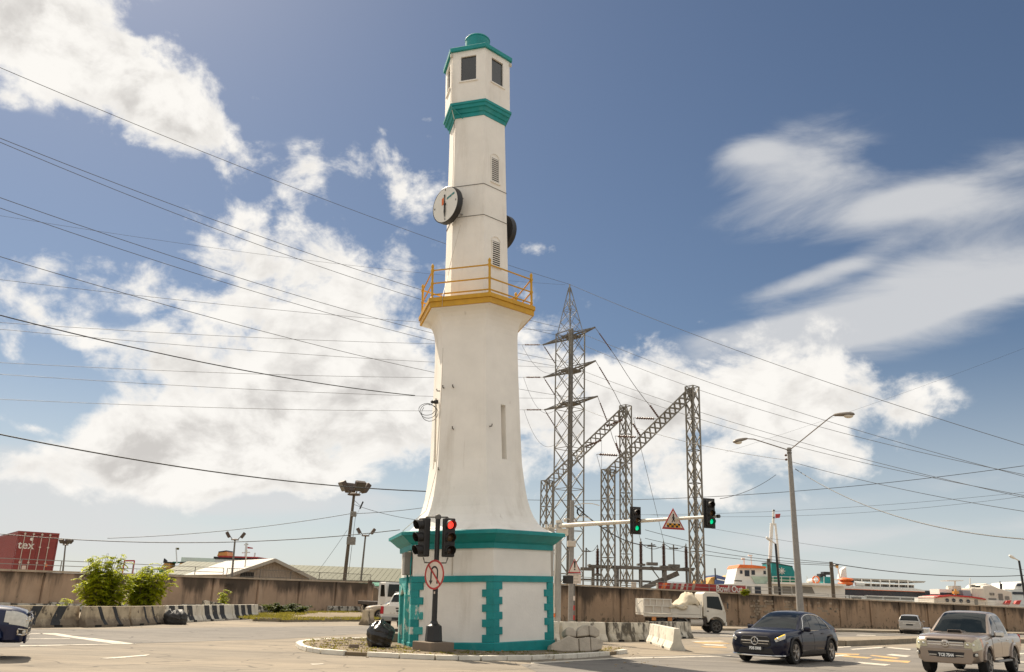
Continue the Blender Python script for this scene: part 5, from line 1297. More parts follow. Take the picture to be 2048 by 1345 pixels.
# gabled store and long shed
ap = AT(545, 1121, 92); eL, eR = AT(456, 1147.5, 92), AT(612, 1158, 92)
hw = (eR.x-eL.x)/2*1.02; ze = (eL.z+eR.z)/2; rise = ap.z-ze
st = thing('gabled_store', 'low port store with pale sheet roof and beige gable behind the left wall', 'building', (ap.x, 92, 0), R(33))
Ln = 17
MB().prism([(-hw, -ze), (hw, -ze), (hw, 0), (0, rise), (-hw, 0)], (0, 0, ze), (1, 0, 0), (0, 0, 1), .0-.001).build('gable_wall', 'gable', st)
for i in range(26):
    x = -hw+.1+(2*hw-.2)*i/25; MB().box((x, -.02, ze+(rise*(1-abs(x)/hw))/2-1.2), (.09, .05, rise*(1-abs(x)/hw)+2.3)).build('wall_board', 'gable', st)
MB().box((-hw+.05, Ln/2, ze/2), (.1, Ln, ze)).build('side_wall', 'gable', st); MB().box((hw-.05, Ln/2, ze/2), (.1, Ln, ze)).build('side_wall', 'gable', st); MB().box((0, Ln, ze/2), (2*hw, .1, ze)).build('back_wall', 'gable', st)
for s in (-1, 1):
    n = 20
    for i in range(n):
        y0, y1 = -.7+(Ln+1)*i/n, -.7+(Ln+1)*(i+1)/n-.03; ov = 1.12
        a = Vector((0, y0, ze+rise+.12)); c = Vector((s*hw*ov, y0, ze-rise*(ov-1)+.12)); up = Vector((0, 0, .06)); dy = Vector((0, y1-y0, 0))
        mb = MB(); mb.add([a, c, c+dy, a+dy, a+up, c+up, c+dy+up, a+dy+up], [(0, 1, 2, 3), (4, 7, 6, 5), (0, 4, 5, 1), (1, 5, 6, 2), (2, 6, 7, 3), (3, 7, 4, 0)])
        mb.build('roof_sheet', 'roof_pale', st)
    a = Vector((0, -.78, ze+rise+.02)); c = Vector((s*hw*1.14, -.78, ze-rise*.14+.02)); MB().bar(a, c, .1, .32).build('barge_board', 'roof_pale', st)
MB().box((-hw*.6, -.06, ze-.1), (1.4, .06, .8)).build('vent', 'opening_shade', st); MB().cyl((-.6*hw, 1.0, ze), (-.6*hw, 1.0, ze+rise+.9), .06, n=8).build('vent_pipe', 'pale_paint', st)
a, b = AT(322, 1137, 112), AT(812, 1146, 112)
sh = thing('long_shed', 'long shed with an olive green sheet roof behind the left wall and gate', 'building', (a.x, 112, 0))
zt_ = AT(700, 1143, 112).z; zb_ = AT(700, 1163, 112).z; W = b.x-a.x
n = 46
for i in range(n):
    x0, x1 = W*i/n, W*(i+1)/n-.04; mb = MB()
    mb.add([(x0, -.4, zb_), (x1, -.4, zb_), (x1, 9, zt_+.7), (x0, 9, zt_+.7), (x0, -.4, zb_+.08), (x1, -.4, zb_+.08), (x1, 9, zt_+.78), (x0, 9, zt_+.78)], [(0, 1, 2, 3), (4, 7, 6, 5), (0, 4, 5, 1), (1, 5, 6, 2), (2, 6, 7, 3), (3, 7, 4, 0)])
    mb.build('roof_sheet', 'roof_olive', sh)
MB().box((W/2, .1, zb_/2-.05), (W, .2, zb_-.1)).build('front_wall', 'gable', sh); MB().box((W/2, 9, zt_/2), (W, .2, zt_+1.2)).build('back_wall', 'gable', sh)
# red pipe frame and small things over the left wall
fr = root_at('pipe_goal', 'small red pipe frame rising over the left wall between the two shrubs', 'pipe frame', 258, 66)
a, b = AT(249, 1122, 66), AT(269, 1122, 66); o = fr.location
for q in (a, b): MB().cyl(Vector((q.x-o.x, 0, 0)), Vector((q.x-o.x, 0, q.z)), .05, n=8).build('upright', 'red', fr)
MB().bar((a.x-o.x, 0, a.z), (b.x-o.x, 0, b.z), .1).build('crossbar', 'red', fr)

# ------------------------------------------------------------------ ships in the harbour
def rigging(root, pts, r, m='white_paint', nm='mast'):
    return MB().tube([AT(x, y, D)-root.location for x, y, D in pts], r, 6).build(nm, m, root)
s = root_at('cargo_ship', 'distant green hulled ship with small ochre funnels seen over the left wall', 'ship', 400, 190)
pp(s, 'hull', [(318, 1138), (480, 1138), (480, 1175), (318, 1175)], 190, 18, 'ship_green'); pb(s, 'upper_deck', 362, 1116, 430, 1128, 192, 12, 'white_paint'); pb(s, 'awning', 345, 1125, 425, 1127, 189, 8, 'ship_green'); pb(s, 'deck_house', 372, 1127, 435, 1138, 191, 10, 'ship_green')
for x in (320, 352): pp(s, 'funnel', [(x, 1138), (x+9, 1126), (x+20, 1126), (x+20, 1138)], 188, 3, 'ochre'); pb(s, 'funnel_cap', x+8, 1124, x+21, 1126.5, 187.9, 3.2, 'black_paint')
pp(s, 'davit', [(326, 1126), (328, 1117), (333, 1121), (334, 1126)], 188, .5, 'black_paint')
rigging(s, [(354, 1128, 188), (352, 1096, 188)], .12); pb(s, 'flag', 352, 1096, 358, 1100, 188, .1, 'grass')
s = root_at('tug', 'distant ship with ochre funnel, black and red deck edge and a red flag', 'ship', 470, 175)
pb(s, 'deck_house', 428, 1119, 520, 1150, 175, 10, 'white_paint'); pb(s, 'black_band', 427, 1115, 517, 1119.5, 174.8, 10, 'black_paint'); pb(s, 'red_rail', 436, 1113, 517, 1116, 174.7, 10, 'red')
pp(s, 'funnel', [(434, 1113), (437, 1105), (453, 1103), (455, 1113)], 177, 4, 'ochre'); pp(s, 'funnel_cap', [(436.5, 1105.2), (437, 1103.4), (453, 1101), (453.4, 1103.4)], 176.9, 4.2, 'black_paint')
rigging(s, [(491, 1114, 175), (493, 1086, 175)], .22); rigging(s, [(484, 1106, 175), (500, 1105, 175)], .12); rigging(s, [(488, 1090, 175), (497, 1089, 175)], .12); rigging(s, [(509, 1114, 175), (510, 1106, 175)], .15)
pp(s, 'flag', [(495, 1094), (506, 1096), (505, 1098), (495, 1097.5)], 175, .1, 'red')

D = 138
s = root_at('workboat', 'white workboat with orange roofed wheelhouse, teal funnel bearing a wheel emblem and red flag', 'boat', 1530, D)
pp(s, 'hull', [(1380, 1170), (1470, 1168), (1690, 1170), (1690, 1240), (1400, 1240)], D, 9, 'white_paint'); 
wh = pp(s, 'wheelhouse', [(1467, 1169), (1475, 1135), (1536, 1137), (1541, 1169)], D+1, 6, 'white_paint', .06)
pp(s, 'wheelhouse_roof', [(1475.5, 1136), (1480, 1129.5), (1506, 1130.5), (1532, 1133.5), (1532, 1137)], D+.5, 7, 'orange')
for x0, y0, x1, y1 in ((1480, 1141, 1485, 1148), (1489.5, 1141, 1499, 1153), (1503, 1141, 1510, 1150), (1527, 1142, 1532, 1149)): pb(s, 'window', x0, y0, x1, y1, D+.95, .1, 'ship_window', parent=wh)
pp(s, 'green_panel', [(1502, 1153), (1541, 1154), (1541, 1168), (1511, 1168)], D+.8, .15, mat('pale_green_paint', (.42, .52, .42), .5)); pb(s, 'slot', 1469, 1161, 1484, 1163.5, D-.05, .1, 'opening_shade')
fu = pp(s, 'funnel', [(1543, 1125.5), (1585, 1134), (1595, 1160), (1543, 1160)], D+.5, 5, 'ship_teal'); pp(s, 'funnel_top', [(1542, 1125.5), (1542, 1124), (1585.5, 1132.6), (1585.5, 1134)], D+.4, 5.2, 'black_paint')
o = AT(1563.5, 1142.5, D+.4)-s.location; k = AT(1570, 1142.5, D).x-AT(1563.5, 1142.5, D).x
mb = MB()
for i in range(20):
    a, b = 2*math.pi*i/20, 2*math.pi*(i+1)/20
    mb.bar(o+Vector((math.cos(a), 0, math.sin(a)))*k*.62, o+Vector((math.cos(b), 0, math.sin(b)))*k*.62, .08, .1)
for i in range(8): a = 2*math.pi*i/8; dv = Vector((math.cos(a), 0, math.sin(a))); mb.bar(o+dv*k*.15, o+dv*k*1.08, .08, .09)
mb.lathe(o+Vector((0, .03, 0)), (0, -1, 0), [(k*.2, 0), (k*.2, .06)], 10); mb.build('wheel_emblem', 'white_paint', fu)
pb(s, 'green_casing', 1543, 1157, 1592, 1167, D-.2, 4, 'ship_green'); pb(s, 'deck_slab', 1540, 1166.5, 1692, 1170.5, D-1, 10, 'white_paint')
for x in range(1546, 1680, 17): rigging(s, [(x, 1167, D-.8), (x, 1153, D-.8)], .05, 'white_paint', 'deck_rail')
for y in (1153.5, 1160): rigging(s, [(1544, y, D-.8), (1600, y+1.4, D-.8)], .05, 'white_paint', 'deck_rail')
for x0, x1 in ((1548, 1563), (1565, 1583), (1585, 1600)): pb(s, 'lower_window', x0, 1173.5, x1, 1188, D-.08, .1, 'brown_box')
pp(s, 'raked_window', [(1605, 1173), (1624, 1174.5), (1630, 1188), (1605, 1187)], D-.08, .1, 'brown_box'); pb(s, 'window', 1510, 1173, 1522, 1188, D-.08, .1, 'ship_window'); pb(s, 'window', 1494, 1173, 1502, 1186, D-.08, .1, 'brown_box')
rigging(s, [(1540, 1132, D+2), (1541.5, 1090, D+2), (1543.5, 1047, D+2)], .28); rigging(s, [(1558, 1130, D+2), (1555, 1090, D+2), (1550.5, 1048, D+2)], .18); rigging(s, [(1541, 1048.5, D+2), (1552, 1049, D+2)], .16); rigging(s, [(1546.5, 1048, D+2), (1547, 1020, D+2)], .2)
for y in (1021, 1036): pb(s, 'mast_light', 1546, y-1, 1550, y+1, D+1.8, .4, 'black_plastic')
pp(s, 'flag', [(1551, 1028.5), (1561, 1028), (1559.5, 1036), (1551, 1037)], D+2, .1, 'red')
rigging(s, [(1488, 1130, D+2), (1488, 1119, D+2)], .1); pb(s, 'radar', 1484, 1116, 1490, 1120, D+2, .6, 'white_paint'); rigging(s, [(1503, 1130, D+2), (1502, 1113, D+2)], .08); pb(s, 'radar', 1497, 1110, 1505, 1112.5, D+2, .5, 'white_paint')
s = root_at('cargo_boat', 'blue and ochre bow of a moored vessel left of the white wheelhouse', 'boat', 1445, 150)
pp(s, 'hull', [(1433, 1150), (1466, 1159), (1466, 1235), (1438, 1235), (1431, 1166)], 150, 8, 'navy'); pp(s, 'white_stripe', [(1434, 1157.5), (1465, 1164), (1465, 1166), (1434, 1159.8)], 149.9, .2, 'white_paint')
pp(s, 'deck_gear', [(1415, 1168), (1422, 1156), (1433, 1153), (1434, 1170)], 151, 5, 'ochre'); pp(s, 'deck_gear', [(1452, 1156), (1458, 1150), (1469, 1151), (1470, 1158)], 152, 4, 'ochre'); rigging(s, [(1431, 1160, 150), (1430, 1137, 150)], .12, 'black_paint')
pp(s, 'ochre_deck', [(1392, 1172), (1396, 1160), (1412, 1162), (1416, 1172)], 153, 4, 'ochre')

D = 150
s = root_at('ferry', 'long white ferry with dark window band, canopied sun deck and orange lifeboats', 'ferry', 1780, D)
pp(s, 'hull', [(1650, 1188), (1890, 1196), (1990, 1200), (1990, 1260), (1650, 1260)], D, 12, 'white_paint')
pp(s, 'window_band', [(1666, 1176), (1880, 1183), (1872, 1197), (1662, 1191)], D-.1, .3, 'ship_window'); pp(s, 'cabin', [(1660, 1174), (1935, 1184), (1935, 1200), (1660, 1192)], D+.3, 11, 'white_paint')
pp(s, 'roof_deck', [(1680, 1171.5), (1828, 1177), (1850, 1181), (1850, 1184), (1668, 1177)], D-.6, 12, 'white_paint'); pp(s, 'orange_line', [(1668, 1177), (1850, 1184), (1850, 1185), (1668, 1178)], D-.65, .2, 'orange')
cn = pp(s, 'canopy', [(1700, 1156.5), (1815, 1160.5), (1826, 1163), (1826, 1165), (1700, 1159)], D+2, 8, 'roof_pale'); pp(s, 'canopy_flap', [(1826, 1162), (1852, 1163), (1848, 1166), (1826, 1166)], D+2, 7, 'roof_pale')
for i in range(7): x = 1705+i*18.5; rigging(s, [(x, 1158+i*.6, D+1.8), (x, 1173+i*.7, D+1.8)], .09, 'white_paint', 'canopy_post')
for i in range(26):
    x = 1728+i*3.9; pb(s, 'seat', x, 1167+i*.13, x+2.6, 1173+i*.13, D+2+(i % 3), .6, 'gable' if i % 3 else 'brown_box')
rigging(s, [(1700, 1166, D+.5), (1830, 1170.5, D+.5)], .06, 'white_paint', 'deck_rail')
def boatlet(root, px0, py0, px1, py1, D, m, nm):
    a, b = AT(px0, py1, D), AT(px1, py0, D); c = (a+b)/2-root.location
    return MB().sphere(c+Vector((0, 1, 0)), 1, 16, 10, ((b.x-a.x)/2, 1.2, (b.z-a.z)/2)).build(nm, m, root)
boatlet(s, 1681, 1156, 1711, 1163, D, 'orange', 'lifeboat'); boatlet(s, 1681, 1162.5, 1710, 1172, D, 'orange', 'lifeboat'); pb(s, 'lifeboat_cradle', 1683, 1159, 1708, 1165, D+.6, .6, 'black_paint')
a, b = AT(1711, 1168, D), AT(1728, 1169, D); MB().cyl(a-s.location, b-s.location, .36, n=12).build('raft_canister', 'white_paint', s)
pp(s, 'bridge_mast', [(1680, 1158), (1684, 1140), (1692, 1134), (1694, 1158)], D+3, 1.5, 'white_paint'); boatlet(s, 1668, 1128, 1680, 1133, D+2, 'black_paint', 'radar_dome'); pb(s, 'lamp', 1673, 1131, 1677, 1136, D+2, .5, 'ochre'); rigging(s, [(1675, 1134, D+2.5), (1680, 1158, D+2.5)], .12, 'white_paint')
for x0, x1, y in ((1668, 1698, 1190), (1700, 1732, 1191.5)): pb(s, 'side_module', x0, y, x1, y+9.5, D-1, 1.0, 'white_paint', .05); pb(s, 'window', x0+3, y+2.5, x1-(6 if x0 < 1690 else 9), y+6.5, D-1.05, .1, 'brown_box')
for i in range(4): x = 1734+i*34; pp(s, 'side_window', [(x, 1193+i*1.2), (x+31, 1194+i*1.2), (x+31, 1198+i*1.2), (x, 1197+i*1.2)], D-1.05, .1, 'brown_box')
pp(s, 'side_fender', [(1732, 1191), (1872, 1196), (1872, 1207), (1732, 1202)], D-.95, 1, 'white_paint')
s = root_at('supply_boat', 'small white boat with an orange lifebuoy, black crates and teal gear beside the timber pole', 'boat', 1640, 144)
pp(s, 'deck', [(1612, 1166), (1684, 1168), (1684, 1172), (1612, 1171)], 143, 8, 'white_paint'); pp(s, 'raked_house', [(1640, 1171), (1680, 1171), (1672, 1190), (1648, 1190)], 143.5, 5, 'white_paint'); pp(s, 'raked_glass', [(1643, 1173.5), (1664, 1173.5), (1664, 1187), (1650, 1187)], 143.4, .2, 'ship_window'); pp(s, 'hull', [(1600, 1186), (1690, 1188), (1690, 1250), (1600, 1250)], 144, 6, 'white_paint')
pb(s, 'teal_gear', 1646, 1154, 1661, 1168, 143.2, 2, 'ship_teal'); pb(s, 'black_crate', 1640, 1148, 1652, 1155, 143.4, 1.5, 'black_paint'); pb(s, 'black_crate', 1648, 1144, 1660, 1150, 143.5, 1.5, 'black_paint')
o = AT(1632, 1160, 142.6)-s.location; mb = MB(); mb.tube([o+Vector((.52*math.cos(t), 0, .52*math.sin(t))) for t in np.linspace(0, 6.283, 20)], .13, 6); mb.build('lifebuoy', 'orange', s); boatlet(s, 1618, 1158, 1640, 1168, 143.5, 'white_paint', 'raft_canister')

D = 132
s = root_at('passenger_launch', 'small cream launch with a curved red roof edge and round portholes at the right', 'boat', 1930, D)
pp(s, 'hull', [(1866, 1196), (1990, 1203), (1990, 1250), (1866, 1250)], D, 6, 'white_paint')
pp(s, 'cabin', [(1868, 1193), (1900, 1191), (1950, 1195), (1975, 1199), (1975, 1215), (1868, 1212)], D-.4, 5, 'pale_paint')
pp(s, 'roof_edge', [(1869, 1196), (1880, 1192), (1905, 1190), (1945, 1193), (1972, 1198), (1972, 1200.5), (1945, 1196), (1905, 1193), (1882, 1195)], D-.7, 5.5, 'red')
for x, y in ((1894.5, 1201), (1907.5, 1201), (1922, 1202), (1936.5, 1203)):
    c = AT(x, y, D-.45)-s.location; MB().lathe(c, (0, -1, 0), [(.27, 0), (.27, .05), (.2, .06)], 12).build('porthole', 'ship_window', s)
pb(s, 'door', 1950, 1200, 1956, 1211, D-.5, .1, 'brown_box'); pb(s, 'white_house', 1879, 1179, 1907, 1189, D+1, 3, 'white_paint'); pb(s, 'dark_opening', 1881, 1186, 1907, 1191, D+.9, .1, 'ship_window'); pb(s, 'blue_grey_box', 1926, 1181, 1942, 1193, D, 2, mat('blue_grey_paint', (.28, .29, .33), .5)); pb(s, 'cream_house', 1944, 1177, 1970, 1196, D+.5, 4, 'pale_paint', .1)
pp(s, 'flying_bridge', [(1903, 1189), (1906, 1172), (1922, 1172), (1924, 1189)], D+1, 2, 'pale_paint'); pp(s, 'canopy', [(1896, 1161), (1928, 1161), (1926, 1162.6), (1898, 1162.6)], D+.5, 2.5, 'white_paint'); rigging(s, [(1910, 1162, D+1), (1910, 1174, D+1)], .1); rigging(s, [(1911, 1178, D), (1912, 1193, D)], .14, 'ochre'); pb(s, 'yellow_gear', 1908, 1183, 1918, 1188, D-.2, .6, 'ochre'); rigging(s, [(1940, 1178, D+1), (1940, 1157, D+1)], .08); pb(s, 'dark_gear', 1943, 1170, 1951, 1175, D+1, .6, 'brown_box'); pb(s, 'dark_gear', 1952, 1172, 1961, 1175.5, D+1, .6, 'black_paint')
s = root_at('motor_yacht', 'cream motor yacht with rounded cabin, dark windows and red deck seats near the right edge', 'boat', 2000, 136)
pp(s, 'hull', [(1972, 1200), (2040, 1203), (2040, 1255), (1972, 1255)], 136, 6, 'white_paint'); pp(s, 'cabin', [(1962, 1200), (1966, 1172), (1982, 1170), (2000, 1178), (2024, 1184), (2026, 1206), (1964, 1204)], 136.4, 4, 'pale_paint', .15)
pp(s, 'dome_roof', [(1952, 1180), (1960, 1170), (1974, 1167), (1986, 1172), (1990, 1182)], 138, 4, 'pale_paint', .2)
for x0, y0, x1, y1 in ((1980, 1186, 1984, 1191), (1986, 1186, 1989, 1191), (1998, 1188, 2006, 1201), (2011, 1193, 2019, 1200), (1978, 1197, 1993, 1202)): pb(s, 'window', x0, y0, x1, y1, 136.3, .1, 'brown_box')
for x in (2009, 2029): pp(s, 'deck_seat', [(x, 1209), (x+5, 1202), (x+14, 1201), (x+10, 1210)], 134.5, .6, 'red')
rigging(s, [(2001, 1180, 137), (2000, 1163, 137)], .07, 'black_paint'); rigging(s, [(2003, 1180, 137), (2003, 1168, 137)], .12, 'black_paint')
s = root_at('fast_ferry', 'white fast ferry with a raked bridge at the far right edge', 'ferry', 2060, 165)
pp(s, 'hull', [(2008, 1190), (2130, 1194), (2130, 1250), (2008, 1250)], 165, 14, 'white_paint'); pp(s, 'upper_deck', [(2010, 1179), (2130, 1182), (2130, 1196), (2012, 1190)], 165.5, 12, 'white_paint'); pp(s, 'bridge', [(2027, 1180), (2034, 1166), (2060, 1163), (2100, 1164), (2110, 1182)], 166, 9, 'white_paint', .2); pp(s, 'window_band', [(2026, 1184), (2130, 1187), (2130, 1191.5), (2026, 1189)], 165.3, .2, 'ship_window'); pp(s, 'bridge_window', [(2032, 1172), (2036, 1168), (2044, 1168), (2042, 1173)], 165.8, .2, 'ship_window')

# red banner on the right wall
def on_wall(px):
    lo, hi = 60., 120.
    for _ in range(40):
        m_ = (lo+hi)/2; p = AT(px, 1190, m_)
        yw = WR0.y+(WR1.y-WR0.y)*(p.x-WR0.x)/(WR1.x-WR0.x)+.5
        if m_ < yw: lo = m_
        else: hi = m_
    return AT(px, 1190, lo)
A, B = on_wall(1318), on_wall(1492); wa = math.atan2(B.y-A.y, B.x-A.x); L = (Vector((B.x, B.y, 0))-Vector((A.x, A.y, 0))).length
zA0 = hr0+(hr1-hr0)*((A.x-WR0.x)/(WR1.x-WR0.x)); zB1 = AT(1490, 1171.5, B.y).z; zA1 = AT(1330, 1166, A.y).z
bn = thing('banner', 'long red banner reading Bowl Out fixed along the top of the right wall', 'banner', (A.x, A.y, 0), wa)
mb = MB(); zb0 = zA0-.35
mb.add([(0, 0, zb0), (L, 0, zb0), (L, 0, zB1), (0, 0, zA1), (0, .05, zb0), (L, .05, zb0), (L, .05, zB1), (0, .05, zA1)], [(0, 1, 2, 3), (4, 7, 6, 5), (0, 4, 5, 1), (1, 5, 6, 2), (2, 6, 7, 3), (3, 7, 4, 0)])
mb.build('banner_sheet', mat('faded_red_banner', (.34, .035, .03), .6, var=.2, scale=1.2), bn)
for i in range(7): MB().cyl((L*i/6, .08, 1.0), (L*i/6, .08, zA1+.05), .04, n=6).build('banner_post', 'steel_dark', bn)
zt2 = (zb0+.32+zB1)/2
text('Bowl Out', .80, frame((L*.80, -.012, zt2-.06), (1, 0, 0), (0, 0, 1)), 'white_paint', bn, bold=.02, sx=1.0)
for x, w, m in ((.02, .08, 'orange'), (.115, .05, 'gable'), (.18, .04, 'gable'), (.235, .05, 'sign_white'), (.30, .03, 'gable'), (.36, .05, 'gable')):
    MB().prism([(0, 0), (w*L*.6, .05), (w*L, .55), (w*L*.3, .5)], (L*x, -.005, zt2-.3), (1, 0, 0), (0, 0, 1), .01).build('faded_graphic', m, bn)

# ------------------------------------------------------------------ shrubs
def shrub(name, label, cat, base, h, w, lean, nst, seed, leaf='leaf', group=None, dens=1.0, lf=1.0):
    rng = random.Random(seed); root = thing(name, label, cat, base, 0, group); st = MB(); lv = MB()
    def spray(p, d, ln):
        pts = [p]; v = Vector(d).normalized()
        for i in range(5): v = (v+Vector((0, 0, -.22))).normalized(); pts.append(pts[-1]+v*ln/5)
        for i in range(len(pts)-1):
            seg = pts[i+1]-pts[i]; sd = seg.cross(Vector((0, 0, 1)));
            if sd.length < 1e-4: sd = Vector((1, 0, 0))
            sd.normalize()
            for k in range(3):
                q = pts[i]+seg*(k/3)
                for s in (-1, 1):
                    e = (sd*s+seg.normalized()*.5+Vector((rng.uniform(-.3, .3), rng.uniform(-.3, .3), rng.uniform(-.35, .1)))).normalized()*rng.uniform(.07, .13)*lf
                    n = Vector((-e.y, e.x, rng.uniform(-.04, .04))).normalized()*e.length*.26
                    lv.add([q, q+e*.5+n, q+e, q+e*.5-n], [(0, 1, 2, 3)])
    for i in range(nst):
        a = rng.uniform(0, 6.28); r0 = rng.uniform(0, .12)*w; sp = rng.uniform(.15, .5)*w; hh = h*rng.uniform(.45, 1.0)*(1-.25*(sp/(.5*w))**2)
        p0 = Vector((math.cos(a)*r0, math.sin(a)*r0, 0)); tip = Vector((math.cos(a)*sp+lean*hh, math.sin(a)*sp, hh)); mid = p0.lerp(tip, .5)+Vector((rng.uniform(-.1, .1), rng.uniform(-.1, .1), hh*.08))
        c = [p0.lerp(mid, t).lerp(mid.lerp(tip, t), t) for t in np.linspace(0, 1, 7)]
        st.tube(c, [.028*(1-.8*k/6)*(.5+h/5) for k in range(7)], 5)
        for j in range(int(13*dens)):
            t = rng.uniform(.34, 1.0); k = min(int(t*6), 5); p = c[k].lerp(c[k+1], t*6-k); b = rng.uniform(0, 6.28)
            spray(p, (math.cos(b), math.sin(b), rng.uniform(-.1, .9)), rng.uniform(.3, .62)*min(1, h/1.6))
    st.build('stems', 'timber', root); o = lv.build('foliage', leaf, root, fix=False); o['kind'] = 'stuff'
    return root
SB = 47.0
p = AT(190, 1222, SB); shrub('leafy_shrub', 'larger bright green feathery shrub leaning right in front of the left wall', 'shrub', (p.x, SB, 0), 3.5, 3.1, .12, 62, 11, lf=1.5)
p = AT(276, 1222, SB+2); shrub('leafy_shrub', 'smaller bright green feathery shrub with a tall tip, right of the larger one', 'shrub', (p.x, SB+2, 0), 3.4, 2.5, .20, 50, 23, lf=1.5)
p = AT(128, 1218, 41); shrub('weed', 'small pale green sprig behind the long cream striped barrier', 'plant', (p.x, 41, 0), 1.1, .6, 0, 5, 5)
p = AT(447, 1215, 60); shrub('weed', 'small bright sapling growing against the left wall pilaster', 'plant', (p.x, 60, 0), 2.1, .9, .12, 5, 6, dens=.8, lf=1.5)
p = AT(222, 1222, 48); shrub('weed', 'dull green low growth between the two feathery shrubs', 'plant', (p.x, 48, 0), 1.2, 1.5, 0, 12, 16, 'leaf_dark')
p = AT(570, 1222, 66); shrub('weed_heap', 'dark green heap of weeds at the foot of the left wall', 'plant', (p.x, 66, 0), .95, 4.2, 0, 40, 9, 'leaf_dark', lf=1.6)
p = AT(1485, 1178, 81); shrub('weed', 'small green sprig hanging over the right end of the red banner', 'plant', (p.x, 80.2, 2.6), .8, .6, 0, 6, 31, lf=1.5)

# ------------------------------------------------------------------ vehicles
class Body:
    def __init__(s, rows, gh):
        a = np.array(rows, float); a = a[a[:, 0].argsort()]
        s.x0, s.x1 = a[0, 0], a[-1, 0]; s.f = [pchip(a[:, 0], a[:, i]) for i in range(1, 8)]; s.xs = a[:, 0]
        g = np.array(gh['line'], float); g = g[g[:, 0].argsort()]
        s.g0, s.g1 = g[0, 0], g[-1, 0]; s.zr = pchip(g[:, 0], g[:, 1]); s.gxs = g[:, 0]
        s.wb, s.wr, s.zb, s.zmax = gh['wb'], gh['wr'], gh['zb'], gh['zmax']
    def ring(s, x):
        zb, zm, zs, zt, wb, wm, ws = [f(x) for f in s.f]
        return [(0, zb), (.86*wb, zb), (wb, zb+.07), (wm, zm), (wm*.35+ws*.65+.012, zm*.3+zs*.7), (ws, zs), (ws-.06, zs+(zt-zs)*.62), (ws*.55, zt-.01), (0, zt)]
    def gring(s, x):
        zr = s.zr(x); zb = s.zb(x) if callable(s.zb) else s.zb; k = max(0, min(1, (zr-zb)/(s.zmax-zb)))
        wb = s.wb; wr = wb+(s.wr-wb)*k; hh = max(.02, zr-zb)
        return [(wb, zb-.05), (wb, zb), (wb+(wr-wb)*.45+.018*k, zb+hh*.5), (wr, zb+hh*.90), (wr-.03, zb+hh*.965), (wr-.11, zr), (wr*.5, zr+.018*k), (0, zr+.025*k)]
    @staticmethod
    def at(r, u):
        i = min(int(u), len(r)-2); t = u-i; return (r[i][0]*(1-t)+r[i+1][0]*t, r[i][1]*(1-t)+r[i+1][1]*t)
    def loft(s, fn, xs):
        rs = []
        for x in xs:
            h = fn(x); rs.append([Vector((x, y, z)) for y, z in h]+[Vector((x, -y, z)) for y, z in reversed(h[(0 if h[-1][0] > 1e-6 else 0):-1])][: (len(h)-1 if h[0][0] > 1e-6 else len(h)-2)])
        return MB().loft(rs, True, True)
    def patch(s, fn, x0, x1, u0, u1, sd, off=.006, nx=10, nu=5, dep=.02):
        """thin skin laid proud of the loft; x0/x1/u0/u1 may be functions"""
        F_ = lambda v, t: v(t) if callable(v) else v
        g = []; mb = MB()
        for j in range(nu+1):
            row = []
            for i in range(nx+1):
                tu, tx_ = j/nu, i/nx
                x = F_(x0, tu)+(F_(x1, tu)-F_(x0, tu))*tx_; u = F_(u0, tx_)+(F_(u1, tx_)-F_(u0, tx_))*tu
                def P_(x, u): y, z = s.at(fn(x), u); return Vector((x, y*sd, z))
                p = P_(x, u); du = P_(x, min(u+.02, 7.99))-P_(x, max(u-.02, 0)); dx = P_(x+.01, u)-P_(x-.01, u)
                n = dx.cross(du); n = n.normalized() if n.length > 1e-9 else Vector((0, sd, 0))
                if n.y*sd < 0 and abs(n.y) > .02: n = -n
                elif abs(n.y) <= .02 and n.z < 0: n = -n
                row.append((p+n*off, p-n*dep))
            g.append(row)
        vs = []; W = nx+1; Hh = nu+1
        for L in (0, 1):
            for row in g: vs += [c[L] for c in row]
        fs = []; o = W*Hh
        for j in range(nu):
            for i in range(nx): fs.append((j*W+i, j*W+i+1, (j+1)*W+i+1, (j+1)*W+i))
        mb.add(vs, fs, True); b = [j for j in range(W)]+[(j+1)*W-1 for j in range(1, Hh)]+[(Hh-1)*W+i for i in range(W-2, -1, -1)]+[j*W for j in range(Hh-2, 0, -1)]
        for i in range(len(b)): a_, c_ = b[i], b[(i+1) % len(b)]; mb.f.append((a_, c_, c_+o, a_+o)); mb.sm.append(False); mb.mi.append(0)
        mb.rim = [Vector(vs[i]) for i in b]
        return mb
def wheel(root, x, y, r, w, sd, spokes=5, rim='rim', pair=True):
    t = MB().lathe((x, y-sd*w/2, r), (0, sd, 0), [(r*.6, 0), (r*.93, 0), (r, .03), (r, w-.03), (r*.94, w), (r*.68, w+.004), (r*.66, w-.02), (r*.6, w-.06)], 28).build('wheel', 'rubber', root)
    yo = y+sd*w/2
    MB().lathe((x, yo-sd*.07, r), (0, sd, 0), [(r*.02, 0), (r*.64, 0), (r*.67, .02)], 24).build('brake_disc', 'truck_frame', t)
    mb = MB()
    mb.lathe((x, yo-sd*.05, r), (0, sd, 0), [(r*.60, 0), (r*.665, .03), (r*.69, .055), (r*.64, .05), (r*.60, .02)], 24, cap=False)
    for k in range(spokes):
        a = 2*math.pi*k/spokes+.3
        for da in ((-.13, .13) if pair else (0,)):
            c, s_ = math.cos(a+da), math.sin(a+da); c0, s0 = math.cos(a), math.sin(a)
            mb.bar((x+c0*r*.1, yo-sd*.02, r+s0*r*.1), (x+c*r*.64, yo-sd*.0, r+s_*r*.64), r*(.10 if pair else .2), .03)
    mb.lathe((x, yo-sd*.05, r), (0, sd, 0), [(r*.17, 0), (r*.17, .055), (r*.05, .065)], 12)
    mb.build('rim', rim, t)
    return t
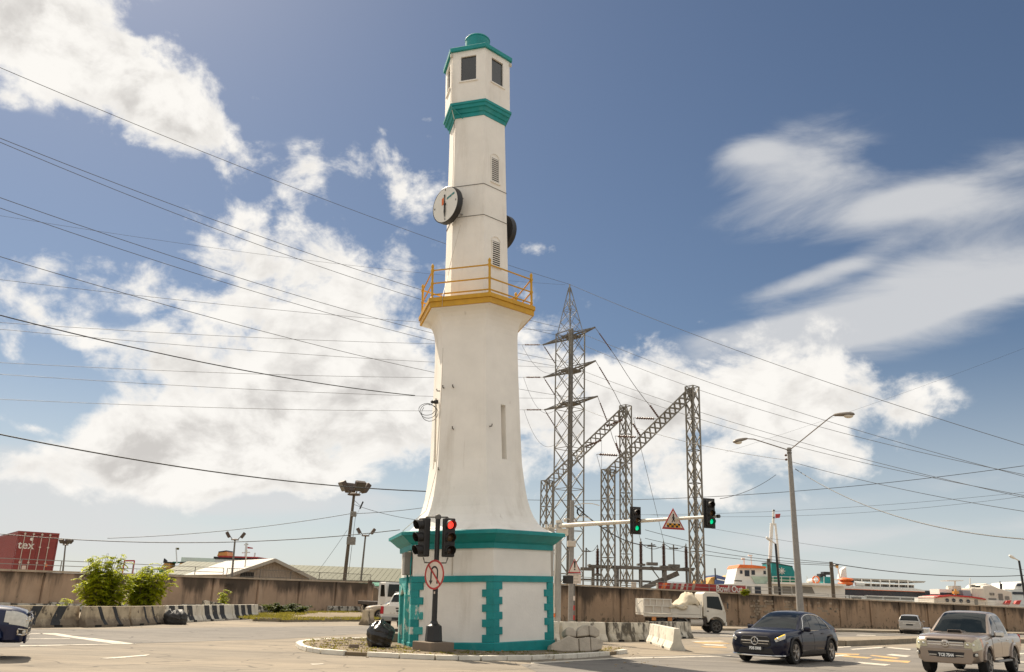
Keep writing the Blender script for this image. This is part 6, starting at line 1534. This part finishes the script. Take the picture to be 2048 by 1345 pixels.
def shell(pts, dep):                      # closed slab from a front outline, extruded back by vector dep
    pts = [Vector(p) for p in pts]; n = len(pts); d = Vector(dep); mb = MB()
    mb.add(pts+[p+d for p in pts], [tuple(range(n)), tuple(reversed(range(n, 2*n)))]+[(i, (i+1) % n, n+(i+1) % n, n+i) for i in range(n)]); return mb
def both(fn):
    for s in (1, -1): fn(s)
FX = dict(ux=(0, 1, 0), uy=(0, 0, 1))
def front(root, name, poly, x, dep, m, bev=0., parent=None):       # slab facing forward
    return MB().prism(poly, (x, 0, 0), (0, 1, 0), (0, 0, 1), dep).build(name, m, parent or root, bevel=bev)
def back(root, name, poly, x, dep, m, bev=0., parent=None):
    return MB().prism([(-a, b) for a, b in poly], (x, 0, 0), (0, -1, 0), (0, 0, 1), dep).build(name, m, parent or root, bevel=bev)
def plate(root, s, x, z, sgn=1, w=.52, h=.12):
    p = MB().box((x, 0, z), (.012, w, h)).build('number_plate', 'plate_black', root)
    text(s, h*.98, frame((x+sgn*.0075, 0, z), (0, 1, 0) if sgn > 0 else (0, -1, 0), (0, 0, 1)), 'plate_white', p, ext=.002, bold=.006, sx=.86)
def arches(root, b, wheels, r, paint, ring=True, dark='black_plastic', w=.05):
    body = b
    cs = []
    for x, y in wheels:
        for s in (1, -1): cs.append(MB().cyl((x, s*.42, r), (x, s*1.3, r), r*1.17, n=28))
    cut(body, cs)
def xs_between(a, b, n, extra=()): return sorted(set([round(v, 4) for v in np.linspace(a, b, n)]+[round(e, 4) for e in extra]))
def rimtube(mb, r, m, root, name='window_trim'):
    return MB().tube(mb.rim+[mb.rim[0]], r, 5).build(name, m, root)

def make_suv(label, loc, head, paint, name='car', group=None):
    root = thing(name, label, 'car', loc, head, group)
    B = Body([(2.37, .26, .52, .72, .82, .62, .72, .64), (2.30, .22, .53, .80, .93, .80, .86, .78), (2.05, .20, .55, .88, 1.01, .89, .935, .87), (1.45, .20, .58, .94, 1.06, .91, .945, .89), (.85, .20, .6, .98, 1.09, .91, .945, .89),
              (.2, .22, .6, .99, 1.06, .91, .945, .89), (-.7, .22, .6, 1.01, 1.08, .91, .945, .89), (-1.42, .23, .62, 1.04, 1.12, .915, .955, .89), (-2.0, .28, .66, 1.04, 1.14, .89, .92, .82), (-2.28, .38, .7, 1.0, 1.10, .82, .86, .74), (-2.37, .46, .72, .95, 1.02, .70, .78, .66)],
             dict(line=[(1.02, 1.03), (.72, 1.22), (.32, 1.44), (-.02, 1.56), (-.45, 1.605), (-.9, 1.58), (-1.35, 1.47), (-1.75, 1.31), (-2.1, 1.13)], wb=.855, wr=.60, zb=1.0, zmax=1.6))
    b = B.loft(B.ring, xs_between(B.x0, B.x1, 40, B.xs)).build('body', paint, root, auto=50)
    R_ = .365; arches(root, b, [(1.45, 0), (-1.42, 0)], R_, paint)
    B.loft(B.gring, xs_between(B.g0, B.g1, 30)).build('cabin', paint, root, auto=50)
    for s in (1, -1):
        P1 = B.patch(B.ring, .92, -.02, 2.25, 4.92, s, .007, 8, 6); d1 = P1.build('front_door', paint, root)
        P2 = B.patch(B.ring, -.04, lambda t: -.82-.12*t, 2.25, 4.92, s, .007, 8, 6); d2 = P2.build('rear_door', paint, root)
        for d, x in ((d1, .12), (d2, -.78)):
            MB().tube([(x-.1, s*.935, .93), (x, s*.965, .935), (x+.1, s*.935, .93)], .016, 6).build('door_handle', paint, d)
        W1 = B.patch(B.gring, lambda t: .80-.55*t, .0, 1.12, 2.85, s, .006, 8, 4); W1.build('side_window', 'car_glass', root)
        W2 = B.patch(B.gring, -.03, lambda t: -.88+.04*t, 1.12, 2.85, s, .006, 8, 4); W2.build('side_window', 'car_glass', root)
        W3 = B.patch(B.gring, lambda t: -.91+.04*t, lambda t: -1.62+.52*t, 1.12, 2.85, s, .006, 8, 4); W3.build('side_window', 'car_glass', root)
        T = B.patch(B.gring, lambda t: .84-.56*t, lambda t: -1.68+.54*t, 1.05, 2.93, s, .010, 24, 6); rimtube(T, .013, 'chrome', root)
        MB().box((.62, s*1.0, 1.06), (.16, .22, .15), rz=s*.2).build('wing_mirror', paint, root, bevel=.05); MB().bar((.66, s*.86, 1.0), (.64, s*.95, 1.03), .05).build('mirror_stem', 'black_plastic', root)
        B.patch(B.ring, 1.0, -.98, 1.95, 2.35, s, .02, 10, 2).build('sill_trim', 'black_plastic', root)
        for x in (1.45, -1.42):
            a0 = R(-8); mb = MB(); pts = []
            for k in range(25):
                a = a0+(math.pi+R(16))*k/24; px, pz = x+math.cos(a)*R_*1.19, R_+math.sin(a)*R_*1.19; pts.append(Vector((px, s*(B.at(B.ring(px), 3.0)[0]+.004), max(pz, .25))))
            mb.tube(pts, .035, 6).build('arch_trim', 'black_plastic', root)
            wheel(root, x, s*.815, R_, .235, s, 5)
        hl = B.patch(B.ring, 2.365, lambda t: 2.14-.14*t, 4.05, 5.25, s, .014, 10, 5).build('headlight', 'lens', root)
        if s > 0:
            MB().tube([(x_, s*(B.at(B.ring(x_), 5.2)[0]+.012), B.at(B.ring(x_), 5.2)[1]+.012) for x_ in (2.36, 2.32, 2.26, 2.2, 2.14, 2.08)], .013, 6).build('lit_indicator', 'lit_amber', hl)
        MB().sphere((2.335, s*.76, .76), .05, 10, 6).build('projector', 'chrome', hl)
        shell([(2.345, s*.55, .33), (2.345, s*.60, .50), (2.22, s*.86, .53), (2.20, s*.87, .40)], (-.06, -s*.03, 0)).build('side_intake', 'black_plastic', root, bevel=.012)
    for nm, x0, x1, u0, m in (('windscreen', .99, .06, 4.6, 'car_glass'), ('rear_window', -1.30, -2.02, 4.6, 'car_glass')):
        mb = MB()
        for s in (1, -1):
            q = B.patch(B.gring, x0, x1, u0, 7.0, s, .006, 12, 6); mb.add(q.v, q.f, True)
        mb.build(nm, m, root)
    front(root, 'grille', [(-.52, .57), (-.38, .50), (.38, .50), (.52, .57), (.50, .76), (.42, .83), (-.42, .83), (-.50, .76)], 2.345, .055, 'black_plastic', .015)
    front(root, 'grille_bar', [(-.48, .665), (.48, .665), (.48, .705), (-.48, .705)], 2.395, .02, 'chrome', .006)
    front(root, 'grille_bar', [(-.44, .595), (.44, .595), (.44, .612), (-.44, .612)], 2.393, .012, 'chrome')
    em = MB(); n = 24
    em.tube([(2.428, .115*math.cos(2*math.pi*i/n), .68+.115*math.sin(2*math.pi*i/n)) for i in range(n+1)], .014, 6)
    for k in range(3):
        a = math.pi/2+2*math.pi*k/3; c, s_ = math.cos(a), math.sin(a)
        em.prism([(-s_*.018, c*.018), (c*.11, s_*.11), (s_*.018, -c*.018)], (2.422, 0, .68), (0, 1, 0), (0, 0, 1), .014)
    em.build('star_emblem', 'chrome', root); MB().lathe((2.40, 0, .68), (1, 0, 0), [(.10, 0), (.10, .018)], 20).build('emblem_disc', 'black_paint', root)
    MB().sphere((2.31, 0, .86), .03, 8, 6, (1, 1, .6)).build('bonnet_badge', 'chrome', root)
    front(root, 'lower_intake', [(-.62, .30), (.62, .30), (.52, .47), (-.52, .47)], 2.335, .045, 'black_plastic', .012)
    MB().tube([(2.16, -.90, .265), (2.32, -.74, .255), (2.40, -.45, .245), (2.42, 0, .24), (2.40, .45, .245), (2.32, .74, .255), (2.16, .90, .265)], .028, 8).build('chrome_skid', 'chrome', root)
    plate(root, 'PDS 5908', 2.408, .455)
    for s in (1, -1): shell([(-2.36, s*.40, .93), (-2.37, s*.42, 1.02), (-2.10, s*.85, 1.06), (-2.10, s*.87, .96)], (.06, -s*.03, 0)).build('tail_light', 'tail_red', root, bevel=.01)
    MB().box((0, 0, .25), (4.0, 1.5, .12)).build('underbody', 'truck_frame', root)
    MB().box((.80, .2, 1.49), (.02, .1, .06)).build('mirror_sensor', 'black_plastic', root) if 0 else None
    return root

def make_pickup(label, loc, head, paint, style='a', group=None, plate_text=None, name='pickup_truck'):
    root = thing(name, label, 'pickup', loc, head, group)
    r2 = [(2.58, .40, .66, .82, .94, .66, .72, .66), (2.48, .36, .68, .95, 1.06, .80, .84, .79), (2.2, .36, .72, 1.02, 1.14, .87, .89, .85), (1.6, .43, .78, 1.06, 1.18, .88, .90, .86), (1.0, .44, .8, 1.09, 1.2, .88, .895, .86),
          (0, .44, .8, 1.10, 1.17, .88, .895, .865), (-1.0, .44, .8, 1.10, 1.17, .88, .895, .865), (-1.12, .46, .82, 1.10, 1.17, .88, .895, .865), (-1.6, .5, .84, 1.11, 1.18, .885, .90, .865), (-2.4, .54, .84, 1.11, 1.18, .875, .89, .86), (-2.62, .58, .84, 1.10, 1.16, .86, .875, .85)]
    B = Body(r2, dict(line=[(1.05, 1.17), (.72, 1.40), (.38, 1.63), (.12, 1.75), (-.3, 1.805), (-.7, 1.79), (-.98, 1.70), (-1.10, 1.45), (-1.16, 1.18)], wb=.85, wr=.66, zb=1.12, zmax=1.8))
    b = B.loft(B.ring, xs_between(B.x0, B.x1, 40, B.xs)).build('body', paint, root, auto=50)
    R_ = .39; arches(root, b, [(1.6, 0), (-1.5, 0)], R_, paint)
    cut(b, [MB().box((-1.88, 0, 1.15), (1.34, 1.50, .8))])
    B.loft(B.gring, xs_between(B.g0, B.g1, 30)).build('cabin', paint, root, auto=50)
    for s in (1, -1):
        P1 = B.patch(B.ring, .98, .0, 2.2, 4.95, s, .008, 8, 6); d1 = P1.build('front_door', paint, root)
        P2 = B.patch(B.ring, -.02, lambda t: -.80-.22*t, 2.2, 4.95, s, .008, 8, 6); d2 = P2.build('rear_door', paint, root)
        for d, x in ((d1, .15), (d2, -.78)):
            MB().tube([(x-.11, s*.89, .985), (x, s*.925, .99), (x+.11, s*.89, .985)], .02, 6).build('door_handle', 'chrome' if style == 'a' else paint, d)
        B.patch(B.gring, lambda t: .88-.56*t, .02, 1.15, 2.9, s, .006, 8, 4).build('side_window', 'car_glass', root)
        B.patch(B.gring, -.04, lambda t: -.98+.10*t, 1.15, 2.9, s, .006, 8, 4).build('side_window', 'car_glass', root)
        MB().box((.72, s*1.02, 1.18), (.14, .26, .19), rz=s*.15).build('wing_mirror', 'chrome' if style == 'a' else paint, root, bevel=.05); MB().bar((.76, s*.86, 1.10), (.74, s*.95, 1.13), .06).build('mirror_stem', 'black_plastic', root)
        for x in (1.6, -1.5):
            pts = []
            for k in range(25):
                a = R(-5)+(math.pi+R(10))*k/24; px, pz = x+math.cos(a)*R_*1.19, R_+math.sin(a)*R_*1.19; pts.append(Vector((px, s*(B.at(B.ring(px), 3.0)[0]-.004), max(pz, .46))))
            MB().tube(pts, .055, 6).build('wheel_flare', paint, root)
            wheel(root, x, s*.77, R_, .25, s, 6, pair=False)
        MB().box((.05, s*.90, .40), (1.7, .16, .06)).build('side_step', 'steel' if style == 'a' else 'black_plastic', root, bevel=.02)
        MB().box((-2.02, s*.80, .42), (.03, .22, .36)).build('mud_flap', 'black_plastic', root)
        lm = 'lens_yellow' if style == 'a' else 'lens'
        hl = B.patch(B.ring, 2.578, 2.20, 3.25, 5.5, s, .014, 10, 6).build('headlight', lm, root)
        front(root, 'headlight_face', [(s*.50, .775), (s*.70, .775), (s*.70, .93), (s*.53, .95)][::s], 2.56, .032, lm, .008, hl)
        B.patch(B.ring, 2.24, 2.09, 3.4, 5.3, s, .017, 6, 5).build('indicator', 'lens_amber' if style == 'a' else 'lens', hl)
        for yy in (.60, .74): MB().sphere((2.575 if yy < .7 else 2.52, s*yy, .865), .045, 10, 6).build('reflector', 'chrome', hl)
        fo = B.patch(B.ring, 2.572, 2.40 if style == 'b' else 2.50, 2.45, 2.93, s, .012, 6, 4); fl = fo.build('fog_lamp_recess', 'black_plastic', root)
        if style == 'b': rimtube(fo, .018, 'chrome', fl, 'chrome_surround')
        y_, z_ = B.at(B.ring(2.52), 2.7); MB().sphere((2.52, s*(y_+.0), z_), .05, 10, 6).build('fog_lamp', 'lens', fl)
        MB().box((-2.60, s*.80, .95), (.08, .16, .36)).build('tail_light', 'tail_red', root, bevel=.02)
    for nm, x0, x1, u0 in (('windscreen', 1.02, .16, 4.6), ('rear_window', -.99, -1.13, 4.4)):
        mb = MB()
        for s in (1, -1):
            q = B.patch(B.gring, x0, x1, u0, 7.0, s, .006, 12, 6); mb.add(q.v, q.f, True)
        mb.build(nm, 'car_glass', root)
    front(root, 'grille', [(-.46, .785), (.46, .785), (.52, .99), (-.52, .99)], 2.53, .045, 'black_plastic', .012)
    for z in (.83, .90): front(root, 'grille_bar', [(-.49, z), (.49, z), (.49, z+.04), (-.49, z+.04)], 2.575, .02, 'chrome', .006)
    front(root, 'grille_top', [(-.56, .99), (.56, .99), (.54, 1.03), (-.54, 1.03)], 2.53, .05, paint, .01)
    em = MB(); n = 20
    for (a_, b_, z) in ((.105, .075, .885), (.05, .066, .885), (.085, .03, .912)): em.tube([(2.607, a_*math.cos(2*math.pi*i/n), z+b_*math.sin(2*math.pi*i/n)) for i in range(n+1)], .013, 5)
    em.build('oval_emblem', 'chrome', root); MB().lathe((2.57, 0, .885), (1, 0, 0), [(.12, 0), (.12, .026), (.10, .03)], 18).build('emblem_boss', paint, root)
    front(root, 'front_bumper', [(-.66, .34), (.66, .34), (.72, .46), (.72, .77), (-.72, .77), (-.72, .46)], 2.54, .06, paint, .03)
    front(root, 'lower_intake', [(-.46, .52), (.46, .52), (.50, .66), (-.50, .66)], 2.595, .01, 'black_plastic', .004)
    front(root, 'intake_bar', [(-.47, .55), (.47, .55), (.47, .575), (-.47, .575)], 2.604, .012, 'chrome')
    if style == 'a':
        MB().prism([(-.20, 0), (.20, 0), (.17, .09), (-.17, .09)], (1.52, 0, 1.165), (0, 1, 0), (0, 0, 1), .02).build('bonnet_scoop', 'opening_shade', root)
        MB().add([(1.50, -.23, 1.16), (1.50, .23, 1.16), (1.02, .2, 1.20), (1.02, -.2, 1.20), (1.53, -.19, 1.262), (1.53, .19, 1.262), (1.02, .16, 1.235), (1.02, -.16, 1.235)], [(0, 1, 2, 3), (4, 7, 6, 5), (0, 4, 5, 1), (1, 5, 6, 2), (2, 6, 7, 3), (3, 7, 4, 0)]).build('bonnet_scoop', paint, root, bevel=.015)
        MB().box((.52, -.1, 1.40), (.01, .2, .05), rot=Matrix.Rotation(R(-55), 3, 'Y')).build('windscreen_sticker', 'sign_white', root)
    if plate_text: plate(root, plate_text, 2.612, .565)
    back(root, 'tailgate', [(-.70, .74), (.70, .74), (.70, 1.17), (-.70, 1.17)], -2.60, .05, paint, .02); back(root, 'tailgate_handle', [(-.12, 1.02), (.12, 1.02), (.12, 1.09), (-.12, 1.09)], -2.65, .012, 'black_plastic')
    back(root, 'oval_badge', [(.1*math.cos(t), .93+.045*math.sin(t)) for t in np.linspace(0, 6.1, 14)], -2.65, .012, 'black_paint')
    for i in range(5): back(root, 'tailgate_letter', [(-.40+i*.18, .80), (-.33+i*.18, .80), (-.33+i*.18, .845), (-.40+i*.18, .845)], -2.65, .006, 'block_grey')
    MB().box((-2.68, 0, .56), (.16, 1.55, .2)).build('rear_bumper', 'steel' if style != 'a' else paint, root, bevel=.03); MB().box((-2.765, 0, .57), (.01, .52, .12)).build('rear_plate', 'plate_black', root)
    MB().box((0, 0, .5), (4.4, 1.4, .14)).build('underbody', 'truck_frame', root)
    if style == 'b':
        for s in (1, -1): MB().tube([(-.1, s*.60, 1.83), (-.9, s*.60, 1.81)], .02, 6).build('roof_rail', 'steel', root)
    return root

def make_estate(label, loc, head, paint, name='car'):
    root = thing(name, label, 'car', loc, head)
    B = Body([(2.2, .28, .5, .68, .76, .6, .68, .6), (2.05, .24, .5, .76, .86, .80, .83, .76), (1.4, .22, .55, .86, .95, .83, .85, .80), (.7, .22, .55, .90, .98, .83, .85, .80), (-1.2, .22, .58, .94, 1.0, .83, .85, .80), (-2.0, .28, .6, .94, 1.0, .80, .83, .78), (-2.2, .34, .6, .92, .98, .74, .79, .74)],
             dict(line=[(.95, .96), (.5, 1.25), (.1, 1.42), (-.4, 1.48), (-1.3, 1.46), (-1.85, 1.38), (-2.02, 1.22), (-2.15, .97)], wb=.79, wr=.62, zb=.93, zmax=1.48))
    b = B.loft(B.ring, xs_between(B.x0, B.x1, 30, B.xs)).build('body', paint, root, auto=50); arches(root, b, [(1.35, 0), (-1.3, 0)], .31, paint)
    B.loft(B.gring, xs_between(B.g0, B.g1, 24)).build('cabin', paint, root, auto=50)
    for s in (1, -1):
        for x0, x1 in ((lambda t: .82-.5*t, .0), (-.05, -.85), (-.9, lambda t: -1.75+.15*t)): B.patch(B.gring, x0, x1, 1.15, 2.85, s, .006, 6, 4).build('side_window', 'car_glass', root)
        B.patch(B.ring, .85, .0, 2.2, 4.9, s, .006, 6, 4).build('front_door', paint, root); B.patch(B.ring, -.02, -.9, 2.2, 4.9, s, .006, 6, 4).build('rear_door', paint, root)
        for x in (1.35, -1.3): wheel(root, x, s*.73, .31, .2, s, 6, pair=False)
        shell([(-2.17, s*.52, .78), (-2.12, s*.55, .97), (-1.98, s*.80, .96), (-2.02, s*.82, .78)], (.06, -s*.03, 0)).build('tail_light', 'tail_red', root, bevel=.01)
        shell([(2.22, s*.42, .60), (2.19, s*.44, .72), (1.95, s*.82, .77), (2.02, s*.82, .64)], (-.08, -s*.04, 0)).build('headlight', 'lens', root, bevel=.01)
        MB().box((.62, s*.93, .98), (.12, .18, .12)).build('wing_mirror', paint, root, bevel=.03)
    for nm, x0, x1 in (('windscreen', .90, .14), ('rear_window', -1.83, -2.12)):
        mb = MB()
        for s in (1, -1): q = B.patch(B.gring, x0, x1, 4.4, 7.0, s, .006, 8, 5); mb.add(q.v, q.f, True)
        mb.build(nm, 'car_glass', root)
    back(root, 'tailgate_strip', [(-.5, .80), (.5, .80), (.5, .85), (-.5, .85)], -2.185, .02, 'chrome'); back(root, 'rear_plate', [(-.26, .66), (.26, .66), (.26, .77), (-.26, .77)], -2.195, .015, 'plate_black')
    MB().box((-2.2, 0, .46), (.14, 1.5, .2)).build('rear_bumper', paint, root, bevel=.04); front(root, 'grille', [(-.4, .56), (.4, .56), (.38, .66), (-.38, .66)], 2.17, .045, 'black_plastic', .01)
    MB().box((0, 0, .24), (3.8, 1.3, .1)).build('underbody', 'truck_frame', root)
    return root

hd = R(228); d = Vector((math.cos(hd), math.sin(hd), 0)); f = Vector((8.78, 29.6, 0))
make_suv('dark navy coupe SUV with star emblem and lit amber indicator coming towards the camera', f-d*1.45+Vector((0, 0, .012)), hd, 'blue_car')
hd = R(228); d = Vector((math.cos(hd), math.sin(hd), 0)); f = Vector((13.68, 27.1, 0))
make_pickup('champagne gold double cab pickup with bonnet scoop at the lower right corner', f-d*1.6+Vector((0, 0, .012)), hd, 'gold_car', 'a', plate_text='TCE 7544')
hd = R(25); d = Vector((math.cos(hd), math.sin(hd), 0)); d2 = Vector((-d.y, d.x, 0))
make_pickup('blue pickup entering at the left edge, only its nose and headlight in view', Vector((-11.1, 20.9, .012))-d*2.47+d2*.80, hd, 'blue_pickup', 'b')
p = AT(800, 1262, 43); make_pickup('white pickup parked behind the tower with its tailgate towards the road', Vector((p.x+.05, 46.2, .012)), R(84), 'white_car', 'b')
p = AT(2075, 1270, 88); make_pickup('white pickup cut off by the right edge in front of the dark wall', Vector((p.x+.6, 88.5, .012)), R(58), 'white_car', 'c')
p = AT(1840, 1265, 72); make_estate('silver estate car seen from behind on the far lane beside the gold pickup', Vector((p.x+.5, 74.5, .012)), R(62), 'grey_car')
p = AT(755, 1240, 66); make_estate('beige car standing behind the pipe gate, left of the white pickup', Vector((p.x+1.9, 62, .012)), R(196), 'beige_car')

# tipper truck on the far lane
HT = R(6); wpx = G(1431, 1267.5)
dT = Vector((math.cos(HT), math.sin(HT), 0))
tk = thing('tipper_truck', 'dusty white flatbed tipper truck with a bundled cream tarpaulin driving right past the dark wall', 'truck', Vector((wpx.x, wpx.y+.9, .012))-dT*2.25, HT)
def tb_(nm, x0, x1, y0, y1, z0, z1, m, par=None, bev=0.): return MB().box(((x0+x1)/2, (y0+y1)/2, (z0+z1)/2), (x1-x0, y1-y0, z1-z0)).build(nm, m, par or tk, bevel=bev)
prof = [(1.72, .62), (2.85, .62), (2.92, .72), (2.92, 1.25), (2.80, 1.62), (2.52, 2.38), (2.30, 2.52), (1.55, 2.52), (1.42, 2.40), (1.42, 1.0), (1.62, .98)]
cab = MB().prism(prof, (0, .88, 0), (1, 0, 0), (0, 0, 1), 1.76).build('cab', 'truck_white', tk, bevel=.06)
cut(cab, [MB().cyl((2.25, -1.2, .45), (2.25, 1.2, .45), .56, n=24)])
for s in (-1, 1):
    MB().prism([(1.66, 1.55), (2.66, 1.42), (2.68, 1.52), (2.44, 2.24), (1.66, 2.24)], (0, s*.886+(.012 if s > 0 else 0), 0), (1, 0, 0), (0, 0, 1), .012).build('side_window', 'car_glass', cab)
    MB().prism([(1.56, 1.06), (1.84, 1.06), (2.0, 1.16), (2.62, 1.16), (2.72, 1.2), (2.74, 1.36), (1.56, 1.50)], (0, s*.884+(.008 if s > 0 else 0), 0), (1, 0, 0), (0, 0, 1), .010).build('door', 'truck_white', cab)
    tb_('door_handle', 1.64, 1.76, s*.90-.01, s*.90+.01, 1.30, 1.36, 'black_plastic', cab); tb_('corner_vent', 2.70, 2.86, s*.88-.012, s*.88+.012, 1.28, 1.34, 'block_grey', cab); tb_('corner_vent', 2.72, 2.88, s*.88-.012, s*.88+.012, 1.18, 1.22, 'block_grey', cab)
    MB().tube([(2.72, s*.9, 1.95), (2.95, s*1.08, 1.9), (2.97, s*1.1, 1.55)], .018, 6).build('mirror_arm', 'black_plastic', cab); tb_('mirror', 2.93, 2.98, s*1.1-.09, s*1.1+.09, 1.52, 1.86, 'black_plastic', cab, .02)
    wheel(tk, 2.25, s*.76, .42, .24, s, 6, 'steel_dark', False)
    wheel(tk, -.15, s*.74, .42, .34, s, 6, 'steel_dark', False); wheel(tk, -1.35, s*.74, .42, .34, s, 6, 'steel_dark', False)
    MB().tube([(-.15+.58*math.cos(a), s*.80, .45+.52*math.sin(a)) for a in np.linspace(.2, 2.94, 12)], .05, 6).build('mudguard', 'steel', tk)
    tb_('chassis_rail', -2.1, 2.4, s*.38-.05, s*.38+.05, .62, .82, 'truck_frame')
tb_('orange_flap', -2.0, -1.72, -.93, -.90, .66, .93, 'lens_amber'); tb_('orange_flap', -.95, -.68, -.93, -.90, .66, .93, 'lens_amber')
MB().cyl((.55, -.72, .62), (1.35, -.72, .62), .23, n=16).build('fuel_tank', 'cream_metal', tk); tb_('air_box', 1.25, 1.6, -.85, -.4, .5, .9, 'truck_frame'); tb_('step', 1.5, 1.75, -.9, -.6, .42, .5, 'truck_frame'); tb_('front_bumper', 2.86, 2.96, -.86, .86, .45, .70, 'truck_white', bev=.02)
MB().prism([(-.8, 1.52), (.8, 1.52), (.72, 2.3), (-.72, 2.3)], (2.86, 0, 0), (0, 1, 0), (-.33, 0, .95), .02).build('windscreen', 'car_glass', cab)
bed = tb_('bed_floor', -2.55, 1.28, -.98, .98, .98, 1.08, 'truck_white')
for y in (-.98, .94): tb_('side_board', -.72, 1.26, y, y+.04, 1.10, 1.66, 'truck_white'); tb_('side_board', -2.55, -.74, y, y+.04, 1.10, 1.98, 'cream_metal')  # rear boards darker: shade between the ribs is put into their colour
tb_('headboard', 1.22, 1.28, -.98, .98, 1.1, 1.9, 'truck_white'); tb_('tail_board', -2.57, -2.51, -.96, .96, 1.1, 1.98, 'truck_white')
for z in (1.10, 1.52, 1.93): tb_('side_rib', -2.57, -.72, -1.07, -.98, z, z+.06, 'truck_white')
for x in (-2.57, -2.17, -1.74, -1.31, -.80): tb_('side_rib', x, x+.07, -1.065, -.98, 1.56, 1.95, 'truck_white')
for x in (-2.57, -1.97, -1.4, -.80): tb_('side_rib', x, x+.08, -1.066, -.98, 1.14, 1.53, 'truck_white')
tb_('bed_post', -.74, -.66, -1.02, -.97, .98, 1.72, 'truck_white'); tb_('bed_post', 1.2, 1.28, -1.02, -.97, .98, 1.72, 'truck_white'); tb_('bed_rail', -2.55, 1.28, -1.0, -.97, .90, 1.0, 'truck_white')
MB().tube([(-2.57, -.9, 1.85), (-2.75, -.9, 1.80), (-2.88, -.9, 1.62)], .03, 6).build('tail_hook', 'truck_white', tk)
# tarpaulin: lumpy sheet over a peaked load, lying on the bed
rng = random.Random(4); nx, ny = 34, 22; mb = MB(); vs = []
for j in range(ny+1):
    for i in range(nx+1):
        x = -.85+2.05*i/nx; v = j/ny*2-1; y = v*1.0
        pk = 2.42-1.3*abs(x-.55)*(1.0 if x > .55 else .85); prof_ = float(np.interp(x, [-.85, -.25, .15, .45, .85, 1.0, 1.2], [1.62, 1.74, 2.0, 2.46, 2.48, 2.3, 1.95]))+.04*math.sin(x*7)
        z = 1.60+(prof_-1.60)*(1-abs(v)**3.2*.88)+.035*math.sin(7*x+4*y)+.03*math.sin(13*x-9*y)+.025*math.sin(21*y+6*x)*(1-abs(v)*.3)
        yy = y*(1.0+.05*math.sin(9*x))
        if abs(v) > .93: z -= .10+.10*math.sin(5*x+1)
        vs.append((x, yy, z))
mb.add(vs, [(j*(nx+1)+i, j*(nx+1)+i+1, (j+1)*(nx+1)+i+1, (j+1)*(nx+1)+i) for j in range(ny) for i in range(nx)], True)
o = mb.build('tarpaulin', 'tarp', None, fix=False, auto=60); sm = o.modifiers.new('thick', 'SOLIDIFY'); sm.thickness = .02
o.location = tk.location; o.rotation_euler = (0, 0, HT); tag(o, 'crumpled cream tarpaulin tied over the load of the white tipper truck', 'tarpaulin')
mb = MB()
for k in range(9):
    a = k*.7; mb.tube([(-.75+.11*k+.1*math.sin(t*3+a), -1.02-.05*math.sin(t*2+a), 1.60+.05*math.sin(a)-.12*math.sin(t)) for t in np.linspace(0, 3, 8)], [.04, .07, .09, .10, .10, .09, .07, .03], 6)
mb.build('tarp_fold', 'tarp', o)
# truck cab and shelter behind the gate
p = AT(775, 1200, 72); t2 = thing('parked_truck', 'white truck cab with a dark blue load seen through the gate gap beside the tower', 'truck', (p.x+.1, 72, 0), R(-60))
MB().prism([(0, .6), (1.6, .6), (1.6, 1.5), (1.3, 2.6), (0, 2.6)], (0, .95, 0), (1, 0, 0), (0, 0, 1), 1.9).build('cab', 'white_paint', t2, bevel=.06); MB().prism([(.5, 1.5), (1.45, 1.5), (1.2, 2.4), (.5, 2.4)], (0, -.962, 0), (1, 0, 0), (0, 0, 1), -.01).build('side_window', 'car_glass', t2)
MB().prism([(-.8, 1.5), (.8, 1.5), (.75, 2.45), (-.75, 2.45)], (1.62, 0, .0), (0, 1, 0), (-.0, 0, 1), .02).build('windscreen', 'car_glass', t2); MB().box((-2.2, 0, .95), (4.2, 2.0, .3)).build('load_bed', 'truck_frame', t2, bevel=.05); MB().box((-1.2, 0, .6), (5.5, 1.2, .3)).build('chassis', 'truck_frame', t2)
for x in (.8, -1.5, -3.2):
    for s in (1, -1): wheel(t2, x, s*.85, .45, .26, s, 6, 'block_grey', False)
p = AT(752, 1180, 86); sh2 = thing('shelter', 'brown stall with a green awning seen through the gate gap', 'stall', (p.x, 86, 0))
MB().box((0, 0, 1.1), (3.4, 2.0, 2.2)).build('stall_wall', 'plinth_block', sh2, bevel=.03); MB().prism([(-1.3, 0), (1.5, 0), (1.5, .06), (-1.3, .06)], (-1.8, 0, 2.5), (0, 1, .12), (0, -.12, 1), 3.6).build('awning', 'ship_green', sh2)
for x in (-1.7, 1.7): MB().cyl((x, -1.2, 0), (x, -1.2, 2.4), .05, n=8).build('awning_post', 'steel_dark', sh2)
